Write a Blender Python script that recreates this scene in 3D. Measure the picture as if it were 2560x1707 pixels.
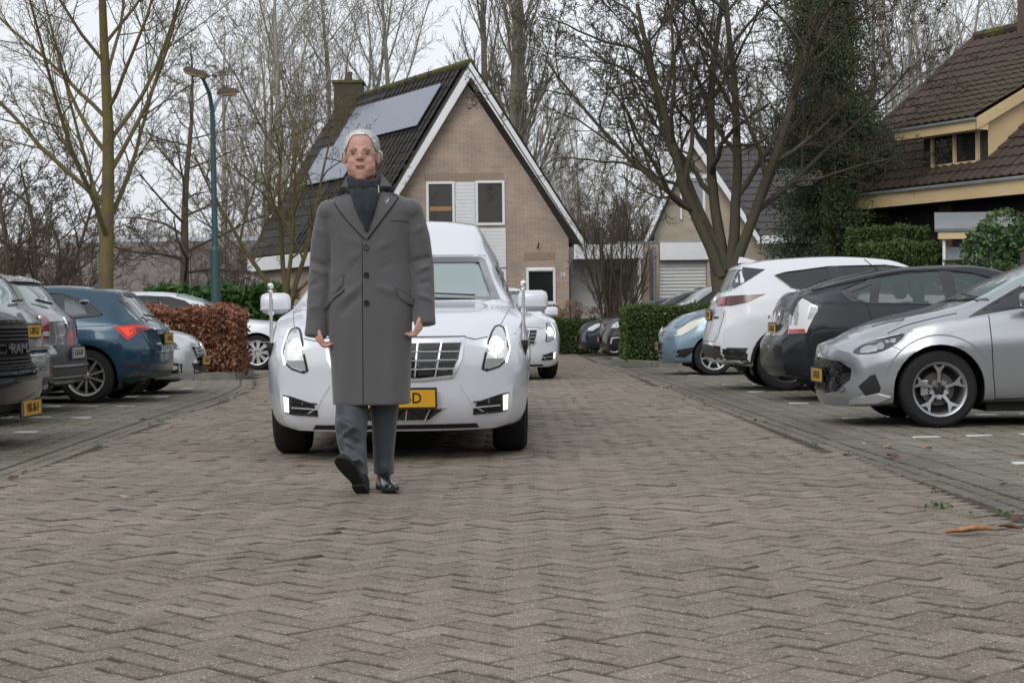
import bpy, bmesh, math, random
import numpy as np
from mathutils import Vector, Matrix
from mathutils.bvhtree import BVHTree
for _o in list(bpy.data.objects): bpy.data.objects.remove(_o)
S = bpy.context.scene
COL = S.collection
rad = math.radians
# ---------------------------------------------------------------- camera
CAM = Vector((0, 0, 0.90)); FPX = 4300.0
PITCH = math.atan(50.2/FPX); ROLL = rad(0.65)
_F = Vector((0, math.cos(PITCH), -math.sin(PITCH)))
_R0 = Vector((1, 0, 0)); _U0 = _R0.cross(_F)
_R = _R0*math.cos(ROLL) - _U0*math.sin(ROLL)
_U = _R0*math.sin(ROLL) + _U0*math.cos(ROLL)
cd = bpy.data.cameras.new('camera'); cam = bpy.data.objects.new('camera', cd); COL.objects.link(cam)
cd.sensor_width = 36.0; cd.lens = 36.0*FPX/2560.0; cd.clip_end = 2000; cd.clip_start = 0.1
cam.matrix_world = Matrix(((_R.x, _U.x, -_F.x, CAM.x), (_R.y, _U.y, -_F.y, CAM.y), (_R.z, _U.z, -_F.z, CAM.z), (0, 0, 0, 1)))
cd.dof.use_dof = True; cd.dof.focus_distance = 9.6; cd.dof.aperture_fstop = 20.0
S.camera = cam
# ---------------------------------------------------------------- sky, sun, exposure
W = bpy.data.worlds.new("World"); S.world = W; W.use_nodes = True
_n = W.node_tree.nodes; _l = W.node_tree.links; _n.clear()
_sky = _n.new('ShaderNodeTexSky'); _sky.sky_type = 'NISHITA'; _sky.sun_disc = False
_sky.sun_elevation = rad(38); _sky.sun_rotation = rad(200); _sky.dust_density = 4.0; _sky.air_density = 1.0
_hs = _n.new('ShaderNodeHueSaturation'); _hs.inputs['Saturation'].default_value = 0.25
_bg1 = _n.new('ShaderNodeBackground'); _bg1.inputs['Strength'].default_value = 0.05
_bg2 = _n.new('ShaderNodeBackground'); _bg2.inputs['Color'].default_value = (0.80, 0.835, 0.89, 1); _bg2.inputs['Strength'].default_value = 0.72
_tc = _n.new('ShaderNodeTexCoord'); _mp = _n.new('ShaderNodeMapping'); _mp.inputs['Scale'].default_value = (1, 1, 3.0)
_cn = _n.new('ShaderNodeTexNoise'); _cn.inputs['Scale'].default_value = 2.2; _cn.inputs['Detail'].default_value = 4
_cr = _n.new('ShaderNodeMapRange'); _cr.inputs['To Min'].default_value = 0.76; _cr.inputs['To Max'].default_value = 0.88
_ad = _n.new('ShaderNodeAddShader'); _wo = _n.new('ShaderNodeOutputWorld')
_l.new(_tc.outputs['Generated'], _mp.inputs[0]); _l.new(_mp.outputs[0], _cn.inputs['Vector']); _l.new(_cn.outputs[0], _cr.inputs[0]); _l.new(_cr.outputs[0], _bg2.inputs['Strength'])
_l.new(_sky.outputs[0], _hs.inputs['Color']); _l.new(_hs.outputs[0], _bg1.inputs['Color'])
_l.new(_bg1.outputs[0], _ad.inputs[0]); _l.new(_bg2.outputs[0], _ad.inputs[1]); _l.new(_ad.outputs[0], _wo.inputs[0])
sl = bpy.data.lights.new('sun', 'SUN'); sl.energy = 0.7; sl.angle = rad(35); sl.color = (1, 0.97, 0.93)
sun = bpy.data.objects.new('sun', sl); COL.objects.link(sun)
_az = rad(200); _el = rad(38)
_sd = Vector((math.sin(_az)*math.cos(_el), math.cos(_az)*math.cos(_el), math.sin(_el)))
sun.rotation_euler = _sd.to_track_quat('Z', 'Y').to_euler()
S.view_settings.view_transform = 'Standard'; S.view_settings.look = 'None'
S.view_settings.exposure = 0.05; S.view_settings.gamma = 1.0; S.view_settings.use_curve_mapping = False
S.render.engine = 'CYCLES'
S.cycles.max_bounces = 8; S.cycles.transparent_max_bounces = 16; S.cycles.glossy_bounces = 4; S.cycles.transmission_bounces = 6; S.cycles.diffuse_bounces = 3
S.cycles.use_denoising = True; S.cycles.sample_clamp_indirect = 6

def at(px, py, d):
    """the point seen at a pixel of the photograph, d metres in front of the camera"""
    v = _F + _R*((px-1280)/FPX) - _U*((py-853.5)/FPX)
    return CAM + v*(d/v.y)
def gnd(px, py, z=0.0):
    v = _F + _R*((px-1280)/FPX) - _U*((py-853.5)/FPX)
    return CAM + v*((z-CAM.z)/v.z)

# ---------------------------------------------------------------- materials
MATS = {}
def mat(name, col=(.5, .5, .5), rough=.6, metal=0., coat=0., spec=.5, noise=None, bump=None, emit=None, sheen=0., alpha=None, trans=0., ior=1.45, two=None):
    """principled material; noise=(scale, amount) varies the colour, bump=(scale, strength) the relief (object space)"""
    if name in MATS: return MATS[name]
    m = bpy.data.materials.new(name); m.use_nodes = True; nt = m.node_tree; N = nt.nodes; L = nt.links
    b = N['Principled BSDF']
    b.inputs['Base Color'].default_value = (*col, 1); b.inputs['Roughness'].default_value = rough
    b.inputs['Metallic'].default_value = metal; b.inputs['Coat Weight'].default_value = coat; b.inputs['Coat Roughness'].default_value = .04
    b.inputs['Specular IOR Level'].default_value = spec; b.inputs['IOR'].default_value = ior
    b.inputs['Sheen Weight'].default_value = sheen; b.inputs['Transmission Weight'].default_value = trans
    if emit: b.inputs['Emission Color'].default_value = (*emit[0], 1); b.inputs['Emission Strength'].default_value = emit[1]
    if alpha is not None: b.inputs['Alpha'].default_value = alpha
    if noise or bump:
        tc = N.new('ShaderNodeTexCoord')
    if noise:
        t = N.new('ShaderNodeTexNoise'); t.inputs['Scale'].default_value = noise[0]; t.inputs['Detail'].default_value = 6; t.inputs['Roughness'].default_value = .65
        L.new(tc.outputs['Object'], t.inputs['Vector'])
        r = N.new('ShaderNodeMapRange'); r.inputs['From Min'].default_value = .3; r.inputs['From Max'].default_value = .7
        r.inputs['To Min'].default_value = 1-noise[1]; r.inputs['To Max'].default_value = 1+noise[1]
        L.new(t.outputs[0], r.inputs[0])
        v = N.new('ShaderNodeVectorMath'); v.operation = 'SCALE'; v.inputs[0].default_value = col
        L.new(r.outputs[0], v.inputs['Scale']); L.new(v.outputs[0], b.inputs['Base Color'])
    if two:
        g = N.new('ShaderNodeNewGeometry'); mx = N.new('ShaderNodeMix'); mx.data_type = 'RGBA'
        mx.inputs[6].default_value = (*col, 1); mx.inputs[7].default_value = (*two, 1)
        L.new(g.outputs['Backfacing'], mx.inputs[0]); L.new(mx.outputs[2], b.inputs['Base Color'])
        iv = N.new('ShaderNodeMath'); iv.operation = 'SUBTRACT'; iv.inputs[0].default_value = 1; L.new(g.outputs['Backfacing'], iv.inputs[1])
        for k, base in (('Coat Weight', coat), ('Metallic', metal)):
            mm = N.new('ShaderNodeMath'); mm.operation = 'MULTIPLY'; mm.inputs[1].default_value = base; L.new(iv.outputs[0], mm.inputs[0]); L.new(mm.outputs[0], b.inputs[k])
    if bump:
        t = N.new('ShaderNodeTexNoise'); t.inputs['Scale'].default_value = bump[0]; t.inputs['Detail'].default_value = 4
        L.new(tc.outputs['Object'], t.inputs['Vector'])
        bp = N.new('ShaderNodeBump'); bp.inputs['Strength'].default_value = bump[1]; bp.inputs['Distance'].default_value = .01
        L.new(t.outputs[0], bp.inputs['Height']); L.new(bp.outputs[0], b.inputs['Normal'])
    MATS[name] = m
    return m

def link(ob, parent=None):
    COL.objects.link(ob)
    if parent: ob.parent = parent
    return ob
def thing(name, label, cat, loc=(0, 0, 0), rz=0., group=None, kind=None):
    o = bpy.data.objects.new(name, None); COL.objects.link(o); o.location = loc; o.rotation_euler = (0, 0, rz)
    o.empty_display_size = .2
    return tag(o, label, cat, group, kind)
def tag(o, label=None, cat=None, group=None, kind=None):
    if label: o['label'] = label
    if cat: o['category'] = cat
    if group: o['group'] = group
    if kind: o['kind'] = kind
    return o

class MB:
    """collects shapes that become one mesh"""
    def __init__(s): s.v = []; s.f = []; s.m = []; s.mats = []
    def mi(s, m):
        if m is None: return 0
        if m not in s.mats: s.mats.append(m)
        return s.mats.index(m)
    def add(s, vs, fs, m=None, M=None):
        k = len(s.v); i = s.mi(m)
        s.v += [tuple(M @ Vector(v)) if M is not None else tuple(v) for v in vs]
        s.f += [tuple(a+k for a in f) for f in fs]; s.m += [i]*len(fs)
        return s
    def box(s, a, b, m=None, M=None, bev=0.):
        x0, y0, z0 = a; x1, y1, z1 = b
        if bev <= 0:
            vs = [(x, y, z) for z in (z0, z1) for y in (y0, y1) for x in (x0, x1)]
            fs = [(0, 2, 3, 1), (4, 5, 7, 6), (0, 1, 5, 4), (2, 6, 7, 3), (0, 4, 6, 2), (1, 3, 7, 5)]
            return s.add(vs, fs, m, M)
        bm = bmesh.new(); bmesh.ops.create_cube(bm, size=1)
        for v in bm.verts: v.co = Vector(((x0+x1)/2+v.co.x*(x1-x0), (y0+y1)/2+v.co.y*(y1-y0), (z0+z1)/2+v.co.z*(z1-z0)))
        bmesh.ops.bevel(bm, geom=bm.edges[:], offset=bev, segments=2, affect='EDGES', profile=.5)
        return s.bm(bm, m, M)
    def bm(s, bm, m=None, M=None):
        bm.verts.index_update()
        s.add([v.co[:] for v in bm.verts], [[v.index for v in f.verts] for f in bm.faces], m, M); bm.free(); return s
    def tube(s, pts, r, n=8, m=None, M=None, caps=True):
        pts = [Vector(p) for p in pts]; rs = r if isinstance(r, (list, tuple)) else [r]*len(pts)
        rings = []; prev = None
        for i, p in enumerate(pts):
            t = (pts[min(i+1, len(pts)-1)]-pts[max(i-1, 0)]).normalized()
            if prev is None: prev = t.orthogonal().normalized()
            a = (prev - t*prev.dot(t)).normalized(); b = t.cross(a); prev = a
            rings.append([p+(a*math.cos(q)+b*math.sin(q))*rs[i] for q in [2*math.pi*k/n for k in range(n)]])
        return s.loft(rings, m, M, caps)
    def loft(s, rings, m=None, M=None, caps=True, closed=True):
        n = len(rings[0]); vs = [p for r in rings for p in r]; fs = []
        for i in range(len(rings)-1):
            for k in range(n if closed else n-1):
                a, b = i*n+k, i*n+(k+1) % n
                fs.append((a, b, b+n, a+n))
        if caps: fs.append(tuple(range(n-1, -1, -1))); fs.append(tuple(range((len(rings)-1)*n, len(rings)*n)))
        return s.add(vs, fs, m, M)
    def lathe(s, prof, n=24, m=None, M=None, axis='y'):
        """prof: (radius, position along axis)"""
        rings = []
        for r, h in prof:
            rings.append([((r*math.cos(q), h, r*math.sin(q)) if axis == 'y' else (r*math.cos(q), r*math.sin(q), h)) for q in [2*math.pi*k/n for k in range(n)]])
        return s.loft(rings, m, M, caps=False)
    def prism(s, poly, h0, h1, m=None, M=None, plane='xz'):
        """polygon extruded along the third axis"""
        f = {'xz': lambda a, b, h: (a, h, b), 'xy': lambda a, b, h: (a, b, h), 'yz': lambda a, b, h: (h, a, b)}[plane]
        n = len(poly); vs = [f(a, b, h0) for a, b in poly]+[f(a, b, h1) for a, b in poly]
        fs = [tuple(range(n)), tuple(range(2*n-1, n-1, -1))]+[(i, (i+1) % n, n+(i+1) % n, n+i)[::-1] for i in range(n)]
        return s.add(vs, fs, m, M)
    def ball(s, c, r, m=None, nu=14, nv=10):
        r = r if isinstance(r, (tuple, list)) else (r, r, r); rings = []
        for j in range(nv+1):
            t = math.pi*j/nv; t = min(max(t, .02), math.pi-.02)
            rings.append([(c[0]+r[0]*math.sin(t)*math.cos(q), c[1]+r[1]*math.sin(t)*math.sin(q), c[2]-r[2]*math.cos(t)) for q in [2*math.pi*k/nu for k in range(nu)]])
        return s.loft(rings, m)
    def mesh(s, name, material=None, smooth=False, fix=True):
        me = bpy.data.meshes.new(name); me.from_pydata(s.v, [], s.f); me.update()
        if s.mats:
            for q in s.mats: me.materials.append(q)
            me.polygons.foreach_set('material_index', s.m)
        elif material: me.materials.append(material)
        if fix:
            bm = bmesh.new(); bm.from_mesh(me); bmesh.ops.recalc_face_normals(bm, faces=bm.faces); bm.to_mesh(me); bm.free()
        if smooth: smooth_mesh(me, smooth if smooth is not True else 40)
        return me
    def build(s, name, material=None, parent=None, smooth=False, loc=None, fix=True):
        o = bpy.data.objects.new(name, s.mesh(name, material, smooth, fix)); link(o, parent)
        if loc is not None: o.location = loc
        return o
def smooth_mesh(me, ang=40):
    me.polygons.foreach_set('use_smooth', [True]*len(me.polygons)); me.set_sharp_from_angle(angle=rad(ang))
def np_mesh(name, V, F, material=None, smooth=False, attrs=None, edge=None):
    """fast mesh from numpy arrays; F is (n,3) or (n,4)"""
    me = bpy.data.meshes.new(name); V = np.asarray(V, dtype=np.float32); F = np.asarray(F, dtype=np.int32); k = F.shape[1]
    me.vertices.add(len(V)); me.vertices.foreach_set('co', V.ravel())
    me.loops.add(F.size); me.loops.foreach_set('vertex_index', F.ravel())
    me.polygons.add(len(F)); me.polygons.foreach_set('loop_start', np.arange(0, F.size, k, dtype=np.int32))
    if smooth: me.polygons.foreach_set('use_smooth', np.ones(len(F), dtype=bool))
    me.update(calc_edges=True)
    if material: me.materials.append(material)
    if attrs is not None:
        a = me.attributes.new('rnd', 'FLOAT', 'POINT'); a.data.foreach_set('value', np.asarray(attrs, dtype=np.float32))
    if edge is not None:
        a = me.attributes.new('edge', 'FLOAT', 'POINT'); a.data.foreach_set('value', np.asarray(edge, dtype=np.float32))
    return me
def copy_tree(o, parent=None):
    c = o.copy(); COL.objects.link(c); c.parent = parent
    for ch in [q for q in o.children]: copy_tree(ch, c)
    return c
def pchip(xs, ys):
    """monotone cubic through the points"""
    n = len(xs); h = [xs[i+1]-xs[i] for i in range(n-1)]; d = [(ys[i+1]-ys[i])/h[i] for i in range(n-1)]
    m = [d[0]]+[0]*(n-2)+[d[-1]]
    for i in range(1, n-1):
        if d[i-1]*d[i] > 0:
            w1 = 2*h[i]+h[i-1]; w2 = h[i]+2*h[i-1]; m[i] = (w1+w2)/(w1/d[i-1]+w2/d[i])
    def f(x):
        if x <= xs[0]: return ys[0]
        if x >= xs[-1]: return ys[-1]
        i = 0
        while x > xs[i+1]: i += 1
        t = (x-xs[i])/h[i]; t2 = t*t; t3 = t2*t
        return (2*t3-3*t2+1)*ys[i]+(t3-2*t2+t)*h[i]*m[i]+(-2*t3+3*t2)*ys[i+1]+(t3-t2)*h[i]*m[i+1]
    return f
def pc(pts): return pchip([p[0] for p in pts], [p[1] for p in pts])
def text(body, size, material, parent, loc, rot, name='lettering', sx=1., ext=.001):
    cu = bpy.data.curves.new(name, 'FONT'); cu.body = body; cu.size = size; cu.extrude = ext; cu.align_x = 'CENTER'; cu.align_y = 'CENTER'
    cu.offset = size*.012
    tmp = bpy.data.objects.new(name, cu); me = bpy.data.meshes.new_from_object(tmp); bpy.data.objects.remove(tmp); bpy.data.curves.remove(cu)
    me.materials.clear(); me.materials.append(material); o = bpy.data.objects.new(name, me); link(o, parent)
    o.location = loc; o.rotation_euler = rot; o.scale = (sx, 1, 1)
    return o
# ---------------------------------------------------------------- ground, road, parking bays
def soil_mat():
    m = mat('soil_and_grass', (.05, .05, .03), .95)
    nt = m.node_tree; N = nt.nodes; L = nt.links; b = N['Principled BSDF']
    g = N.new('ShaderNodeNewGeometry'); t = N.new('ShaderNodeTexNoise'); t.inputs['Scale'].default_value = .8; t.inputs['Detail'].default_value = 8
    L.new(g.outputs['Position'], t.inputs['Vector'])
    r = N.new('ShaderNodeValToRGB'); r.color_ramp.elements[0].position = .38; r.color_ramp.elements[0].color = (.05, .042, .03, 1)
    r.color_ramp.elements[1].position = .6; r.color_ramp.elements[1].color = (.05, .065, .025, 1)
    L.new(t.outputs[0], r.inputs[0]); L.new(r.outputs[0], b.inputs['Base Color'])
    return m
def paver_mat(name, dark, light, moss, mossy, stain=None):
    m = bpy.data.materials.new(name); m.use_nodes = True; nt = m.node_tree; N = nt.nodes; L = nt.links; b = N['Principled BSDF']
    b.inputs['Roughness'].default_value = .74; b.inputs['Specular IOR Level'].default_value = .35
    g = N.new('ShaderNodeNewGeometry'); at_ = N.new('ShaderNodeAttribute'); at_.attribute_name = 'rnd'; oi = N.new('ShaderNodeObjectInfo')
    s = N.new('ShaderNodeMath'); s.operation = 'ADD'; L.new(at_.outputs['Fac'], s.inputs[0]); L.new(oi.outputs['Random'], s.inputs[1])
    fr = N.new('ShaderNodeMath'); fr.operation = 'FRACT'; L.new(s.outputs[0], fr.inputs[0])
    r = N.new('ShaderNodeMix'); r.data_type = 'RGBA'; r.inputs[6].default_value = (*dark, 1); r.inputs[7].default_value = (*light, 1); L.new(fr.outputs[0], r.inputs[0])
    def noise(scale, det=4, rgh=.6):
        t = N.new('ShaderNodeTexNoise'); t.inputs['Scale'].default_value = scale; t.inputs['Detail'].default_value = det; t.inputs['Roughness'].default_value = rgh
        L.new(g.outputs['Position'], t.inputs['Vector']); return t.outputs[0]
    def rng(src, a, b_, c, d):
        q = N.new('ShaderNodeMapRange'); L.new(src, q.inputs[0])
        for k, v in zip(('From Min', 'From Max', 'To Min', 'To Max'), (a, b_, c, d)): q.inputs[k].default_value = v
        return q.outputs[0]
    def mix(fac, c1, col):
        q = N.new('ShaderNodeMix'); q.data_type = 'RGBA'; L.new(fac, q.inputs[0]); L.new(c1, q.inputs[6]); q.inputs[7].default_value = (*col, 1); return q.outputs[2]
    def mul(c1, fac):
        q = N.new('ShaderNodeVectorMath'); q.operation = 'SCALE'; L.new(c1, q.inputs[0]); L.new(fac, q.inputs['Scale']); return q.outputs[0]
    c = mix(rng(noise(.55, 5), .42, .66, 0, mossy), r.outputs[2], moss)
    c = mul(c, rng(noise(.35, 3), .3, .7, .80, 1.18))
    c = mul(c, rng(noise(70, 3, .7), .3, .7, .68, 1.32))
    vo = N.new('ShaderNodeTexVoronoi'); vo.inputs['Scale'].default_value = 120; L.new(g.outputs['Position'], vo.inputs['Vector'])
    sp = rng(vo.outputs['Distance'], .20, .34, 1, 0)
    cc = N.new('ShaderNodeSeparateColor'); L.new(vo.outputs['Color'], cc.inputs[0])
    pick = rng(cc.outputs[0], .50, .56, 0, .9)
    mm = N.new('ShaderNodeMath'); mm.operation = 'MULTIPLY'; L.new(sp, mm.inputs[0]); L.new(pick, mm.inputs[1])
    c = mix(mm.outputs[0], c, (.62, .58, .54))
    c = mul(c, rng(noise(4.5, 4), .3, .7, .90, 1.10))
    if stain:   # damp dirt band along the gutter, in world metres (x of the edge, width)
        sx = N.new('ShaderNodeSeparateXYZ'); L.new(g.outputs['Position'], sx.inputs[0])
        for x0, w, amt in stain:
            d = N.new('ShaderNodeMath'); d.operation = 'SUBTRACT'; d.inputs[1].default_value = x0; L.new(sx.outputs[0], d.inputs[0])
            a = N.new('ShaderNodeMath'); a.operation = 'ABSOLUTE'; L.new(d.outputs[0], a.inputs[0])
            w_ = N.new('ShaderNodeMath'); w_.operation = 'ADD'; L.new(a.outputs[0], w_.inputs[0]); L.new(rng(noise(1.3, 4), .3, .7, -w*.6, w*.6), w_.inputs[1])
            c = mul(c, rng(w_.outputs[0], w*.2, w*1.2, amt, 1))
    ea = N.new('ShaderNodeAttribute'); ea.attribute_name = 'edge'; c = mix(rng(ea.outputs['Fac'], .1, 1., 0, .66), c, (.058, .052, .032))
    L.new(c, b.inputs['Base Color'])
    bp = N.new('ShaderNodeBump'); bp.inputs['Strength'].default_value = .6; bp.inputs['Distance'].default_value = .003
    L.new(noise(150, 5, .7), bp.inputs['Height']); L.new(bp.outputs[0], b.inputs['Normal'])
    return m
EDGE_R = 2.12
left_edge = pc([(-2, -2.6), (5, -2.8), (10.1, -3.0), (16.5, -3.3), (21, -3.45), (24.5, -3.7), (28, -4.2), (33, -4.7), (60, -4.7)])
right_edge = pc([(-2, 2.3), (8, 2.27), (12, 2.15), (22, 2.03), (33, 1.9), (60, 1.7)])
M_road = paver_mat('road_brick', (.176, .140, .107), (.240, .199, .158), (.150, .14, .09), .25)
M_park = paver_mat('parking_brick', (.150, .134, .104), (.200, .180, .144), (.110, .115, .065), .7, stain=((2.40, .32, .74), (-3.60, .34, .78)))
M_joint = mat('joint_sand', (.048, .046, .026), .95, noise=(2.5, .6))
M_line = mat('white_paver', (.62, .62, .58), .7, noise=(20, .18))
BT = np.array([(-1, -1), (1, -1), (1, 1), (-1, 1)], dtype=float)
def EDG(V): return np.tile(np.array([1.]*8+[0.]*4), len(V)//12)
def brick_arrays(cx, cy, ang, L_, W_, rs, zj=.0022, gap=.006, h=.05, zoff=0.):
    """many bevelled bricks as arrays"""
    n = len(cx); a = (L_-gap)/2; b = (W_-gap)/2; bv = .0085
    tpl = []
    for z, ins in ((-h, 0), (-.0045, 0), (0, bv)):
        for sx, sy in BT: tpl.append((sx*(a-ins), sy*(b-ins), z))
    T = np.array(tpl)
    ca, sa = np.cos(ang)[:, None], np.sin(ang)[:, None]
    X = T[None, :, 0]*ca - T[None, :, 1]*sa + cx[:, None]
    Y = T[None, :, 0]*sa + T[None, :, 1]*ca + cy[:, None]
    tx = rs.normal(0, .012, n)[:, None]; ty = rs.normal(0, .012, n)[:, None]; dz = (rs.normal(0, zj, n)+zoff)[:, None]
    Z = T[None, :, 2] + dz + tx*(X-cx[:, None]) + ty*(Y-cy[:, None])
    V = np.stack([X, Y, Z], -1).reshape(-1, 3)
    f = [(0, 1, 5, 4), (1, 2, 6, 5), (2, 3, 7, 6), (3, 0, 4, 7), (4, 5, 9, 8), (5, 6, 10, 9), (6, 7, 11, 10), (7, 4, 8, 11), (8, 9, 10, 11)]
    F = (np.array(f)[None]+(np.arange(n)*12)[:, None, None]).reshape(-1, 4)
    return V, F, np.repeat(rs.random(n), 12)
def build_ground():
    rs = np.random.RandomState(4)
    g = MB(); g.add([(-400, -20, -.075), (400, -20, -.075), (400, 900, -.075), (-400, 900, -.075)], [(0, 1, 2, 3)])
    tag(g.build('ground', soil_mat()), kind='structure')
    j = MB(); j.add([(-30, -3, -.014), (14, -3, -.014), (14, 47, -.014), (-30, 47, -.014)], [(0, 1, 2, 3)])
    road = tag(j.build('road', M_joint), kind='structure')
    # herringbone at 45 degrees
    w = .105; cs = []
    c45 = math.cos(math.pi/4)
    for m_ in range(-160, 160):
        for k in range(-330, 520):
            for hor in (0, 1):
                x, y = (k+2*m_), (k-2*m_)
                if hor: p = (x+1, y+.5)
                else: p = (x+.5, y+2)
                X = (p[0]-p[1])*c45*w; Y = (p[0]+p[1])*c45*w
                if Y < 2.0 or Y > 47 or X < -14 or X > 3: continue
                cs.append((X, Y, math.pi/4 if hor else 3*math.pi/4))
    A = np.array(cs)
    le = np.array([left_edge(v) for v in np.linspace(0, 60, 601)]); re_ = np.array([right_edge(v) for v in np.linspace(0, 60, 601)])
    idx = np.clip((A[:, 1]*10).astype(int), 0, 600)
    side = (A[:, 1] > 29.6)   # the side street that comes in from the left behind the beech hedge
    lim = np.where(side, -14, le[idx])
    ok = (A[:, 0] > lim+.05) & (A[:, 0] < re_[idx]-.05)
    A = A[ok]
    # the nearest three hundred in view are bricks of their own
    inv = (np.abs(A[:, 0]) < A[:, 1]*.3+.1) & (A[:, 1] > 4.15)
    order = np.argsort(np.where(inv, A[:, 1], 1e9)); near = order[:300]
    mask = np.ones(len(A), bool); mask[near] = False
    V, F, R_ = brick_arrays(A[mask, 0], A[mask, 1], A[mask, 2], .21, .105, rs)
    o = bpy.data.objects.new('paving_bricks', np_mesh('paving_bricks', V, F, M_road, attrs=R_, edge=EDG(V))); link(o, road); o['kind'] = 'stuff'
    V, F, R_ = brick_arrays(np.zeros(1), np.zeros(1), np.zeros(1), .21, .105, rs, zj=0)
    T = V.copy(); me = np_mesh('brick', V, F, M_road, edge=EDG(V))
    for i in near:
        b = bpy.data.objects.new('brick', me); b.parent = road; COL.objects.link(b)
        b.location = (A[i, 0], A[i, 1], rs.normal(0, .0018)); b.rotation_euler = (rs.normal(0, .008), rs.normal(0, .008), A[i, 2]+rs.normal(0, .006))
    # a few bricks that stand proud, as the dark steps in the photograph show
    # border courses and parking pavers
    bx, by, ba = [], [], []
    y = 3.0
    while y < 46:
        for k in range(2):
            bx.append(right_edge(y)+.06+.108*k); by.append(y+(.1 if k else 0)); ba.append(math.pi/2)
            if y < 28.3: bx.append(left_edge(y)-.06-.108*k); by.append(y+(.1 if k else 0)); ba.append(math.pi/2+.02)
        y += .212
    V, F, R_ = brick_arrays(np.array(bx), np.array(by), np.array(ba), .21, .105, rs, zj=.001, zoff=-.006)
    o = bpy.data.objects.new('border_bricks', np_mesh('border_bricks', V, F, M_park, attrs=R_, edge=EDG(V))); link(o, road); o['kind'] = 'stuff'
    px, py, pa = [], [], []
    RL = [10.45, 12.7, 15.3, 18.1, 21.1, 23.4, 27.6]; LL = [12.4, 14.6, 16.8, 19.0, 21.6, 24.2]
    white = []
    for side_, lines, x0, n in ((1, RL, 2.35, 27), (-1, LL, -3.55, 30)):
        for c in range(n):
            off = .0525*(c % 2)
            y = 3.0+off
            while y < (46 if side_ > 0 else 28):
                e = (right_edge(y)+.222 if side_ > 0 else left_edge(y)-.222)
                X = e + side_*(.105+.212*c); Yp = y + (.22 if side_ > 0 else .30)*(.212*c)
                if not (32.4 < Yp < 36.4 and side_ > 0) and abs(X) < Yp*.33+1 and (side_ > 0 or Yp < 28):
                    isl = False
                    for ln in lines:
                        if abs(y-ln) < .0535 and c % 2 == 1 and c > (1 if side_ > 0 else 2): isl = True
                    if isl: white.append((X, Yp, side_))
                    else: px.append(X); py.append(Yp); pa.append(math.atan(.22)*.7 if side_ > 0 else -math.atan(.30)*.7)
                y += .1065
    V, F, R_ = brick_arrays(np.array(px), np.array(py), np.array(pa), .21, .105, rs, zj=.0015)
    o = bpy.data.objects.new('parking_bricks', np_mesh('parking_bricks', V, F, M_park, attrs=R_, edge=EDG(V))); link(o, road); o['kind'] = 'stuff'
    V, F, R_ = brick_arrays(np.zeros(1), np.zeros(1), np.zeros(1), .21, .105, rs, zj=0)
    me = np_mesh('white_brick', V, F, M_line)
    for X, Y, sd in white:
        if abs(X) > Y*.31: continue
        b = bpy.data.objects.new('white_brick', me); b.parent = road; COL.objects.link(b); b.location = (X, Y, .002); b.rotation_euler = (0, 0, (math.atan(.22)*.7 if sd > 0 else -math.atan(.30)*.7)+rs.normal(0, .01))
    # kerbs
    M_kerb = mat('kerb_concrete', (.19, .18, .155), .85, noise=(6, .3), bump=(60, .4))
    def kerb(pts, lab, fill=None):
        t = tag(thing('kerb', lab, 'kerb'))
        L_ = [Vector((p[0], p[1], 0)) for p in pts]
        for a, b in zip(L_[:-1], L_[1:]):
            n_ = max(1, round((b-a).length/1.0)); d = (b-a)/n_; ang = math.atan2(d.y, d.x)
            for k in range(n_):
                p = a+d*k; q = MB(); q.box((.004, -.06, -.1), (d.length-.004, .06, .115), bev=.012)
                o = q.build('kerbstone', M_kerb, t); o.location = p; o.rotation_euler = (0, 0, ang)
        return t
    kerb([(13.0, 32.6), (2.75, 32.6), (2.15, 34.6), (2.15, 36.3)], 'grey concrete kerb round the square box hedge at the parking bays')
    kerb([(-14, 28.05), (-5.2, 28.05), (-4.6, 28.5), (-4.6, 30.2)], 'mossy concrete kerb under the brown beech hedge')
    s = MB(); s.prism([(2.8, 32.66), (13, 32.66), (13, 36.4), (2.2, 36.4), (2.2, 34.6)], -.05, .085, plane='xy')
    s.prism([(-14, 28.1), (-5.2, 28.1), (-4.65, 28.55), (-4.65, 30.2), (-14, 30.2)], -.05, .085, plane='xy')
    tag(s.build('planting_bed', mat('bed_soil', (.06, .045, .03), .95, noise=(8, .4), bump=(30, 1))), kind='structure')
build_ground()
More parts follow.
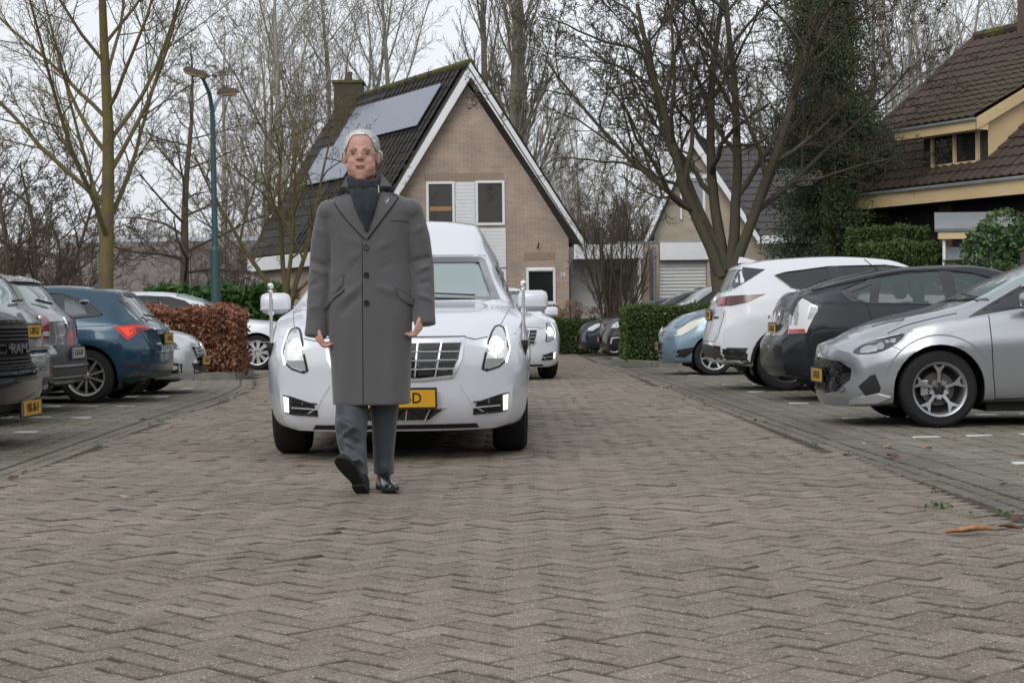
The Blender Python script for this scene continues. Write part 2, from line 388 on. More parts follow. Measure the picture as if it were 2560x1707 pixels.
# ---------------------------------------------------------------- houses
def brick_mat(name, c1, c2, mortar):
    m = bpy.data.materials.new(name); m.use_nodes = True; nt = m.node_tree; N = nt.nodes; L = nt.links; b = N['Principled BSDF']
    b.inputs['Roughness'].default_value = .85
    tc = N.new('ShaderNodeTexCoord'); s = N.new('ShaderNodeSeparateXYZ'); L.new(tc.outputs['Object'], s.inputs[0])
    a = N.new('ShaderNodeMath'); a.operation = 'ADD'; L.new(s.outputs[0], a.inputs[0]); L.new(s.outputs[1], a.inputs[1])
    c = N.new('ShaderNodeCombineXYZ'); L.new(a.outputs[0], c.inputs[0]); L.new(s.outputs[2], c.inputs[1])
    t = N.new('ShaderNodeTexBrick'); t.inputs['Scale'].default_value = 1; t.inputs['Brick Width'].default_value = .22; t.inputs['Row Height'].default_value = .0625
    t.inputs['Mortar Size'].default_value = .007; t.inputs['Mortar Smooth'].default_value = .3; t.inputs['Bias'].default_value = 0
    t.inputs['Color1'].default_value = (*c1, 1); t.inputs['Color2'].default_value = (*c2, 1); t.inputs['Mortar'].default_value = (*mortar, 1)
    L.new(c.outputs[0], t.inputs['Vector'])
    n = N.new('ShaderNodeTexNoise'); n.inputs['Scale'].default_value = 1.3; n.inputs['Detail'].default_value = 8; L.new(tc.outputs['Object'], n.inputs['Vector'])
    r = N.new('ShaderNodeMapRange'); r.inputs['From Min'].default_value = .3; r.inputs['From Max'].default_value = .7; r.inputs['To Min'].default_value = .84; r.inputs['To Max'].default_value = 1.14
    L.new(n.outputs[0], r.inputs[0]); v = N.new('ShaderNodeVectorMath'); v.operation = 'SCALE'; L.new(t.outputs['Color'], v.inputs[0]); L.new(r.outputs[0], v.inputs['Scale'])
    L.new(v.outputs[0], b.inputs['Base Color'])
    bp = N.new('ShaderNodeBump'); bp.inputs['Strength'].default_value = .7; bp.inputs['Distance'].default_value = .006; bp.invert = True
    L.new(t.outputs['Fac'], bp.inputs['Height']); L.new(bp.outputs[0], b.inputs['Normal'])
    return m
M_brick = brick_mat('tan_brick', (.335, .250, .198), (.415, .320, .258), (.46, .41, .36))
M_brick2 = brick_mat('pale_brick', (.37, .31, .235), (.42, .355, .275), (.40, .36, .30))
M_brickd = brick_mat('brown_brick', (.12, .07, .05), (.16, .09, .065), (.15, .12, .10))
M_white = mat('white_painted_wood', (.74, .75, .76), .5, noise=(1.2, .07))
M_frame = mat('white_window_frame', (.78, .79, .80), .35)
M_cream = mat('cream_painted_wood', (.62, .47, .27), .55, noise=(1.5, .1))
M_pane = mat('window_pane', (.035, .030, .026), .04, spec=.5)
M_panedark = mat('dark_room_behind_pane', (.02, .021, .022), .05, spec=.6)
M_paneg = mat('frosted_pane', (.30, .40, .36), .12)
M_tile = mat('dark_roof_tile', (.044, .040, .037), .8, noise=(1.1, .4))
M_tileb = mat('brown_roof_tile', (.070, .047, .036), .75, noise=(.9, .45))
M_tileg = mat('grey_roof_tile', (.085, .078, .074), .8, noise=(1.1, .3))
M_moss = mat('roof_moss', (.085, .09, .028), .95, noise=(9, .5), bump=(30, 1))
M_zinc = mat('zinc', (.33, .36, .38), .45, metal=.5, noise=(3, .15))
M_soffit = mat('soffit_board', (.45, .42, .39), .7)
M_solar = mat('solar_glass', (.20, .225, .28), .22, spec=.7)
M_black = mat('black_edge', (.012, .012, .013), .5)
M_door = mat('grey_white_door', (.60, .61, .60), .5, noise=(2, .05))
def P3(*a): return Vector(a)
def quad_slab(q, a, b, c, d, th, m=None):
    """slab with top face a b c d, thickness th along the inward normal"""
    a, b, c, d = [Vector(v) for v in (a, b, c, d)]; n = (b-a).cross(d-a).normalized()
    if n.z < 0: n = -n
    n = n*th
    return q.add([a, b, c, d, a-n, b-n, c-n, d-n], [(0, 1, 2, 3), (7, 6, 5, 4), (0, 4, 5, 1), (1, 5, 6, 2), (2, 6, 7, 3), (3, 7, 4, 0)], m)
def window(parent, p, ux, w, h, fr=.07, pane=None, frame=None, dep=.05, n=(0, -1, 0), mull=0, name='window', bottom=.07):
    """framed window: p lower-left corner on the wall plane, ux unit vector to the right, n outward"""
    p = Vector(p); ux = Vector(ux).normalized(); n = Vector(n).normalized(); up = Vector((0, 0, 1))
    M = Matrix((( ux.x, n.x, up.x, p.x), (ux.y, n.y, up.y, p.y), (ux.z, n.z, up.z, p.z), (0, 0, 0, 1)))
    q = MB(); o0, o1 = -.02, dep
    q.box((0, o0, 0), (fr, o1, h), M=M); q.box((w-fr, o0, 0), (w, o1, h), M=M)
    q.box((fr, o0, h-fr), (w-fr, o1, h), M=M); q.box((fr, o0, 0), (w-fr, o1, bottom), M=M)
    for k in range(mull): q.box((w*(k+1)/(mull+1)-.035, o0, bottom), (w*(k+1)/(mull+1)+.035, o1, h-fr), M=M)
    f = q.build(name, frame or M_frame, parent)
    g = MB(); g.box((fr, o0-.0, bottom), (w-fr, .006, h-fr), M=M); g.build('pane', pane or M_pane, f)
    return f
def tile_mesh(w, h, material, th=.03, amp=.030):
    """one interlocking tile: wavy across x, lying along +y up the slope, normal +z"""
    n = 6; vs = []; prof = [(w*i/n, amp*(math.cos(2*math.pi*i/n)*.5+.5)) for i in range(n+1)]
    for y, z0 in ((0, th), (h*1.12, 0)):
        for x, z in prof: vs.append((x, y, z+z0))
    for x, z in prof: vs.append((x, 0, z-.004))
    k = n+1; fs = [(i, i+1, i+1+k, i+k) for i in range(n)]+[(i+2*k, i+1+2*k, i+1, i) for i in range(n)]
    me = bpy.data.meshes.new('roof_tile'); me.from_pydata(vs, [], fs); me.materials.append(material)
    return me
def tile_roof(parent, o, ax, up, na, nb, w, h, material, keep=None, limit=300, score=None, seed=1):
    """tiles on the plane through o; ax along the eave, up along the slope"""
    rs = random.Random(seed); ax = Vector(ax).normalized(); up = Vector(up).normalized(); n = ax.cross(up).normalized()
    me = tile_mesh(w, h, material); cells = []
    base = Matrix(((ax.x, up.x, n.x, 0), (ax.y, up.y, n.y, 0), (ax.z, up.z, n.z, 0), (0, 0, 0, 1)))
    for j in range(nb):
        for i in range(na):
            if keep and not keep((i+.5)*w, (j+.5)*h): continue
            cells.append((i, j))
    if score: cells.sort(key=lambda c: score((c[0]+.5)*w, (c[1]+.5)*h))
    V = [v.co.copy() for v in me.vertices]; F = [list(p.vertices) for p in me.polygons]; rest = MB()
    for k, (i, j) in enumerate(cells):
        p = Vector(o)+ax*(i*w)+up*(j*h)+n*rs.gauss(0, .003)
        Mx = Matrix.Translation(p) @ base @ Matrix.Rotation(rs.gauss(0, .006), 4, 'Z')
        if k < limit:
            t = bpy.data.objects.new('roof_tile', me); COL.objects.link(t); t.parent = parent; t.matrix_basis = Mx
        else: rest.add(V, F, None, Mx)
    if rest.v:
        r = rest.build('roof_tiles', material, parent, fix=False); r['kind'] = 'stuff'
def roof_base(parent, a, b, c, d, material, name='roof', th=.14):
    q = MB(); quad_slab(q, a, b, c, d, th); return q.build(name, material, parent)

# --- house number 18: steep gable towards the camera, ridge running back to the left
def house18():
    t = thing('brick_house', 'tan brick house with steep white-edged gable, solar panels and number 18', 'house', (-1.24, 48.3, 0))
    v = Vector((-.47, .883, 0)); PK = 8.08; FT = 3.05; XL = -3.06; XR = 3.14; Lr = 9.2
    def z_of(x): return PK-(PK-FT)*(abs(x)/(3.06 if x < 0 else 3.14))
    q = MB(); xi_l, xi_r = -2.86, 2.86      # walls
    zl, zr = z_of(xi_l)-.22, z_of(xi_r)-.22
    q.prism([(xi_l, 0), (xi_r, 0), (xi_r, zr), (0.0, PK-.42), (xi_l, zl)], 0, .22, plane='xz')
    bl = Vector((xi_l, .22, 0)); q.add([bl, bl+v*8.9, bl+v*8.9+P3(0, 0, zl), bl+P3(0, 0, zl)], [(0, 1, 2, 3)])
    br = Vector((xi_r, .22, 0)); q.add([br, br+v*8.9, br+v*8.9+P3(0, 0, zr), br+P3(0, 0, zr)], [(0, 3, 2, 1)])
    wall = q.build('wall', M_brick, t, fix=False)
    # soldier courses over the windows, each upright brick its own relief
    s = MB()
    for x0, x1, z in ((-1.18, 1.02, 4.86), (1.62, 2.45, 2.62)):
        x = x0
        while x < x1: s.box((x, -.012, z), (x+.056, .01, z+.21)); x += .066
    s_o = s.build('soldier_course', mat('tan_brick_upright', (.31, .24, .185), .85, noise=(30, .15)), wall); s_o['kind'] = 'stuff'
    # roof planes
    fo = Vector((.18, -.34, 0))     # front overhang along the ridge direction
    A = P3(0, 0, PK)+fo; Bk = P3(0, 0, PK)+v*Lr
    Lf = P3(XL, 0, FT)+fo; Lb = P3(XL, 0, FT)+v*Lr; Rf = P3(XR, 0, FT)+fo; Rb = P3(XR, 0, FT)+v*Lr
    rl = roof_base(t, Lf, A, Bk, Lb, M_tile); rr = roof_base(t, A, Rf, Rb, Bk, M_tile)
    up = (A-Lf).normalized(); slope = (A-Lf).length; run = (Bk-A).length
    # verge boards
    q = MB()
    for P, Q in ((A, Lf), (A, Rf)):
        d = Vector((0, -.045, 0)); dn = Vector((0, 0, -.235))
        q.add([P+P3(0, 0, .03), Q+P3(0, 0, .03), Q+dn, P+dn*1.6, P+d+P3(0, 0, .03), Q+d+P3(0, 0, .03), Q+d+dn, P+d+dn*1.6], [(0, 1, 2, 3), (4, 7, 6, 5), (0, 4, 5, 1), (1, 5, 6, 2), (2, 6, 7, 3), (3, 7, 4, 0)])
    q.build('verge_board', M_white, t)
    q = MB()
    for P, Q in ((A, Lf), (A, Rf)):
        dn = Vector((0, 0, -.2)); e = Vector((-.18, .34, 0))
        q.add([P+dn*1.5, Q+dn, Q+dn+e, P+dn*1.5+e], [(0, 1, 2, 3)])
    q.build('soffit', M_soffit, t, fix=False)
    # tiles: left slope seen, right slope only as its edge
    n_ = (Lf-Lb).cross(A-Lf).normalized()
    ax = (Lf-Lb).normalized(); 
    tile_roof(rl, Lb+Vector((0, 0, .02)), ax, A-Lf, int(run/.31), int(slope/.345), .31, .345, M_tile, score=lambda a, b: -a)
    tile_roof(rr, Rf+Vector((0, 0, .02)), (Rb-Rf), A-Rf, int(run/.31), int(slope/.345), .31, .345, M_tile, limit=60, score=lambda a, b: a)
    q = MB(); k = 0
    rs = random.Random(3)
    while k*.33 < run-.1:
        p = A+v*(k*.33); q = MB(); q.tube([p+P3(0, 0, .03), p+v*.36+P3(0, 0, .045)], .11, 8); q.build('ridge_tile', M_moss if rs.random() < .7 else M_tile, rl, smooth=True); k += 1
    # solar panels
    dn = -up; nrm = ax.cross(up).normalized()
    if nrm.z < 0: nrm = -nrm
    rowsp = [(0, .95+.88*k) for k in range(7)]+[(1, 4.55+.88*k) for k in range(4)]
    me = None
    for r, a0 in rowsp:
        p = A+v*(a0)+dn*(.6 if r == 0 else 1.98)+nrm*.16
        q = MB(); quad_slab(q, p, p+v*.87, p+v*.87+dn*1.36, p+dn*1.36, .045)
        pan = q.build('solar_panel', M_solar, t)
        e = MB(); 
        for c0, c1 in ((p, p+v*.87), (p+v*.87, p+v*.87+dn*1.36), (p+v*.87+dn*1.36, p+dn*1.36), (p+dn*1.36, p)):
            e.tube([c0-nrm*.01, c1-nrm*.01], .016, 4)
        e.build('panel_frame', M_zinc, pan)
    q = MB(); p = A+v*.9+dn*.58+nrm*.08; quad_slab(q, p, p+v*6.3, p+v*6.3+dn*1.45, p+dn*1.45, .04); q.build('mounting_frame', M_black, t)
    # chimney
    c = P3(-3.9, 7.0, 0); q = MB(); q.box((c.x-.45, c.y-.4, 5.6), (c.x+.45, c.y+.4, 8.55), brick_mat('mossy_chimney_brick', (.055, .045, .03), (.075, .055, .04), (.07, .065, .04))); ch = q.build('chimney', None, t)
    q = MB(); q.box((c.x-.5, c.y-.45, 8.552), (c.x+.5, c.y+.45, 8.64)); q.build('chimney_cap', M_moss, ch)
    q = MB(); q.tube([(c.x, c.y, 8.6), (c.x, c.y, 8.95)], .11, 10); q.build('chimney_pot', M_brickd, ch)
    q = MB(); q.box((c.x+.452, c.y-.41, 7.1), (c.x+.47, c.y+.2, 7.95)); q.box((c.x+.05, c.y-.43, 6.8), (c.x+.5, c.y-.402, 7.4)); q.build('lead_flashing', M_zinc, ch)
    # upper windows, white siding boards between and below
    window(t, (-1.12, 0, 3.52), (1, 0, 0), .80, 1.32, pane=M_pane)
    window(t, (.26, 0, 3.60), (1, 0, 0), .82, 1.25, pane=M_pane)
    q = MB(); q.box((-1.03, -.0075, 4.02), (-.41, .0, 4.14)); q.build('shelf', mat('pine_shelf', (.34, .20, .09), .6), t)
    sd = MB()
    z = 2.42
    while z < 4.8:
        x0 = -.30
        x1 = .25 if z > 3.50 else 1.10
        if z < 3.50: x0 = -1.12
        b = MB(); b.box((x0, -.035 if z > 3.5 else -.05, z), (x1, .01, z+.094)); b.build('siding_board', M_white, t); z += .10
    window(t, (-1.12, 0, .35), (1, 0, 0), 1.0, 2.02, pane=M_panedark)
    window(t, (-.10, 0, .35), (1, 0, 0), 1.2, 2.02, pane=M_paneg, mull=0)
    window(t, (1.66, 0, 1.38), (1, 0, 0), .82, 1.02, pane=M_panedark)
    q = MB(); q.tube([(1.72, -.05, 2.33), (2.40, -.05, 2.33)], .05, 8); q.build('roller_blind', M_frame, t)
    q = MB(); q.box((1.6, -.09, 1.33), (2.54, .0, 1.378)); q.build('window_sill', M_soffit, t)
    q = MB(); q.tube([(1.98, 0, 2.95), (2.0, -.12, 2.98), (2.02, -.12, 3.1)], .02, 6); q.build('wall_bracket', M_black, t)
    text('18', .16, M_frame, t, (2.68, -.012, 2.20), (rad(90), 0, 0), 'house_number', ext=.006)
    # left eave fascia and side wall furniture
    q = MB(); a0 = P3(-3.12, .3, 0)+v*.2; a1 = P3(-3.12, .3, 0)+v*8.85
    o_ = Vector((-.12, -.06, 0))
    q.add([a0+P3(0, 0, 2.62), a1+P3(0, 0, 2.62), a1+P3(0, 0, 3.04), a0+P3(0, 0, 3.04), a0+o_+P3(0, 0, 2.62), a1+o_+P3(0, 0, 2.62), a1+o_+P3(0, 0, 3.04), a0+o_+P3(0, 0, 3.04)], [(0, 1, 2, 3), (4, 7, 6, 5), (0, 4, 5, 1), (1, 5, 6, 2), (2, 6, 7, 3), (3, 7, 4, 0)])
    q.build('fascia', M_white, t)
    q = MB(); p = P3(xi_l-.08, .2, 0)+v*7.9; q.tube([p+P3(0, 0, 0), p+P3(0, 0, 2.35), p+P3(-.18, -.1, 2.6)], .05, 8); q.build('drainpipe', M_zinc, t)
    # carport on the right
    q = MB(); q.box((3.0, -.25, 2.62), (4.92, -.15, 3.02)); q.box((3.0, -.15, 2.62), (3.1, 3.4, 3.02)); q.box((4.82, -.15, 2.62), (4.92, 3.4, 3.02)); q.build('carport_fascia', M_white, t)
    q = MB(); q.box((3.1, -.15, 2.72), (4.82, 3.4, 2.98)); q.build('carport_roof', M_soffit, t)
    q = MB(); q.box((4.78, -.22, 0), (4.86, -.15, 2.62)); q.build('post', M_white, t)
    q = MB(); q.box((2.95, 1.2, 0), (3.9, 1.3, 2.35)); q.build('garage_door', M_door, t)
    q = MB(); q.box((2.95, 1.22, 2.352), (4.4, 1.32, 2.72)); q.build('door_lintel', M_door, t)
    q = MB(); q.box((3.905, 1.2, 0), (4.4, 1.5, 2.35)); q.build('carport_wall', M_brickd, t)
    q = MB(); q.box((4.4, 1.1, 0), (5.2, 1.35, 3.1)); q.build('side_wall', M_brick, t)
    return t
house18()

def house_mid():
    t = thing('pale_brick_house', 'pale brick house behind the forked tree with white roller garage door', 'house', (0, 52, 0))
    PKx, PKz = 5.54, 6.45; Lx, Lz = 4.03, 3.15; Rx, Rz = 7.55, 3.3
    v = Vector((.22, .975, 0))
    q = MB(); q.prism([(Lx+.3, 0), (Rx-.1, 0), (Rx-.1, Rz), (PKx, PKz-.3), (Lx+.3, Lz+.35)], 0, .2)
    q.box((Rx-.1, .01, 0), (11.5, .2, 3.15))
    q.add([(Lx+.3, .2, 0), (Lx+1.6, 6, 0), (Lx+1.6, 6, 3.3), (Lx+.3, .2, 3.3)], [(0, 1, 2, 3)])
    q.build('wall', M_brick2, t, fix=False)
    fo = -v*.35; A = P3(PKx, 0, PKz)+fo; L_ = P3(Lx, 0, Lz)+fo; R_ = P3(Rx, 0, Rz)+fo
    rl = roof_base(t, L_, A, A+v*6, L_+v*6, M_tileg); 
    # right part: slope with level courses that faces the camera
    e0 = P3(Rx-.05, -.15, 3.32); up = Vector((0, 3.4, 3.1)); 
    rr = roof_base(t, e0, e0+P3(4.2, 0, 0), e0+P3(4.2, 0, 0)+up, e0+P3(-1.9, 0, 0)+up, M_tileg)
    sl_ = up.length
    tile_roof(rr, e0+P3(-1.9, 0, .03), (1, 0, 0), up, 19, int(sl_/.34), .32, .34, M_tileg, keep=lambda a, b: a > 1.9-1.9*b/sl_+.0, limit=300)
    q = MB()
    for P, Q in ((A, L_), (A, R_)):
        d = Vector((0, -.04, 0)); dn = Vector((0, 0, -.20))
        q.add([P+P3(0, 0, .03), Q+P3(0, 0, .03), Q+dn, P+dn*1.6, P+d+P3(0, 0, .03), Q+d+P3(0, 0, .03), Q+d+dn, P+d+dn*1.6], [(0, 1, 2, 3), (4, 7, 6, 5), (0, 4, 5, 1), (1, 5, 6, 2), (2, 6, 7, 3), (3, 7, 4, 0)])
    q.build('verge_board', M_white, t)
    q = MB()
    for P, Q in ((A, L_), (A, R_)):
        dn = Vector((0, 0, -.2)); e = v*.5; q.add([P+dn*1.5, Q+dn, Q+dn+e, P+dn*1.5+e], [(0, 1, 2, 3)])
    q.build('soffit', M_soffit, t, fix=False)
    q = MB(); q.box((Rx-.02, -.42, 3.14), (11.6, -.30, 3.38)); q.build('fascia', M_white, t)
    q = MB(); q.tube([(Rx+.25, -.12, 0), (Rx+.25, -.12, 2.95), (Rx+.25, -.28, 3.14)], .05, 8); q.build('drainpipe', M_zinc, t)
    f = window(t, (5.40, 0, 3.96), (1, 0, 0), .48, 1.18, pane=mat('net_curtain_pane', (.28, .31, .33), .1), fr=.07)
    q = MB(); q.box((5.05, -.14, 5.14), (5.92, .0, 5.26)); q.box((5.12, -.10, 3.92), (5.17, 0, 5.14)); q.build('shutter_box', M_frame, f)
    q = MB(); q.box((9.0, -.14, 2.42), (10.3, .0, 2.56)); q.build('shutter_box', M_frame, t)
    window(t, (9.05, 0, .9), (1, 0, 0), 1.2, 1.52, pane=M_panedark)
    # garage
    q = MB(); q.box((3.55, -2.2, 0), (4.28, -2.0, 3.12)); q.box((5.66, -2.2, 0), (6.1, -2.0, 3.12)); q.box((3.55, -2.0, 0), (3.75, .0, 3.12)); q.build('garage_wall', M_brick2, t)
    q = MB(); q.box((3.1, -2.24, 3.122), (6.12, .0, 3.17)); q.build('garage_roof', M_zinc, t)
    q = MB(); q.box((4.30, -2.32, 2.62), (5.72, -2.2, 3.118)); q.build('garage_fascia', M_white, t)
    for k in range(26):
        q = MB(); z = k*.1; q.add([(4.29, -2.06, z), (5.65, -2.06, z), (5.65, -2.085, z+.05), (4.29, -2.085, z+.05), (4.29, -2.06, z+.098), (5.65, -2.06, z+.098)], [(0, 1, 2, 3), (3, 2, 5, 4)]); q.build('door_slat', M_door, t, fix=False)
    q = MB(); q.tube([(4.12, -2.27, 0), (4.12, -2.27, 3.0)], .05, 8); q.build('garage_drainpipe', M_zinc, t, smooth=True)
    return t
house_mid()

def house_right():
    E = Vector((6.45, 38, 0)); e = Vector((.47, -.883, 0)); n = Vector((.883, .47, 0)); H = 3.5; RZ = 7.4; Wd = 5.1; L_ = 11
    t = thing('brown_tiled_house', 'dark brown tiled house with cream dormer window and cream eaves', 'house', E)
    a = P3(0, 0, H); b = e*L_+P3(0, 0, H); c = e*L_+n*Wd+P3(0, 0, RZ); d = n*Wd+P3(0, 0, RZ)
    rf = roof_base(t, a, d, c, b, M_tileb)
    up = (d-a); sl_ = up.length
    # plane normal must face the camera side
    ax = -e; o = b
    if ax.cross(up).z < 0: ax = e; o = a
    def keep(u, w):
        x = L_-u if o is b else u
        w_ = w/sl_*Wd
        return not (3.35 < x < 5.15 and .5 < w_ < 4.2)
    tile_roof(rf, o+P3(0, 0, .03), ax, up, int(L_/.235), int(sl_/.345), .235, .345, M_tileb, keep=keep, score=lambda u, w: abs((L_-u if o is b else u)-3.4))
    k = 0
    while k*.34 < L_:
        p = d+e*(k*.34); q = MB(); q.tube([p+P3(0, 0, .04), p+e*.37+P3(0, 0, .055)], .12, 8); q.build('ridge_tile', M_moss if k % 3 else M_tileb, rf, smooth=True); k += 1
    k = 0
    while k*.36 < sl_:
        p = a+up.normalized()*(k*.36); q = MB(); q.tube([p+P3(0, 0, .03), p+up.normalized()*.38+P3(0, 0, .05)], .075, 6); q.build('verge_tile', M_tileb, rf, smooth=True); k += 1
    q = MB(); s = -n*.02
    q.add([s+P3(0, 0, H-.33), s+e*L_+P3(0, 0, H-.33), s+e*L_+P3(0, 0, H-.02), s+P3(0, 0, H-.02), s+n*.1+P3(0, 0, H-.33), s+n*.1+e*L_+P3(0, 0, H-.33), s+n*.1+e*L_+P3(0, 0, H-.02), s+n*.1+P3(0, 0, H-.02)], [(0, 1, 2, 3), (4, 7, 6, 5), (0, 4, 5, 1), (1, 5, 6, 2), (2, 6, 7, 3), (3, 7, 4, 0)])
    q.build('fascia', M_cream, t)
    q = MB(); q.tube([s-n*.05+P3(0, 0, H-.03), s-n*.05+e*L_+P3(0, 0, H-.03)], .035, 6); q.build('gutter', M_zinc, t)
    q = MB(); w0 = n*.75
    q.add([w0, w0+e*L_, w0+e*L_+P3(0, 0, H+.4), w0+P3(0, 0, H+.4)], [(0, 1, 2, 3)]); q.add([w0, w0+n*8, w0+n*8+P3(0, 0, 3.6), w0+P3(0, 0, 3.6)], [(0, 1, 2, 3)])
    q.build('wall', mat('eave_shade_wall', (.014, .013, .014), .7, noise=(3, .4)), t, fix=False)  # near-black colour stands in for the shadow under the eaves
    # boards on the wall give its lines
    for k in range(9):
        q = MB(); p = w0-n*.02; z = .3+k*.36
        q.add([p+P3(0, 0, z), p+e*L_+P3(0, 0, z), p+e*L_+P3(0, 0, z+.33), p+P3(0, 0, z+.33), p-n*.02+P3(0, 0, z), p-n*.02+e*L_+P3(0, 0, z)], [(4, 5, 2, 3), (0, 4, 3), (1, 2, 5), (0, 1, 5, 4)]); q.build('shaded_wall_board', MATS['eave_shade_wall'], t)
    q = MB()
    for x0, w in ((-.35, 1.25), (3.6, .35)):
        p = w0-n*.06+e*x0; q.add([p, p+e*w, p+e*w+P3(0, 0, H-.34), p+P3(0, 0, H-.34), p+n*.3, p+n*.3+e*w, p+n*.3+e*w+P3(0, 0, H-.34), p+n*.3+P3(0, 0, H-.34)], [(0, 1, 2, 3), (4, 7, 6, 5), (0, 4, 5, 1), (1, 5, 6, 2), (2, 6, 7, 3), (3, 7, 4, 0)])
    q.build('brick_pier', M_brickd, t)
    q = MB(); p = w0-n*.03+e*1.0; q.add([p, p+e*1.1, p+e*1.1+P3(0, 0, 2.5), p+P3(0, 0, 2.5)], [(0, 1, 2, 3)]); q.build('door', M_brickd, t, fix=False)
    # dormer
    def R(x, w, z): return e*x+n*w+P3(0, 0, z)
    f0 = .55; zs = 3.90; x0, x1 = 3.32, 5.16; zt = 4.74
    dm = MB(); dm.add([R(x0, f0, zs-.1), R(x1, f0, zs-.1), R(x1, f0, zt), R(x0, f0, zt)], [(0, 1, 2, 3)])
    dmo = dm.build('dormer_front', mat('dark_green_wood', (.03, .036, .03), .6), t, fix=False)
    window(dmo, R(x0+.26, f0-.01, zs), e, 1.36, .80, fr=.07, frame=M_cream, pane=M_panedark, n=-n, mull=1, bottom=.07)
    ck = MB(); ck.add([R(x1, f0, zs-.1), R(x1, f0, zt), R(x1, 4.2, zt+1.82), R(x1, 4.0, 6.5)], [(0, 1, 2, 3)]); ck.add([R(x0, f0, zs-.1), R(x0, f0, zt), R(x0, 4.2, zt+1.82), R(x0, 4.0, 6.5)], [(0, 3, 2, 1)])
    ck.build('dormer_cheek', M_cream, dmo, fix=False)
    dr0 = R(x0-.40, f0-.42, zt-.02); dr1 = R(x1+.14, f0-.42, zt-.02); sl2 = n*4.4+P3(0, 0, 2.2)
    rd = roof_base(t, dr1, dr0, dr0+sl2, dr1+sl2, M_tileb, 'dormer_roof', .05)
    ax2, o2 = (-e, dr1) if (-e).cross(sl2).z > 0 else (e, dr0)
    tile_roof(rd, o2+P3(0, 0, .05), ax2, sl2, 10, int(sl2.length/.345), .235, .345, mat('mossy_roof_tile', (.075, .058, .036), .85, noise=(1.5, .5)), limit=200)
    q = MB(); g0 = P3(0, 0, -.20)
    q.add([dr0+g0, dr1+g0, dr1, dr0, dr0+g0+n*.3, dr1+g0+n*.3, dr1+n*.3, dr0+n*.3], [(0, 1, 2, 3), (4, 7, 6, 5), (0, 4, 5, 1), (1, 5, 6, 2), (2, 6, 7, 3), (3, 7, 4, 0)])
    q.build('dormer_fascia', M_cream, dmo)
    q = MB(); g = dr1+e*.02; h_ = g+sl2; q.add([g+g0, h_+g0, h_+P3(0, 0, .06), g+P3(0, 0, .04), g+g0-e*.06, h_+g0-e*.06, h_-e*.06, g-e*.06], [(0, 1, 2, 3), (4, 7, 6, 5), (0, 4, 5, 1), (1, 5, 6, 2), (2, 6, 7, 3), (3, 7, 4, 0)]); q.build('dormer_verge', M_cream, dmo)
    q = MB(); q.tube([dr0-n*.04, dr1-n*.04], .03, 6); q.build('dormer_gutter', M_zinc, dmo)
    q = MB(); quad_slab(q, R(x0-.1, f0-.20, zs-.20), R(x0-.1, f0+.02, zs-.02), R(x1, f0+.02, zs-.02), R(x1, f0-.20, zs-.20), .02); q.build('lead_apron', M_zinc, dmo)
    c_ = R(2.15, Wd-.1, 0); q = MB(); q.box((c_.x-.4, c_.y-.4, RZ-.8), (c_.x+.4, c_.y+.4, RZ+1.3), M_brickd); q.build('chimney', None, t)
    return t
house_right()

def long_building():
    t = thing('low_building', 'long low grey-brown roofed building far behind the left trees', 'building', (-19, 70, 0))
    q = MB(); q.box((0, 2, 0), (17, 8, 2.0)); q.build('wall', M_brickd, t)
    q = MB(); quad_slab(q, (-.3, 0, 1.3), (17.3, 0, 1.3), (17.3, 4.2, 4.55), (-.3, 4.2, 4.55), .15); q.build('roof', mat('weathered_shingle', (.15, .13, .125), .9, noise=(2, .25)), t)
    q = MB(); q.box((-.3, 4.1, 4.5), (17.3, 4.5, 4.68)); q.build('ridge_cap', mat('pale_zinc', (.42, .46, .52), .5), t)
    for x in (7.9, 14.3):
        q = MB(); quad_slab(q, (x, .95, 2.15), (x+.6, .95, 2.15), (x+.6, 1.95, 2.93), (x, 1.95, 2.93), .08); q.build('roof_window', mat('bright_roof_window', (.75, .78, .8), .15), t)
    q = MB(); quad_slab(q, (12.3, 2.4, 3.25), (13.3, 2.4, 3.25), (13.3, 2.75, 3.52), (12.3, 2.75, 3.52), .06); q.build('roof_window', MATS['bright_roof_window'], t)
long_building()

def garden_wall():
    t = thing('garden_wall', 'brown panelled garden wall with mossy posts behind the right row of cars', 'wall', (0, 0, 0))
    M_panel = mat('brown_concrete_panel', (.075, .062, .052), .85, noise=(2.5, .35)); A = Vector((6.35, 29.2, 0)); d = Vector((.55, -.835, 0)).normalized()
    for k in range(5):
        p = A+d*(k*1.55); h = 1.62+(.12 if k > 1 else 0)
        q = MB(); R_ = Matrix.Translation(p) @ Matrix.Rotation(math.atan2(d.y, d.x), 4, 'Z')
        q.box((.13, -.03, 0), (1.42, .03, h), M=R_); pn = q.build('wall_panel', M_panel, t)
        q = MB(); q.box((.13, -.045, h+.002), (1.42, .045, h+.05), M=R_); q.build('coping', M_moss, pn)
        q = MB(); q.box((-.13, -.13, 0), (.13, .13, h+.16), M=R_, bev=.02); po = q.build('wall_post', M_panel, t)
        q = MB(); q.box((-.15, -.15, h+.162), (.15, .15, h+.2), M=R_, bev=.012); q.build('post_cap', M_moss, po)
garden_wall()
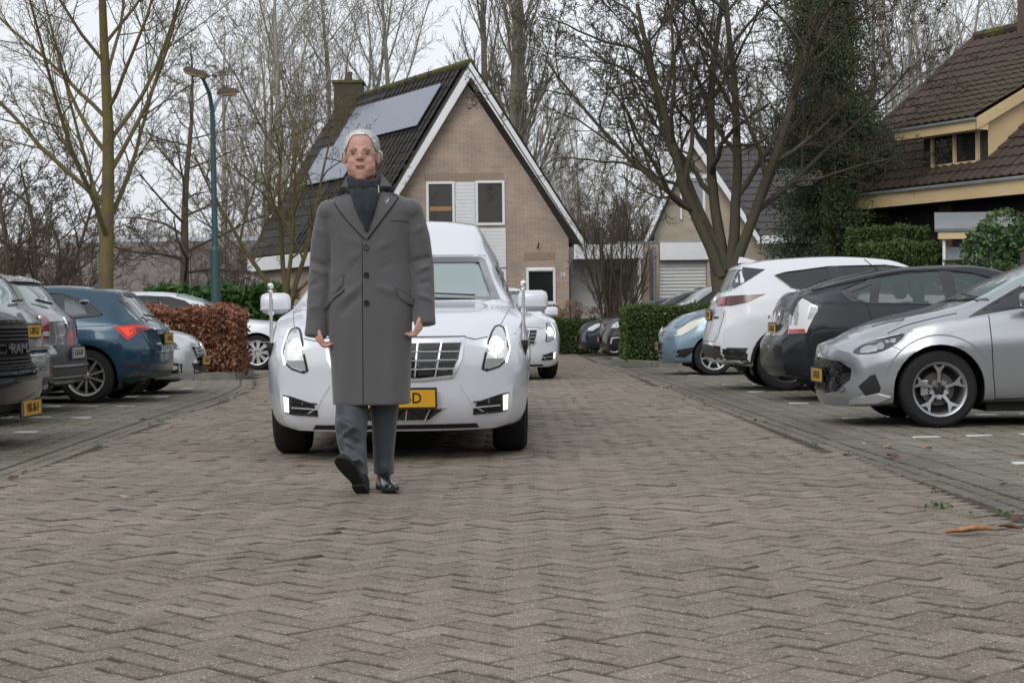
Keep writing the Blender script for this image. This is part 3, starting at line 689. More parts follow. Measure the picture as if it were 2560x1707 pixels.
def playhouse():
    p = at(2395, 620, 31); t = thing('garden_playhouse', 'small grey and purple garden playhouse with cream roof edge', 'playhouse', (p.x, p.y, 0))
    q = MB(); q.box((-.25, 0, 0), (.35, 1, 2.15)); q.build('front_wall', mat('pale_grey_board', (.30, .32, .36), .7, noise=(6, .2)), t)
    q = MB(); q.box((.355, .05, 0), (1.2, 1, 2.12)); q.build('door', mat('purple_paint', (.08, .055, .14), .6), t)
    q = MB(); q.box((-.42, -.3, 2.28), (1.4, -.22, 2.44)); q.build('fascia', M_cream, t)
    q = MB(); quad_slab(q, (-.5, -.34, 2.46), (1.45, -.34, 2.46), (1.2, 1.3, 2.85), (-.1, 1.3, 2.85), .05); q.build('roof', M_zinc, t)
    q = MB(); q.tube([(-.3, -.2, 0), (-.3, -.2, 2.3)], .03, 6); q.build('post', M_frame, t)
playhouse()
# ---------------------------------------------------------------- trees, hedges, shrubs
def bark(name, c, moss=None, amt=.5):
    m = mat(name, c, .9)
    nt = m.node_tree; N = nt.nodes; L = nt.links; b = N['Principled BSDF']
    g = N.new('ShaderNodeTexCoord'); t = N.new('ShaderNodeTexNoise'); t.inputs['Scale'].default_value = 2.2; t.inputs['Detail'].default_value = 6; L.new(g.outputs['Object'], t.inputs['Vector'])
    r = N.new('ShaderNodeMapRange'); r.inputs['From Min'].default_value = .38; r.inputs['From Max'].default_value = .62; r.inputs['To Max'].default_value = amt; L.new(t.outputs[0], r.inputs[0])
    mx = N.new('ShaderNodeMix'); mx.data_type = 'RGBA'; mx.inputs[6].default_value = (*c, 1); mx.inputs[7].default_value = (*(moss or c), 1); L.new(r.outputs[0], mx.inputs[0])
    t2 = N.new('ShaderNodeTexNoise'); t2.inputs['Scale'].default_value = 30; t2.inputs['Detail'].default_value = 5; L.new(g.outputs['Object'], t2.inputs['Vector'])
    r2 = N.new('ShaderNodeMapRange'); r2.inputs['To Min'].default_value = .6; r2.inputs['To Max'].default_value = 1.4; L.new(t2.outputs[0], r2.inputs[0])
    v = N.new('ShaderNodeVectorMath'); v.operation = 'SCALE'; L.new(mx.outputs[2], v.inputs[0]); L.new(r2.outputs[0], v.inputs['Scale']); L.new(v.outputs[0], b.inputs['Base Color'])
    bp = N.new('ShaderNodeBump'); bp.inputs['Distance'].default_value = .02; bp.inputs['Strength'].default_value = .6; L.new(t2.outputs[0], bp.inputs['Height']); L.new(bp.outputs[0], b.inputs['Normal'])
    return m
B_green = bark('mossy_green_bark', (.13, .10, .06), (.16, .14, .045), .95)
B_grey = bark('grey_bark', (.17, .15, .125), (.13, .13, .07), .6)
B_dark = bark('dark_wet_bark', (.075, .06, .05), (.085, .085, .035), .6)
B_brown = bark('brown_twigs', (.12, .088, .065), (.11, .10, .06), .5)
B_pale = bark('hazed_far_bark', (.30, .27, .235), (.25, .245, .19), .6)  # far bark paled in its colour to stand in for haze
def seg_mesh(name, segs, material, sides=3):
    """tapered prisms, one per branch segment"""
    A = np.array(segs, dtype=np.float64); P0 = A[:, 0:3]; P1 = A[:, 3:6]; r0 = A[:, 6]; r1 = A[:, 7]
    D = P1-P0; ln = np.linalg.norm(D, axis=1, keepdims=True); D = D/np.maximum(ln, 1e-9)
    ref = np.where(np.abs(D[:, 2:3]) > .9, np.array([[1., 0, 0]]), np.array([[0, 0, 1.]]))
    U = np.cross(D, ref); U /= np.linalg.norm(U, axis=1, keepdims=True); Wv = np.cross(D, U)
    q = np.arange(sides)*2*math.pi/sides; c = np.cos(q); s = np.sin(q)
    off = U[:, None, :]*c[None, :, None]+Wv[:, None, :]*s[None, :, None]
    V = np.concatenate([P0[:, None, :]+off*r0[:, None, None], P1[:, None, :]+D[:, None, :]*(r1[:, None, None]*.3)+off*r1[:, None, None]], axis=1).reshape(-1, 3)
    f = np.array([(k, (k+1) % sides, (k+1) % sides+sides, k+sides) for k in range(sides)])
    F = (f[None]+(np.arange(len(A))*2*sides)[:, None, None]).reshape(-1, 4)
    return np_mesh(name, V, F, material, smooth=True)
def grow(rs, p, d, L_, r, lev, P, out):
    """one branch and what grows from it; out[level] collects segments"""
    c = P['lv'][lev]; n = c['n']; sl = L_/n; r1 = r*c.get('tip', .35)
    pts = [p]; dirs = [d]; q = p; dd = d
    for i in range(n):
        w = c['wig']; dd = dd+np.array([rs.gauss(0, w), rs.gauss(0, w), rs.gauss(0, w)])+np.array([0, 0, c.get('up', 0)])
        dd = dd/math.sqrt(dd.dot(dd)); q2 = q+dd*sl
        ra = r+(r1-r)*i/n; rb = r+(r1-r)*(i+1)/n
        out[lev].append((*q, *q2, ra, rb)); q = q2; pts.append(q); dirs.append(dd)
    if lev+1 >= len(P['lv']): return
    k = P['lv'][lev+1]; m = c['kids']; m = m if isinstance(m, int) else rs.randint(*m)
    ph = rs.random()*6.28
    for j in range(m):
        f = c.get('from', .25)+(1-c.get('from', .25))*((j+rs.random())/m)
        f = min(f, .999); i = int(f*n); t = f*n-i; b = pts[i]+(pts[i+1]-pts[i])*t; dd = dirs[i+1]
        ang = rad(rs.gauss(k['ang'], k.get('angv', 8))); ph += 2.4+rs.gauss(0, .5)
        ref = np.array([1., 0, 0]) if abs(dd[2]) > .8 else np.array([0, 0, 1.])
        u = np.cross(dd, ref); u /= math.sqrt(u.dot(u)); v = np.cross(dd, u)
        nd = dd*math.cos(ang)+(u*math.cos(ph)+v*math.sin(ph))*math.sin(ang)
        if P.get('flat') : nd[1] *= P['flat']; nd /= math.sqrt(nd.dot(nd))
        rr = (r+(r1-r)*f)*k.get('rr', .6); rr = max(rr, P.get('rmin', .004))
        ll = k['len']*L_*rs.uniform(.75, 1.2)*(1-c.get('fall', .45)*f)
        grow(rs, b, nd, ll, rr, lev+1, P, out)
def tree_meshes(name, seed, P, material, H=10., split=2):
    rs = random.Random(seed); out = [[] for _ in P['lv']]
    for st in P.get('stems', [((0, 0, 0), (0, 0, 1), 1., 1.)]):
        b, d, lf, rf = st[:4]; bare = len(st) > 4; d = np.array(d, float); d /= np.linalg.norm(d)
        grow(rs, np.array(b, float), d, P['h']*lf, P['r']*rf, 0, dict(P, lv=[dict(P['lv'][0], tip=.8)]) if bare else P, out)
    tr = [s for l in out[:split] for s in l]; cr = [s for l in out[split:] for s in l]
    return seg_mesh(name+'_trunk', tr, material, 7), seg_mesh(name+'_crown', cr, P.get('twig', material), 3), len(cr)
def plant_tree(meshes, loc, label, group=None, rz=0., sc=1., name='bare_tree', cat='tree'):
    t = thing(name, label, cat, loc, rz, group); t.scale = (sc, sc, sc)
    for nm, me in (('trunk', meshes[0]), ('crown', meshes[1])): link(bpy.data.objects.new(nm, me), t)
    return t
L = dict
P_left = L(h=11.8, r=.185, rmin=.0045, lv=[L(n=14, wig=.025, up=.01, kids=24, **{'from': .19}, tip=.12, fall=.45), L(n=9, wig=.06, up=.085, ang=42, len=.50, kids=12, rr=.42, fall=.42), L(n=6, wig=.09, up=.05, ang=36, len=.42, kids=10, rr=.5), L(n=5, wig=.12, up=.03, ang=36, len=.48, kids=7, rr=.55), L(n=3, wig=.14, ang=36, len=.5, kids=0, rr=.7)])
P_gnarl = L(h=5.6, r=.15, rmin=.0065, lv=[L(n=9, wig=.05, up=.05, kids=9, **{'from': .22}, tip=.3, fall=.2), L(n=9, wig=.13, up=.03, ang=42, len=.55, kids=9, rr=.6, fall=.3), L(n=8, wig=.20, up=.03, ang=46, len=.45, kids=11, rr=.55, **{'from': .15}), L(n=4, wig=.3, up=.04, ang=52, len=.34, kids=5, rr=.6, tip=.6, **{'from': .2}), L(n=3, wig=.35, up=.06, ang=50, len=.5, kids=0, rr=.75, tip=.5)])
P_big = dict(P_gnarl); P_big['r'] = .128; P_big['h'] = 6.0
P_big['stems'] = [((0, 0, .0), (-.01, 0, 1), .36, 1.75, 1), ((-.10, 0, 1.75), (-.42, .1, 1), .95, 1.0), ((-.03, .05, 1.85), (-.10, .15, 1), 1.0, 1.0), ((.06, 0, 1.9), (.10, -.1, 1), 1.0, .95), ((.10, -.05, 1.8), (.42, -.2, 1), .95, .95), ((-.12, .1, 2.3), (-.5, .5, 1), .9, .65), ((-.45, .0, 2.9), (-1.0, -.1, .75), .75, .5), ((.45, .05, 2.9), (1.0, .2, .8), .75, .5)]
P_small = dict(P_gnarl); P_small['h'] = 4.6; P_small['r'] = .085; P_small['rmin'] = .005; P_small['lv'] = [dict(l_) for l_ in P_gnarl['lv']]; P_small['lv'][0]['kids'] = 7; P_small['lv'][1]['kids'] = 8; P_small['lv'][2]['kids'] = 8; P_small['lv'][3]['kids'] = 4
P_small['stems'] = [((0, 0, 0), (0.05, 0, 1), .30, 1.4), ((0, 0, 1.25), (-.55, .1, 1), .95, .8), ((.02, 0, 1.3), (-.1, .2, 1), 1.0, .85), ((.03, 0, 1.2), (.45, 0, 1), .95, .8), ((0, 0, 1.5), (.12, -.3, 1), .9, .7), ((0, 0, 1.4), (.8, .1, .8), .7, .55)]
P_pop = L(h=22, r=.34, rmin=.012, lv=[L(n=14, wig=.02, up=.02, kids=34, **{'from': .1}, tip=.15, fall=.6), L(n=7, wig=.04, up=.09, ang=26, len=.30, kids=10, rr=.33, fall=.4), L(n=4, wig=.08, up=.10, ang=26, len=.40, kids=8, rr=.5), L(n=3, wig=.1, up=.08, ang=24, len=.45, kids=0, rr=.6)])
P_bg = L(h=17, r=.23, rmin=.009, lv=[L(n=12, wig=.035, up=.03, kids=12, **{'from': .16}, tip=.15, fall=.45), L(n=8, wig=.06, up=.05, ang=38, len=.45, kids=10, rr=.5), L(n=6, wig=.09, up=.05, ang=34, len=.42, kids=9, rr=.5), L(n=3, wig=.12, up=.03, ang=34, len=.42, kids=4, rr=.6), L(n=2, wig=.12, ang=36, len=.5, kids=0, rr=.7)])
P_bgm = dict(P_bg); P_bgm['stems'] = [((0, 0, 0), (-.16, 0, 1), 1, .8), ((.3, 0, 0), (.14, .1, 1), .95, .75), ((.1, .2, 0), (.0, -.2, 1), .85, .6)]
P_med = L(h=8.2, r=.15, rmin=.007, lv=[L(n=12, wig=.03, up=.02, kids=22, **{'from': .22}, tip=.12, fall=.5), L(n=7, wig=.08, up=.01, ang=66, len=.34, kids=8, rr=.4, fall=.3), L(n=5, wig=.12, up=.03, ang=42, len=.45, kids=7, rr=.5), L(n=4, wig=.16, up=.0, ang=40, len=.5, kids=4, rr=.6), L(n=2, wig=.2, ang=38, len=.5, kids=0, rr=.8)])
P_hazel = L(h=3.4, r=.04, rmin=.0045, lv=[L(n=10, wig=.045, up=.03, kids=10, **{'from': .2}, tip=.25, fall=.4), L(n=6, wig=.09, up=.09, ang=30, len=.42, kids=6, rr=.5), L(n=4, wig=.13, up=.06, ang=32, len=.4, kids=5, rr=.6), L(n=2, wig=.2, ang=40, len=.4, kids=0, rr=.8)])
P_hazel['stems'] = [((.16*math.cos(a), .16*math.sin(a), 0), (.30*math.cos(a)*f, .30*math.sin(a)*f, 1), .8+.3*((i*7) % 5)/5, 1) for i, (a, f) in enumerate([(j*2.4, .35+.65*(j % 3)/2) for j in range(13)])]
P_dense = L(h=4.6, r=.085, rmin=.007, lv=[L(n=8, wig=.06, up=.03, kids=13, **{'from': .12}, tip=.25, fall=.35), L(n=7, wig=.1, up=.04, ang=46, len=.50, kids=10, rr=.5), L(n=5, wig=.14, up=.04, ang=42, len=.42, kids=8, rr=.55), L(n=3, wig=.18, ang=42, len=.42, kids=3, rr=.6), L(n=2, wig=.2, ang=40, len=.5, kids=0, rr=.8)])
P_dense['stems'] = [((0, 0, 0), (-.25, 0, 1), 1, 1), ((.1, .1, 0), (.1, .3, 1), 1.05, 1), ((.2, 0, 0), (.45, 0, 1), .95, .9), ((0, -.1, 0), (-.6, -.1, 1), .8, .7), ((.1, 0, 0), (.75, -.1, .9), .75, .7)]
T_left = tree_meshes('maple', 5, P_left, B_green)
T_big = tree_meshes('forked_tree', 11, P_big, B_dark)
T_small = tree_meshes('small_forked_tree', 8, P_small, B_green)
T_pop = tree_meshes('poplar', 3, P_pop, B_grey); T_pop2 = tree_meshes('poplar', 14, P_pop, B_grey)
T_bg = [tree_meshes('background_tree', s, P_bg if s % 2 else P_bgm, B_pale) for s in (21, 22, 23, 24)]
T_med = tree_meshes('upright_tree', 31, P_med, B_brown)
T_haz = tree_meshes('hazel', 41, P_hazel, B_dark)
T_den = tree_meshes('thicket', 51, P_dense, B_brown)
def gz(px, d): return ((px-1280)/FPX*d, d, 0.)
plant_tree(T_left, gz(258, 36.5), 'large bare tree with mossy yellow-green trunk behind the blue hatchback', rz=2.0)
plant_tree(T_big, gz(1818, 34.6), 'big bare tree with forked dark stems behind the white suv', rz=0)
plant_tree(T_small, gz(716, 41), 'small bare forked tree beside the steep-gabled house, left of the man', rz=0)
plant_tree(T_med, gz(462, 44), 'slender bare tree between the mossy trunk and the lamp post', rz=1)
plant_tree(T_haz, gz(1540, 45.5), 'many-stemmed bare shrub tree in front of the carport', rz=.6, sc=1.12)
G_bg = 'bare trees beyond the houses'
plant_tree(T_den, gz(55, 38), 'dense bare shrubby tree at the left edge of the picture', rz=.3, sc=1.0)
plant_tree(T_den, gz(-60, 44), 'taller dense bare tree behind the shrubby one at the left edge', rz=2.3, sc=1.25)
plant_tree(T_pop, gz(1262, 72), 'tall narrow poplar rising right behind the gable peak', G_bg, sc=.95, name='poplar_tree')
plant_tree(T_pop2, gz(1300, 76), 'second narrow poplar, just right of the tallest one', G_bg, 1.5, sc=.92, name='poplar_tree')
plant_tree(T_pop2, gz(1225, 82), 'narrow poplar half behind the gable peak', G_bg, 3.5, sc=.95, name='poplar_tree')
bgs = [(560, 64, 0, .70, 'bare tree with fine upright twigs just right of the lamp post'), (670, 76, 1, .86, 'tall bare tree left of the brick chimney'),
       (745, 68, 2, .95, 'bare tree whose leaning stems rise above the solar panels'), (860, 78, 3, 1.05, 'tall bare tree directly behind the chimney'),
       (985, 76, 0, 1.02, 'tall bare tree above the roof, right of the chimney'),
       (1385, 66, 1, .44, 'low bare tree in the gap right of the white gable edge'), (1460, 72, 3, .56, 'bare tree between the poplars and the pale house'),
       (1560, 68, 0, .50, 'bare tree behind the carport roof'), (1650, 76, 2, .62, 'bare tree left of the pale house roof'),
       (1890, 86, 3, .95, 'tall bare tree behind the fork of the big tree'),
       (2010, 80, 0, .98, 'tall bare tree left of the conifer top'), (2150, 74, 2, .98, 'bare tree right behind the conifer'),
       (2235, 70, 1, .90, 'bare tree left of the brown tiled roof'), (2310, 78, 3, 1.02, 'pale bare tree above the left end of the brown roof'),
       (2410, 76, 0, .95, 'bare tree above the brown roof ridge'), (2520, 74, 2, .98, 'bare tree behind the brown house at the right edge'),
       (340, 96, 1, .36, 'small far bare tree above the low building'), (420, 94, 3, .36, 'small far tree seen over the middle of the low roof'), (270, 98, 2, .34, 'small far tree behind the mossy trunk'),
       (600, 88, 3, .42, 'low bare tree right of the low building'), (120, 88, 0, .40, 'far bare tree behind the left end of the low building'),
       (1340, 92, 2, .5, 'pale low tree seen below the poplars')]
for i, (px, d, k, sc, lab) in enumerate(bgs):
    plant_tree(T_bg[k], gz(px, d), lab, G_bg, rz=i*1.7, sc=sc)
gaps = [(500, 58), (590, 60), (690, 63), (1420, 60), (1500, 61), (1585, 62), (2030, 62), (2110, 60), (2190, 60), (2260, 64), (300, 66), (100, 58)]
labs = ['bare bush behind the green hedge near the lamp post', 'tangled bare bush behind the green hedge, right of the lamp post', 'bare bush beside the left eave of the steep house', 'bare bush just right of the white gable edge', 'bare bush behind the carport', 'bare bush left of the pale gable', 'bare bush behind the conifer trunk', 'bare bush between conifer and brown house', 'bare bush at the left end of the brown roof', 'bare bush behind the brown roof', 'low brown bush before the long low building', 'brown bush at the left end of the long low building']
for i, ((px, d), lab) in enumerate(zip(gaps, labs)):
    plant_tree(T_den, gz(px, d), lab, 'bare bushes behind the gardens', rz=i*1.3, sc=(.78+.2*(i % 3) if px > 700 else .7) if px > 450 else .34, name='bare_bush', cat='bush')

def leaves(rs, pts, size, nrm=None, jitter=1., droop=0.):
    """rhomb leaves at the given points as arrays"""
    n = len(pts); P = np.asarray(pts)
    D = rs.normal(size=(n, 3)); 
    if droop: D[:, 2] -= droop
    if nrm is not None: D = D*jitter+np.asarray(nrm)
    D /= np.linalg.norm(D, axis=1, keepdims=True)
    R = rs.normal(size=(n, 3)); U = np.cross(D, R); U /= np.linalg.norm(U, axis=1, keepdims=True)
    s = (size*rs.uniform(.6, 1.3, n))[:, None]
    V = np.stack([P-D*s, P+U*s*.5+D*s*.1, P+D*s, P-U*s*.5+D*s*.1], 1).reshape(-1, 3)
    F = np.arange(n*4).reshape(-1, 4)
    return V, F, np.repeat(rs.random(n), 4)
def leaf_mat(name, c1, c2, rough=.5, spec=.4):
    m = mat(name, c1, rough, spec=spec); nt = m.node_tree; N = nt.nodes
    a = N.new('ShaderNodeAttribute'); a.attribute_name = 'rnd'; mx = N.new('ShaderNodeMix'); mx.data_type = 'RGBA'
    mx.inputs[6].default_value = (*c1, 1); mx.inputs[7].default_value = (*c2, 1); nt.links.new(a.outputs['Fac'], mx.inputs[0]); nt.links.new(mx.outputs[2], N['Principled BSDF'].inputs['Base Color'])
    return m
def lump_box(rs, a, b, n, lump=.06):
    """points spread over the faces of a slightly lumpy box, with outward normals"""
    a = np.array(a); b = np.array(b); s = b-a
    areas = np.array([s[1]*s[2], s[1]*s[2], s[0]*s[2], s[0]*s[2], s[0]*s[1]]); k = rs.choice(5, n, p=areas/areas.sum())
    P = a+rs.random((n, 3))*s; Nn = np.zeros((n, 3))
    for j, (ax, sg) in enumerate(((0, -1), (0, 1), (1, -1), (1, 1), (2, 1))):
        m = k == j; P[m, ax] = a[ax] if sg < 0 else b[ax]; Nn[m, ax] = sg
    w = lump*(np.sin(P[:, 0]*5.1+1)+np.sin(P[:, 1]*4.3+2)+np.sin(P[:, 2]*6.7)+np.sin(P[:, 0]*11+P[:, 2]*9))*.4
    return P+Nn*w[:, None]+rs.normal(0, lump*.45, (n, 3)), Nn
def hedge(name, label, loc, rz, size, leaf, n, m, core, lump=.06, cat='hedge', jit=1., seed=1):
    rs = np.random.RandomState(seed); t = thing(name, label, cat, loc, rz)
    w, d, h = size; P, Nn = lump_box(rs, (-w/2, -d/2, .05), (w/2, d/2, h), n, lump)
    P2, N2 = lump_box(rs, (-w/2+.07, -d/2+.07, .05), (w/2-.07, d/2-.07, h-.08), n//2, lump)
    V, F, R_ = leaves(rs, np.concatenate([P, P2]), leaf, np.concatenate([Nn, N2]), jit)
    o = link(bpy.data.objects.new('foliage', np_mesh('foliage', V, F, m, attrs=R_)), t)
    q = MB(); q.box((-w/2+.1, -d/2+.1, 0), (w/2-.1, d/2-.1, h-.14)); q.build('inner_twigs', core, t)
    sg = []
    r2 = random.Random(seed)
    for _ in range(int(w*60)):
        x, y, z = r2.uniform(-w/2, w/2), r2.uniform(-d/2, d/2), r2.uniform(.2, h-.1); sg.append((x, y, z, x+r2.gauss(0, .12), y+r2.gauss(0, .12), z+.2, .006, .003))
    link(bpy.data.objects.new('stems', seg_mesh('stems', sg, B_brown)), t)
    return t
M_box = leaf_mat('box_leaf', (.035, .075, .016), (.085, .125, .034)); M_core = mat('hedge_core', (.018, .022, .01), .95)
M_laurel = leaf_mat('laurel_leaf', (.035, .10, .022), (.09, .19, .045), .3)
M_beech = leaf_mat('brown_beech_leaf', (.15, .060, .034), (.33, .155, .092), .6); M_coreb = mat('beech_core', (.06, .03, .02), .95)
M_con = leaf_mat('conifer_leaf', (.055, .086, .042), (.115, .145, .066), .6); M_con2 = leaf_mat('conifer_brown', (.06, .05, .025), (.10, .08, .04), .7)
hedge('box_hedge', 'large clipped dark green box hedge on the kerbed island left of the light blue hatchback', (6.2, 34.9, .05), 0, (7.9, 1.9, 1.10), .032, 46000, M_box, M_core, .035, seed=1)
hedge('beech_hedge', 'rust brown beech hedge with dry leaves between the silver car and the white limousine', (-7.55, 29.2, .05), 0, (5.9, 1.6, 1.07), .042, 27000, M_beech, M_coreb, .07, seed=2)
hedge('laurel_hedge', 'broad green laurel hedge behind the lamp post', (-7.35, 43, 0), .0, (3.4, 1.5, 1.78), .085, 8000, M_laurel, M_core, .11, seed=3)
hedge('low_hedge', 'low clipped hedge before the house door, left of the dark blue hatchback', (1.15, 46.6, 0), 0, (2.2, .9, .92), .035, 9000, M_box, M_core, .04, seed=4)
hedge('garden_hedge', 'tall clipped hedge behind the garden wall, left of the playhouse', (7.35, 33.5, 0), -.25, (1.5, 1, 2.62), .032, 24000, M_box, M_core, .05, seed=5)
hedge('garden_hedge', 'lower clipped hedge in front of the tall one behind the garden wall', (7.1, 31.5, 0), -.25, (1.35, .8, 2.2), .032, 16000, M_box, M_core, .05, seed=6)
def shrub(name, label, loc, r, n, leaf, m, seed, cat='shrub', squash=1.):
    rs = np.random.RandomState(seed); t = thing(name, label, cat, loc)
    cl = rs.normal(size=(26, 3)); cl /= np.linalg.norm(cl, axis=1, keepdims=True); cl *= rs.uniform(.35, .95, (26, 1))*r; cl[:, 2] = np.abs(cl[:, 2])*squash+r*.35
    k = rs.randint(0, 26, n); d = rs.normal(size=(n, 3)); d /= np.linalg.norm(d, axis=1, keepdims=True)
    P = cl[k]+d*(rs.uniform(.75, 1.0, (n, 1))**.5)*r*.34
    V, F, R_ = leaves(rs, P, leaf, d, .8); link(bpy.data.objects.new('foliage', np_mesh('foliage', V, F, m, attrs=R_)), t)
    sg = [(0, 0, 0, *c, .02, .006) for c in cl]; link(bpy.data.objects.new('stems', seg_mesh('stems', sg, B_brown)), t)
    return t
p = at(2530, 600, 27.5)
shrub('rhododendron', 'glossy green rhododendron at the right edge above the garden wall', (p.x+.30, p.y, .70), 1.3, 20000, .052, leaf_mat('rhododendron_leaf', (.04, .085, .03), (.10, .16, .06), .3), 7)
p = gz(1455, 47.5)
def hydrangea():
    t = thing('hydrangea', 'hydrangea with dried brown flower heads above the low hedge', 'shrub', (p[0], p[1]+.2, 0)); rs = np.random.RandomState(9)
    sg = []; Ps = []
    for i in range(30):
        x, y, z = rs.uniform(-.85, .7), rs.uniform(-.3, .3), rs.uniform(.95, 1.38); sg.append((x*.6, y*.5, 0, x, y, z, .008, .005))
        d = rs.normal(size=(60, 3)); d /= np.linalg.norm(d, axis=1, keepdims=True); Ps.append(np.array([x, y, z])+d*.095)
    P = np.concatenate(Ps); V, F, R_ = leaves(rs, P, .03); link(bpy.data.objects.new('flower_heads', np_mesh('flower_heads', V, F, leaf_mat('dry_flower', (.19, .12, .065), (.33, .23, .14), .8), attrs=R_)), t)
    link(bpy.data.objects.new('stems', seg_mesh('stems', sg, B_brown)), t)
hydrangea()
def conifer():
    x, y, _ = gz(2078, 37); t = thing('conifer_tree', 'dark green conifer with mossy trunk in front of the brown house', 'tree', (x, y, 0)); rs = np.random.RandomState(12)
    q = MB(); q.tube([(0, 0, 0), (.02, 0, 1.5), (0, .0, 3), (.03, 0, 6), (0, 0, 8.6)], [.25, .21, .19, .13, .04], 10); q.build('trunk', B_green, t, smooth=True)
    Ps = []; Ds = []; sg = []
    for i in range(240):
        z = 1.95+rs.uniform(0, 1)**1.0*7.0; f = (z-1.9)/7.0; R = 1.6*(1-.5*f)*(.55+.45*min(1, f*6)); a = rs.uniform(0, 6.283)
        if f > .55: R *= .72
        L_ = R*rs.uniform(.7, 1.12); b = np.array([math.cos(a)*L_, math.sin(a)*L_, rs.uniform(-.25, .45)]); sg.append((0, 0, z, b[0], b[1], z+b[2], .03, .008))
        n = 520; tt = rs.uniform(.35, 1.05, n)[:, None]; c = np.array([0, 0, z])+b*tt+rs.normal(0, 1, (n, 3))*np.array([.16, .16, .15])*(.5+tt*.7)
        c[:, 2] -= .1*tt[:, 0]; Ps.append(c); Ds.append(np.repeat(b[None]/L_+np.array([[0, 0, -.6]]), n, 0))
    P = np.concatenate(Ps); D = np.concatenate(Ds); V, F, R_ = leaves(rs, P, .034, D, .7)
    link(bpy.data.objects.new('crown', np_mesh('crown', V, F, M_con, attrs=R_)), t)
    link(bpy.data.objects.new('branches', seg_mesh('branches', sg, B_dark, 4)), t)
conifer()
# far woodland closing the horizon; unseen tree belt added to darken car reflections
def far_wood():
    rs = random.Random(77); sg = []
    for i in range(5200):
        x = rs.uniform(-62, 62); y = 118+rs.uniform(0, 14); h = rs.uniform(3.5, 8.5); l = rs.gauss(0, .7); sg.append((x, y, 0, x+l, y, h, .09, .015))
        for k in range(3):
            z = h*rs.uniform(.25, .9); sg.append((x+l*z/h, y, z, x+l*z/h+rs.gauss(0, 1.1), y, z+rs.uniform(.6, 2.4), .035, .01))
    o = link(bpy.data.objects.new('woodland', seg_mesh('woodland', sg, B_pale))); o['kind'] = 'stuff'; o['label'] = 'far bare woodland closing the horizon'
    rs2 = np.random.RandomState(3); n = 26000; a = rs2.uniform(.55*math.pi, 2.45*math.pi, n)+0; R = rs2.uniform(34, 44, n); P = np.stack([np.cos(a-.0)*R, 14+np.sin(a)*R, rs2.uniform(0, 1, n)**1.3*8.5*(.65+.35*np.sin(a*9)*np.cos(a*23))], 1)
    P = P[(P[:, 1] < 4+np.abs(P[:, 0])*.0) | (np.abs(P[:, 0]) > 26)]; P = P[~((P[:, 1] > 20) & (np.abs(P[:, 0]) < P[:, 1]*.34+3))]
    V, F, R_ = leaves(rs2, P, .62); o = link(bpy.data.objects.new('tree_belt', np_mesh('tree_belt', V, F, leaf_mat('belt_leaf', (.035, .04, .022), (.07, .065, .04), .8), attrs=R_))); o['kind'] = 'stuff'; o['label'] = 'unseen belt of evergreens added round the car park to darken reflections'
far_wood()
# ---------------------------------------------------------------- vehicles
M_tyre = mat('tyre_rubber', (.011, .011, .012), .82, noise=(30, .15))
M_rimS = mat('silver_alloy', (.52, .53, .54), .28, metal=.85)
M_rimD = mat('dark_alloy', (.05, .05, .055), .35, metal=.7)
M_rimG = mat('grey_alloy', (.30, .29, .27), .4, metal=.7)
M_chrome = mat('chrome', (.80, .81, .83), .26, metal=.75)
M_trim = mat('black_trim', (.014, .014, .015), .5)
M_gloss = mat('gloss_black', (.008, .008, .009), .08, coat=1)
M_seam = mat('panel_gap', (.006, .006, .006), .8)
M_cabin = mat('dark_cabin', (.022, .022, .024), .9)
M_seat = mat('seat_fabric', (.03, .03, .034), .85)
M_plate = mat('yellow_plate', (.62, .33, .012), .45)
M_platew = mat('pale_plate', (.40, .38, .34), .5)
M_plet = mat('plate_letters', (.012, .012, .012), .5)
M_blue = mat('plate_blue', (.02, .06, .32), .5)
M_red = mat('red_lens', (.42, .012, .010), .12, coat=1)
M_dred = mat('dark_red_lens', (.055, .003, .005), .25, coat=1)
M_lens = mat('clear_lens', (.62, .64, .66), .12, metal=.35, coat=1)
M_lensd = mat('smoked_lens', (.05, .05, .058), .1, metal=.3, coat=1)
M_amber = mat('amber_lens', (.65, .18, .01), .2)
M_lit = mat('lit_headlamp', (1, 1, 1), .3, emit=((1.0, .97, .88), 14.0))
M_lit2 = mat('lit_running_light', (1, 1, .9), .3, emit=((1.0, .96, .82), 1.0))
M_badge = mat('badge_metal', (.55, .56, .58), .25, metal=.8)
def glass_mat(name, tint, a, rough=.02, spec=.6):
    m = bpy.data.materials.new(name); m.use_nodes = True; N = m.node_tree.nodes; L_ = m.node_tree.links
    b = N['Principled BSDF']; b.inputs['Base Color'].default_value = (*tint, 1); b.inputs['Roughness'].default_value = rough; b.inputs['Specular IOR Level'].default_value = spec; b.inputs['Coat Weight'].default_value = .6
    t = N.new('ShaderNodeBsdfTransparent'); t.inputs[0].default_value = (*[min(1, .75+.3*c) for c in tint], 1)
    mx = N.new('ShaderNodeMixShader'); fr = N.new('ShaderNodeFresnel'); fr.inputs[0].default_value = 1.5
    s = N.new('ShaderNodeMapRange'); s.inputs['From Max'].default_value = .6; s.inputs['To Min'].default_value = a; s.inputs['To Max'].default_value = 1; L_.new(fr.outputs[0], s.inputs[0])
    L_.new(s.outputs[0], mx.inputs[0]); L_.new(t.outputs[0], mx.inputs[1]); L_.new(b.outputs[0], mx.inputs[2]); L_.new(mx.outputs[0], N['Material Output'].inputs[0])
    return m
G_clear = glass_mat('car_glass', (.11, .15, .145), .40)
G_dark = glass_mat('privacy_glass', (.012, .013, .015), .86)
G_pale = glass_mat('painted_sky_glass', (.34, .42, .42), .72)  # pale base colour stands in for the sky mirrored in the glass
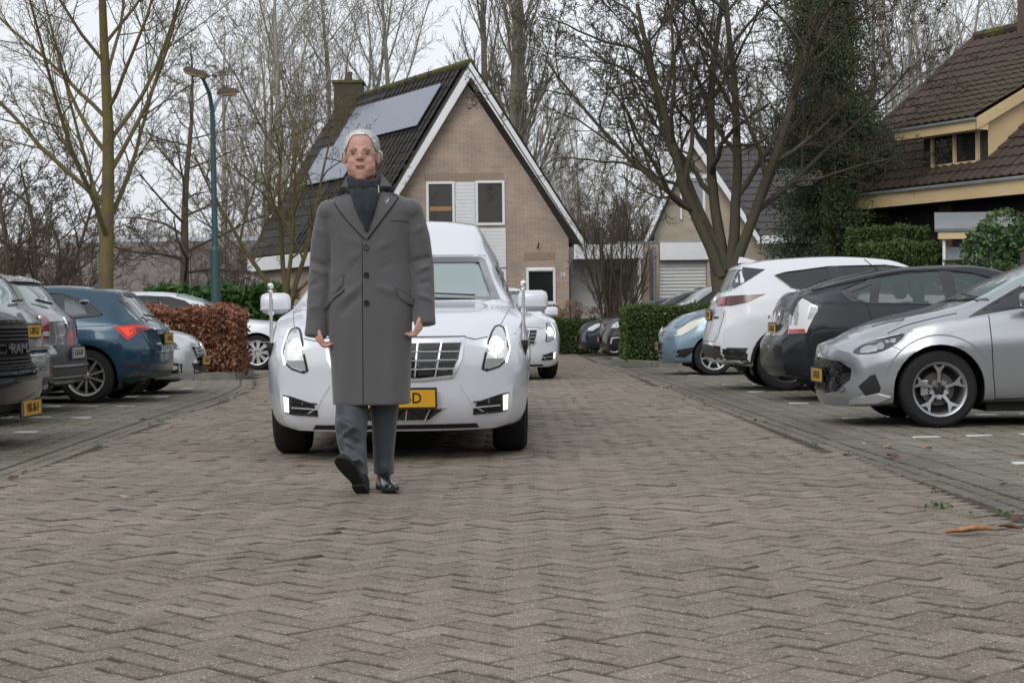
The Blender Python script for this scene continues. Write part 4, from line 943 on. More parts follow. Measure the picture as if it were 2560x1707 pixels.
def paint(name, c, metal=.5, rough=.32, coat=1., spec=.5):
    return mat(name, c, rough, metal=metal, coat=coat, spec=spec, two=(.02, .02, .022))

def lerp(a, b, t): return a+(b-a)*t
def body_mesh(S_):
    """closed body shell lofted along the car; x runs from the nose (0) to the tail (L)"""
    Lc, w = S_['L'], S_['W']/2
    top, belt, bot = pc(S_['top']), pc(S_['belt']), pc(S_['bot']); wid = pc(S_['wid']); wt = pc(S_['wt'])
    fr = pc(S_['front']); rr = pc(S_['rear']); kf = S_.get('kf', .28); kr = S_.get('kr', .2); fl = S_.get('fall', .55)
    crease = S_.get('crease', .012)
    n = S_.get('ns', 64); xs = []
    for i in range(n+1):
        t = i/n; xs.append(Lc*(t-.10*math.sin(2*math.pi*t)*.9*1.0/1.0*.8))
    def section(x):
        z0, zb, zt = bot(x), belt(x), top(x); W_ = w*wid(x); T = w*wt(x); h = zb-z0
        e = min(.075, .45*(zt-zb)); g = max(zt-zb, .01); bul = min(.03, g*.08)
        pts = [(0, z0), (.5*W_, z0), (.84*W_, z0+.005), (.93*W_, z0+.03), (.968*W_, z0+.10), (.99*W_, z0+.30*h), (1.0*W_, z0+.52*h), (.995*W_+crease*.4, z0+.70*h), (.985*W_, z0+.80*h), (.962*W_, z0+.93*h), (.935*W_, zb),
               (lerp(.935*W_, T, .33)+bul*.7, lerp(zb, zt-e, .33)), (lerp(.935*W_, T, .67)+bul, lerp(zb, zt-e, .67)), (T, zt-e), (.90*T, zt-e*.38), (.62*T, zt-.012*min(1, g*8)), (.3*T, zt-.003*min(1, g*8)), (0, zt)]
        # resample smoothly
        out = []
        P = [Vector((a, b)) for a, b in pts]; m = len(P)
        for i in range(m-1):
            p0 = P[i-1] if i else Vector((-P[1].x, P[1].y)); p3 = P[i+2] if i+2 < m else Vector((-P[m-2].x, P[m-2].y)); p1, p2 = P[i], P[i+1]
            for k in range(2):
                t = k/2; q = .5*((2*p1)+(p2-p0)*t*.9+(2*p0-5*p1+4*p2-p3)*t*t*.9+(3*p1-p0-3*p2+p3)*t**3*.9) if k else p1
                if k: q = (q*.6 + p1.lerp(p2, t)*.4)
                out.append(q)
        out.append(P[-1]); return out
    def deform(x, y, z):
        d = fr(z)+kf*min(1, abs(y)/w)**2.6; x2 = x+d*math.exp(-(x/fl)**1.5) if x < 2.2 else x
        u = Lc-x; d = rr(z)+kr*min(1, abs(y)/w)**3
        if u < 2.2: x2 -= d*math.exp(-(u/fl)**1.5)
        return x2
    rings = []
    def ring(x, sec, s=1., c=None):
        R = []
        full = [(p.x, p.y) for p in sec]+[(-p.x, p.y) for p in sec[-2:0:-1]]
        for y, z in full:
            if s != 1.: y, z = y*s, c+(z-c)*s
            R.append((deform(x, y, z), y, z))
        return R
    s0 = section(xs[0]); c0 = (bot(0)+top(0))/2
    for s in (.03, .2, .4, .6, .8, .93): rings.append(ring(xs[0], s0, s, c0))
    for x in xs: rings.append(ring(x, section(x)))
    s1 = section(xs[-1]); c1 = (bot(Lc)+top(Lc))/2
    for s in (.93, .8, .6, .4, .2, .03): rings.append(ring(xs[-1], s1, s, c1))
    q = MB(); q.loft(rings); bm = bmesh.new(); me = q.mesh('tmp'); bm.from_mesh(me); bpy.data.meshes.remove(me)
    bmesh.ops.recalc_face_normals(bm, faces=bm.faces)
    return bm
def inside(p, poly):
    c = False; j = len(poly)-1
    for i in range(len(poly)):
        a, b = poly[i], poly[j]
        if (a[1] > p[1]) != (b[1] > p[1]) and p[0] < (b[0]-a[0])*(p[1]-a[1])/(b[1]-a[1])+a[0]: c = not c
        j = i
    return c
def rounded(poly, r=.25, it=2):
    for _ in range(it):
        o = []
        for i in range(len(poly)):
            a, b = poly[i], poly[(i+1) % len(poly)]; o += [tuple(lerp(p, q, r) for p, q in zip(a, b)), tuple(lerp(p, q, 1-r) for p, q in zip(a, b))]
        poly = o
    return poly
def cut(bm, poly, view, sel, lip=.02):
    """opening in the shell: poly in the view's plane, only through faces accepted by sel"""
    i0, i1, ax = {'side': (0, 2, 1), 'end': (1, 2, 0), 'top': (0, 1, 2)}[view]
    xs = [p[0] for p in poly]; ys = [p[1] for p in poly]; bb = (min(xs), max(xs), min(ys), max(ys))
    def near(f):
        a = [v.co[i0] for v in f.verts]; b = [v.co[i1] for v in f.verts]
        return not (max(a) < bb[0]-.001 or min(a) > bb[1]+.001 or max(b) < bb[2]-.001 or min(b) > bb[3]+.001)
    for k in range(len(poly)):
        a, b = poly[k], poly[(k+1) % len(poly)]; dx, dy = b[0]-a[0], b[1]-a[1]; l_ = math.hypot(dx, dy)
        if l_ < 1e-5: continue
        x0, x1 = min(a[0], b[0])-.002, max(a[0], b[0])+.002; y0, y1 = min(a[1], b[1])-.002, max(a[1], b[1])+.002
        fs = []
        for f in bm.faces:
            if not sel(f): continue
            aa = [v.co[i0] for v in f.verts]; b2 = [v.co[i1] for v in f.verts]
            if max(aa) < x0 or min(aa) > x1 or max(b2) < y0 or min(b2) > y1: continue
            fs.append(f)
        co = [0, 0, 0]; no = [0, 0, 0]; co[i0], co[i1] = a; no[i0], no[i1] = -dy/l_, dx/l_
        geom = set(fs)
        for f in fs: geom.update(f.edges); geom.update(f.verts)
        bmesh.ops.bisect_plane(bm, geom=list(geom), plane_co=co, plane_no=no, dist=1e-5)
    dele = [f for f in bm.faces if sel(f) and near(f) and inside((f.calc_center_median()[i0], f.calc_center_median()[i1]), poly)]
    bd = set()
    for f in dele: bd.update(f.edges)
    rim = [e for e in bd if any(g not in set(dele) for g in e.link_faces)] if len(dele) < 4 else None
    ds = set(dele); rim = [e for e in bd if any(g not in ds for g in e.link_faces)]
    nrm = {}
    for e in rim:
        for v in e.verts: nrm[v] = v.normal.copy()
    bmesh.ops.delete(bm, geom=dele, context='FACES')
    rim = [e for e in rim if e.is_valid]
    if lip and rim:
        r = bmesh.ops.extrude_edge_only(bm, edges=rim)
        vs = [g for g in r['geom'] if isinstance(g, bmesh.types.BMVert)]
        for v in vs:
            src = min(nrm, key=lambda o: (o.co-v.co).length_squared) if False else None
            n_ = Vector((0, 0, 0)); n_[ax] = 1 if v.co[ax] > (0 if view == 'side' else 0) else -1
            if view == 'end': n_[0] = SGN[0]
            v.co -= n_*lip
SGN = [1]
class Car:
    def __init__(s, name, label, cat, spec, loc, heading, group=None):
        s.S = spec; s.t = thing(name, label, cat, (0, 0, 0), 0, group)
        s.bm = body_mesh(spec); s.bvh = BVHTree.FromBMesh(s.bm)
        s.paint = spec['paint']; s.c = (spec['L']/2)
        s.loc = loc; s.heading = heading
    def wheel_arches(s):
        S_ = s.S; w = S_['W']/2
        for xc in S_['axles']:
            r = S_['R']+S_.get('gap', .055); zc = S_['R']
            poly = [(xc+r*math.cos(a), zc+r*1.0*math.sin(a)) for a in [math.pi*k/16 for k in range(17)]]
            poly = [(xc+r*1.0, -.1)]+poly+[(xc-r*1.0, -.1)]
            cut(s.bm, poly, 'side', lambda f: abs(f.calc_center_median().y) > .45*w and abs(f.normal.y) > .02 or (abs(f.calc_center_median().y) > .45*w and f.calc_center_median().z < S_['R']*1.1), lip=.03)
            for sg in (-1, 1):
                q = MB(); rings = []
                for yy, rr_ in ((w*.87, r+.012), (w*.60, r+.02), (w*.50, r*.6), (w*.5, .02)):
                    rings.append([(xc+rr_*math.cos(a), sg*yy, zc+rr_*math.sin(a)) for a in [math.pi*(-.12+1.24*k/20) for k in range(21)]])
                q.loft(rings, caps=False, closed=False)
                s.part('arch_liner', q, M_trim)
    def part(s, name, q, m=None, parent=None, smooth=False, label=None):
        o = q.build(name, m, parent or s.t, smooth=smooth)
        if label: o['label'] = label
        return o
    def side_cut(s, poly, zmin=.3):
        cut(s.bm, poly, 'side', lambda f: abs(f.normal.y) > .25 and abs(f.calc_center_median().y) > .3, lip=.018)
    def end_cut(s, poly, x0, x1, front=True):
        SGN[0] = -1 if front else 1
        cut(s.bm, poly, 'end', lambda f: x0 < f.calc_center_median().x < x1 and (f.normal.x < -.12 if front else f.normal.x > .12) and f.calc_center_median().z > .6, lip=.018)
    def finish_body(s):
        S_ = s.S; w = S_['W']/2; q = MB(); zu = .12+(S_['R']-.32)*1.9; q.box((S_['axles'][0]+.42, -w*.84, zu), (S_['axles'][1]-.42, w*.84, .34)); q.box((.45, -w*.6, zu+.03), (S_['axles'][0]+.41, w*.6, .33)); q.box((S_['axles'][1]-.41, -w*.6, zu+.06), (S_['L']-.45, w*.6, .36)); s.part('shade_underbody', q, M_seam)['kind'] = 'stuff'  # black mass added below the car to deepen its contact shade
        me = bpy.data.meshes.new('body'); bmesh.ops.recalc_face_normals
        s.bm.to_mesh(me); s.bm.free(); me.materials.append(s.paint); smooth_mesh(me, s.S.get('sharp', 32))
        s.body = link(bpy.data.objects.new('body', me), s.t)
    def project(s, p, n, D=.7):
        """onto the shell along -n; p near the surface"""
        r = s.bvh.ray_cast(p+n*D, -n, 4.5 if abs(n.x) > .75 else D*2.2)
        if r[0] is None: r = s.bvh.find_nearest(p)
        return r[0], r[1]
    def patch(s, name, pts, m, view='side', sg=1, off=.004, th=.012, res=.06, parent=None, n=None, round_=0, label=None, smooth=True, build=True):
        """a sheet that follows the body: pts 2D in the view (side: x,z at y=sg*; front/rear: y,z; top: x,y) or 3D"""
        w = s.S['W']/2
        if round_: pts = rounded(pts, .25, round_)
        if len(pts[0]) == 3: P = [Vector(p) for p in pts]
        elif view == 'side': P = [Vector((x, sg*w, z)) for x, z in pts]; n = n or Vector((0, sg, 0))
        elif view == 'front': P = [Vector((0, y, z)) for y, z in pts]; n = n or Vector((-1, 0, 0))
        elif view == 'rear': P = [Vector((s.S['L'], y, z)) for y, z in pts]; n = n or Vector((1, 0, 0))
        elif view == 'top': P = [Vector((x, y, 1.6)) for x, y in pts]; n = n or Vector((0, 0, 1))
        if n is None:
            n = Vector((0, 0, 0))
            for i in range(len(P)): n += P[i].cross(P[(i+1) % len(P)])
            n.normalize(); c = sum(P, Vector())/len(P)
            if n.dot(c-Vector((s.S['L']/2, 0, .6))) < 0: n = -n
        n = Vector(n).normalized()
        u = (Vector((0, 0, 1)).cross(n) if abs(n.z) < .9 else Vector((1, 0, 0)).cross(n)).normalized(); v = n.cross(u)
        bm = bmesh.new(); vs = [bm.verts.new(p-n*(p.dot(n))+n*P[0].dot(n)) for p in P]
        try: bm.faces.new(vs)
        except ValueError: bm.free(); return None
        for ax in (u, v):
            d = [p.dot(ax) for p in P]; k = max(1, int((max(d)-min(d))/res))
            for i in range(1, k):
                bmesh.ops.bisect_plane(bm, geom=bm.verts[:]+bm.edges[:]+bm.faces[:], plane_co=ax*(min(d)+(max(d)-min(d))*i/k), plane_no=ax, dist=1e-5)
        edges = [e for e in bm.edges if len(e.link_faces) == 1]
        for vtx in bm.verts:
            h, hn = s.project(vtx.co, n)
            if hn.dot(n) < 0: hn = -hn
            vtx.co = h+hn*off
        bmesh.ops.recalc_face_normals(bm, faces=bm.faces)
        f0 = next(iter(bm.faces))
        if f0.normal.dot(n) < 0: bmesh.ops.reverse_faces(bm, faces=bm.faces)
        if th:
            r = bmesh.ops.extrude_edge_only(bm, edges=edges)
            for g in r['geom']:
                if isinstance(g, bmesh.types.BMVert): g.co -= n*th
        me = bpy.data.meshes.new(name); bm.to_mesh(me); bm.free(); me.materials.append(m)
        if smooth: smooth_mesh(me, 35)
        o = link(bpy.data.objects.new(name, me), parent or s.t)
        if label: o['label'] = label
        return o
    def line(s, name, pts, m, view='side', sg=1, r=.004, off=.0015, parent=None, n=None, step=.05, flat=True):
        """a thin strip (panel gap, chrome strip, wiper) following the body"""
        w = s.S['W']/2; P = []
        if len(pts[0]) == 3: Q = [Vector(p) for p in pts]
        elif view == 'side': Q = [Vector((x, sg*w, z)) for x, z in pts]; n = n or Vector((0, sg, 0))
        elif view == 'front': Q = [Vector((0, y, z)) for y, z in pts]; n = n or Vector((-1, 0, 0))
        elif view == 'rear': Q = [Vector((s.S['L'], y, z)) for y, z in pts]; n = n or Vector((1, 0, 0))
        elif view == 'top': Q = [Vector((x, y, 1.6)) for x, y in pts]; n = n or Vector((0, 0, 1))
        n = Vector(n).normalized()
        for a, b in zip(Q[:-1], Q[1:]):
            k = max(1, int((b-a).length/step)); P += [a.lerp(b, i/k) for i in range(k)]
        P.append(Q[-1]); R = []
        for p in P:
            h, hn = s.project(p, n)
            if hn.dot(n) < 0: hn = -hn
            R.append(h+hn*off)
        q = MB(); q.tube(R, r, 4); return s.part(name, q, m, parent)
    def wheels(s, style, rimm=None, sides=(1, -1)):
        S_ = s.S; w = S_['W']/2; R = S_['R']; wd = S_.get('tw', .205)
        key = (style, R, wd, rimm.name if rimm else '')
        for xc in S_['axles']:
            for sg in sides:
                wh = bpy.data.objects.new('wheel', None); link(wh, s.t); wh.location = (xc, sg*(w-.035-wd/2), R)
                wh.rotation_euler = (0, 0, 0 if sg < 0 else math.pi)
                if xc < S_['L']/2 and S_.get('steer'): wh.rotation_euler[2] += S_['steer']
                if key not in WHEELS: WHEELS[key] = wheel_meshes(style, R, wd, rimm)
                for nm, me in WHEELS[key]: link(bpy.data.objects.new(nm, me), wh)
    def plate(s, txt, p, rear, yellow=True, out=.018, w=.52, h=.11, tilt=0., two=False, ax=None):
        """number plate at p; rear: True faces +x"""
        q = MB(); q.box((-w/2-.012, -.012, -h/2-.014), (w/2+.012, 0, h/2+.014)); e = s.part('plate_holder', q, M_trim)
        h_, hn_ = s.project(Vector((p[0], p[1], p[2])), Vector((1 if rear else -1, 0, 0))); p = (h_.x+(out if rear else -out), p[1], p[2])
        e.location = p; e.rotation_euler = (tilt, 0, math.pi/2 if rear else -math.pi/2)
        f = MB(); f.box((-w/2, -.017, -h/2), (w/2, -.0122, h/2)); pl = s.part('number_plate', f, M_plate if yellow else M_platew, e)
        b = MB(); b.box((-w/2+.002, -.0185, -h/2+.002), (-w/2+.04, -.0172, h/2-.002)); s.part('plate_band', b, M_blue, e)
        if txt: text(txt, h*.86, M_plet, e, (.02, -.0185, 0), (rad(90), 0, 0), 'plate_letters', sx=(.86 if len(txt) > 7 else .9)*w/.52)
        return e
    def mirror(s, p, m=None, sg=1, size=(.12, .22, .16), chrome=False):
        q = MB(); x, y, z = size
        q.box((-x/2, -y/2, -z/2), (x/2, y/2, z/2), bev=min(size)*.36); o = s.part('door_mirror', q, m or s.paint, smooth=60); o.location = p
        g = MB(); g.box((x/2+.001, -y/2+.02, -z/2+.02), (x/2+.006, y/2-.02, z/2-.02)); s.part('mirror_glass', g, M_chrome, o)
        a = MB(); a.box((-.03, -sg*y/2-sg*.10-.05, -z/2-.02), (.03, -sg*y/2+.05, -z/2+.03)); s.part('mirror_arm', a, M_trim, o)
        if chrome: c = MB(); c.box((-x/2-.004, -y/2+.01, -z*.30), (-x/2+.03, y/2-.004, -z*.22)); s.part('mirror_strip', c, M_chrome, o)
        return o
    def cabin(s, x0, x1, z=.62, seats=True, wheel_x=None):
        w = s.S['W']/2-.12; q = MB()
        q.box((x0, -w, .28), (x1, w, .36)); q.box((x0, -w, .36), (x0+.5, w, z+.22), bev=.04)
        s.part('cabin_floor', q, M_cabin)
        if seats:
            for sx in s.S.get('seats', (x0+.95, x0+1.65)):
                for sy in (-.38, .38):
                    q = MB(); q.box((sx-.25, sy-.24, .45), (sx+.25, sy+.24, .60), bev=.05)
                    Mx = Matrix.Translation((sx+.28, sy, .55)) @ Matrix.Rotation(rad(18), 4, 'Y'); q.box((-.07, -.23, 0), (.07, .23, .56), M=Mx, bev=.05)
                    q.box((-.05, -.13, .60), (.05, .13, .80), M=Mx, bev=.04); s.part('seat', q, M_seat, smooth=60)
        if wheel_x:
            q = MB(); q.lathe([(.17, -.012), (.185, 0), (.17, .012), (.158, 0), (.17, -.012)], 20, axis='y', M=Matrix.Translation((wheel_x, .38, z+.25)) @ Matrix.Rotation(rad(65), 4, 'Y') @ Matrix.Rotation(rad(90), 4, 'X')); s.part('steering_wheel', q, M_cabin)
    def place(s):
        """moves the finished car: its middle goes to loc, its nose points along heading (radians, 0 = +x)"""
        L_ = s.S['L']
        for c in s.t.children:
            pass
        off = Matrix.Translation((-L_/2, 0, 0)); flip = Matrix.Rotation(math.pi, 4, 'Z')
        for c in s.t.children: c.matrix_basis = flip @ off @ c.matrix_basis
        s.t.location = s.loc; s.t.rotation_euler = (0, 0, s.heading)
WHEELS = {}
def wheel_meshes(style, R, wd, rimm=None):
    rimm = rimm or M_rimS; rr = R*.70 if style != 'thick' else R*.62; h = wd/2; out = []
    q = MB(); q.lathe([(rr, -h+.006), (rr+.01, -h), (R*.90, -h+.0), (R*.975, -h+.02), (R, -h+.045), (R, h-.045), (R*.975, h-.02), (R*.9, h), (rr, h-.006), (rr, -h+.006)], 40)
    out.append(('tyre', q.mesh('tyre', M_tyre, 30)))
    q = MB(); q.lathe([(rr-.004, -h+.003), (rr+.003, -h-.004), (rr-.012, -h+.004), (rr-.026, -h+.03), (rr-.03, h-.02), (rr-.004, h-.02)], 40); 
    out.append(('rim_barrel', q.mesh('rim_barrel', rimm, 40)))
    q = MB(); q.lathe([(rr*.62, -.01), (rr*.62, .0), (.05, .0), (.05, -.01), (rr*.62, -.01)], 28); out.append(('brake_disc', q.mesh('brake_disc', mat('brake_disc', (.10, .09, .085), .5, metal=.6))))
    q = MB(); q.lathe([(rr-.03, .03), (.01, .03)], 28); out.append(('wheel_back', q.mesh('wheel_back', M_seam)))
    y0 = -h+.012
    def spoke(poly, ang, d0=y0, d1=y0+.03, m=None, dish=.03):
        ca, sa = math.cos(ang), math.sin(ang); vs = []
        for dd in (0, .026):
            for r, t in poly:
                x, z = r*rr, t*rr; vs.append((x*ca-z*sa, d0+dish*(1-r)+dd, x*sa+z*ca))
        n = len(poly); return vs, [tuple(range(n)), tuple(range(2*n-1, n-1, -1))]+[(i, n+i, n+(i+1) % n, (i+1) % n) for i in range(n)]
    q = MB(); k = 0
    if style == 'star5':      # five wide spokes that fork at the rim, dark pockets between
        for k in range(5):
            a = math.pi/2+k*2*math.pi/5
            q.add(*spoke([(.12, -.10), (.42, -.055), (.62, -.06), (.80, -.17), (.95, -.26), (.97, -.20), (.84, -.09), (.80, 0), (.84, .09), (.97, .20), (.95, .26), (.80, .17), (.62, .06), (.42, .055), (.12, .10)], a))
            for s_ in (-1, 1): q.add(*spoke([(.13, .02*s_), (.30, .10*s_), (.36, .20*s_), (.26, .19*s_), (.12, .14*s_)], a))
    elif style == 'five_twin' or style == 'ten':
        n = 10; 
        for k in range(n):
            a = math.pi/2+k*2*math.pi/n; q.add(*spoke([(.10, -.05), (.95, -.055), (.99, -.07), (.99, .07), (.95, .055), (.10, .05)], a))
    elif style == 'chrome_cap':
        for k in range(9):
            a = k*2*math.pi/9; q.add(*spoke([(.2, -.10), (.6, -.12), (.96, -.20), (.96, .20), (.6, .12), (.2, .10)], a, dish=-.01))
    elif style == 'five':
        for k in range(5):
            a = math.pi/2+k*2*math.pi/5; q.add(*spoke([(.10, -.13), (.6, -.10), (.97, -.15), (.97, .15), (.6, .10), (.10, .13)], a))
    else:
        for k in range(7):
            a = math.pi/2+k*2*math.pi/7; q.add(*spoke([(.10, -.08), (.6, -.06), (.97, -.09), (.97, .09), (.6, .06), (.10, .08)], a))
    out.append(('spokes', q.mesh('spokes', rimm)))
    q = MB(); q.lathe([(.001, y0+.008), (rr*.10, y0+.008), (rr*.15, y0+.018), (rr*.24, y0+.03), (rr*.24, y0+.06)], 20); out.append(('hub_cap', q.mesh('hub_cap', rimm if style != 'star5' else M_rimD, 30)))
    q = MB()
    for k in range(5):
        a = math.pi/2+k*2*math.pi/5; q.lathe([(.001, y0+.012), (.012, y0+.012), (.012, y0+.05)], 8, M=Matrix.Translation((rr*.19*math.cos(a), .0, rr*.19*math.sin(a))))
    out.append(('wheel_nuts', q.mesh('wheel_nuts', M_trim)))
    return out
def circ(cx, cz, r, n=20, rz=None): return [(cx+r*math.cos(2*math.pi*k/n), cz+(rz or r)*math.sin(2*math.pi*k/n)) for k in range(n)]
def mirr(poly): return [(-a, b) for a, b in poly]
def nose_at(x, y, heading, L_): return (x-math.cos(heading)*L_/2, y-math.sin(heading)*L_/2, 0)
P_white = paint('white_paint', (.64, .66, .71), 0, .22)
P_white2 = paint('pearl_white_paint', (.66, .675, .71), 0, .3)
P_silver = paint('silver_paint', (.40, .415, .44), .7, .32)
P_silver2 = paint('pale_silver_paint', (.58, .59, .61), .6, .3)
P_dgrey = paint('anthracite_paint', (.014, .017, .022), .1, .35, .45, .3)
P_blue = paint('petrol_blue_paint', (.008, .048, .085), .45, .3)
P_navy = paint('dark_blue_paint', (.018, .022, .045), .4, .3)
P_brown = paint('dark_brown_paint', (.028, .022, .021), .4, .3)
P_lblue = paint('light_blue_paint', (.20, .29, .36), .55, .32)
P_grey = paint('dusty_grey_paint', (.15, .155, .165), .5, .42)
P_grey2 = paint('mid_grey_paint', (.20, .205, .215), .55, .4)
P_black = paint('black_grey_paint', (.05, .052, .060), .45, .3)
PI = math.pi
def seams(c, side, xs, z0, z1, hood=True):
    for pts in xs: c.line('door_gap', pts, M_seam, 'side', side, r=.0045)

def cadillac(name, label, L_, tops, loc, heading, hearse=True, full=True):
    sp = dict(L=L_, W=1.81, R=.345, axles=(1.02, L_-1.35), paint=P_white, ns=72 if hearse else 60, fall=.5, kf=.36, kr=.2, tw=.235,
              top=tops, belt=[(0, .70), (.25, .83), (.7, .90), (1.3, .965), (2.2, 1.0), (L_, 1.0)], bot=[(0, .20), (.6, .20), (L_, .26)],
              wid=[(0, .84), (.12, .90), (.45, .965), (.95, 1), (L_-1, 1), (L_, .9)],
              wt=[(0, .52), (.4, .70), (1.2, .80), (1.45, .80), (2.05, .655), (2.5, .65), (3.0, .63), (L_-.5, .6), (L_, .55)],
              front=[(.2, .10), (.27, .04), (.42, 0), (.60, .0), (.78, .05), (.86, .12)], rear=[(.2, .1), (.5, 0), (1.0, .03), (1.6, .15)])
    c = Car(name, label, 'car', sp, loc, heading)
    c.wheel_arches()
    ws = [(-.705, 1.06), (.705, 1.06), (.60, 1.375), (.57, 1.395), (-.57, 1.395), (-.60, 1.375)]
    c.end_cut(ws, 1.1, 2.25)
    sw = [(1.72, 1.03), (2.25, 1.32), (2.5, 1.37), (3.15, 1.38), (3.15, 1.03)]
    c.side_cut(sw)
    c.finish_body()
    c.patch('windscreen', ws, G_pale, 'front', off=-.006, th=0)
    for sg in (1, -1):
        c.patch('side_window', sw, G_dark, 'side', sg, off=-.006, th=0)
        if not hearse: c.patch('side_window', [(3.25, 1.04), (3.25, 1.37), (L_-2.0, 1.38), (L_-1.2, 1.2), (L_-1.2, 1.04)], G_dark, 'side', sg, off=.003)
        else: c.patch('side_window', [(3.3, 1.06), (3.3, 1.45), (L_-.6, 1.45), (L_-.5, 1.06)], G_dark, 'side', sg, off=.003)
    # dark band round the glass
    b = [(-.705, 1.06), (.705, 1.06), (.655, 1.085), (-.655, 1.085)]; c.patch('windscreen_band', b, M_gloss, 'front', off=.001, th=0)
    for s in (1, -1): c.patch('windscreen_band', [(s*.705, 1.06), (s*.60, 1.375), (s*.545, 1.375), (s*.635, 1.085)], M_gloss, 'front', off=.001, th=0)
    c.patch('windscreen_band', [(-.60, 1.375), (-.57, 1.395), (.57, 1.395), (.60, 1.375), (.545, 1.35), (-.545, 1.35)], M_gloss, 'front', off=.001, th=0)
    c.line('wiper', [(-.52, 1.075), (-.05, 1.10)], M_trim, 'front', r=.008, off=.02); c.line('wiper', [(.05, 1.10), (.62, 1.075)], M_trim, 'front', r=.008, off=.02)
    # bonnet shut lines and front edge
    for s in (1, -1):
        c.line('bonnet_gap', [(s*.455, .80), (s*.52, .785), (s*.60, .80)], M_seam, 'front', r=.003)
        c.line('bonnet_gap', [(.35, s*.64), (.6, s*.70), (.95, s*.74), (1.28, s*.77)], mat('soft_gap', (.12, .12, .13), .8), 'top', r=.0022)
    c.line('bonnet_gap', [(-.455, .805), (.455, .805)], M_seam, 'front', r=.0055)
    # grille: chrome frame, dark mesh, chrome bars
    gp = [(-.45, .785), (.45, .785), (.43, .66), (.375, .545), (.18, .525), (-.18, .525), (-.375, .545), (-.43, .66)]
    g = c.patch('grille', gp, M_chrome, 'front', off=.012, th=.03)
    gi = [(-.425, .762), (.425, .762), (.405, .66), (.352, .562), (.17, .545), (-.17, .545), (-.352, .562), (-.405, .66)]
    c.patch('grille_mesh', gi, M_gloss, 'front', off=.016, th=.004, parent=g)
    for z in (.705, .653, .601): 
        x = .425-(.762-z)*.30
        c.line('grille_bar', [(-x, z), (x, z-.0)], M_chrome, 'front', r=.0065, off=.024, parent=g)
    for x in (-.30, -.15, 0, .15, .30): c.line('grille_bar', [(x, .762), (x*.86, .552)], M_chrome, 'front', r=.0065, off=.022, parent=g)
    for z in (.733, .679, .627, .575):
        for x in (-.36, -.225, -.075, .075, .225, .36):
            xx = x*(1-(.762-z)*.6); c.patch('grille_cell', [(xx-.048, z-.013), (xx+.048, z-.013), (xx+.048, z+.013), (xx-.048, z+.013)], MATS.get('grille_grey') or mat('grille_grey', (.045, .047, .05), .35, metal=.5), 'front', off=.020, th=.002, parent=g)
    c.patch('emblem', circ(0, .635, .075, 18, .055), M_chrome, 'front', off=.03, th=.02, parent=g)
    lg = [(-.33, .355), (.33, .355), (.23, .265), (-.23, .265)]
    l_ = c.patch('lower_grille', lg, M_chrome, 'front', off=.006, th=.02); c.patch('lower_mesh', [(-.305, .345), (.305, .345), (.215, .278), (-.215, .278)], M_gloss, 'front', off=.012, th=.004, parent=l_)
    for x in (-.2, -.07, .07, .2): c.line('grille_bar', [(x*1.1, .345), (x*.95, .278)], M_chrome, 'front', r=.005, off=.016, parent=l_)
    for s in (1, -1):
        hl = [(s*a, b) for a, b in ((.66, .885), (.615, .82), (.575, .68), (.55, .565), (.715, .615), (.745, .72), (.725, .86))]
        h = c.patch('headlight', hl, M_trim, 'front', off=.003, th=.03, round_=1)
        c.patch('lens', [(s*a, b) for a, b in ((.665, .868), (.625, .81), (.588, .68), (.568, .583), (.70, .625), (.728, .72), (.712, .845))], M_lens, 'front', off=.008, th=.004, parent=h, round_=1)
        c.patch('lower_lens', [(s*a, b) for a, b in ((.585, .66), (.572, .592), (.69, .63), (.70, .66))], mat('grey_lens', (.30, .30, .30), .25, coat=.6), 'front', off=.011, th=.003, parent=h)
        c.patch('reflector_bowl', [(s*a, b) for a, b in ((.675, .80), (.615, .79), (.60, .69), (.69, .68))], M_chrome, 'front', off=.012, th=.003, parent=h, round_=1)
        c.patch('projector', [(s*a, b) for a, b in circ(.648, .735, .040, 20, .052)], M_lit, 'front', off=.018, th=.004, parent=h)
        c.patch('light_strip', [(s*a, b) for a, b in ((.716, .85), (.732, .72), (.705, .632), (.72, .632), (.742, .72), (.726, .855))], M_lit2, 'front', off=.014, th=.004, parent=h)
        f = c.patch('fog_surround', [(s*a, b) for a, b in ((.50, .30), (.50, .335), (.53, .385), (.68, .43), (.735, .44), (.725, .32), (.68, .31))], M_trim, 'front', off=.003, th=.01)
        for k in range(3): c.line('fog_bar', [(s*.50, .315+.035*k), (s*.67, .322+.037*k)], M_chrome if k == 1 else M_trim, 'front', r=.006, off=.012, parent=f)
        c.patch('daytime_light', [(s*a, b) for a, b in ((.69, .42), (.725, .43), (.72, .33), (.69, .325))], M_lit2, 'front', off=.012, th=.01, parent=f)
        c.line('lower_crease', [(s*.42, .50), (s*.50, .36), (s*.60, .30)], P_white, 'front', r=.006, off=0)
        m = c.mirror((1.66, s*.945, 1.05), sg=s, size=(.12, .22, .155), chrome=True)
        c.line('door_gap', [(1.5, .96), (1.48, .75), (1.52, .3)], M_seam, 'side', s)
        c.line('window_strip', [(1.72, 1.025), (3.15, 1.02)], M_chrome, 'side', s, r=.007, off=.006)
    c.patch('undertray', [(-.52, .245), (.52, .245), (.54, .215), (-.54, .215)], M_trim, 'front', off=.003, th=.02)
    c.plate('VR-68-D' if hearse else '', (-.022, 0, .415), False)
    c.cabin(1.35, min(L_-.8, 4.2), .62, True, 1.62)
    c.wheels('ten', M_rimS)
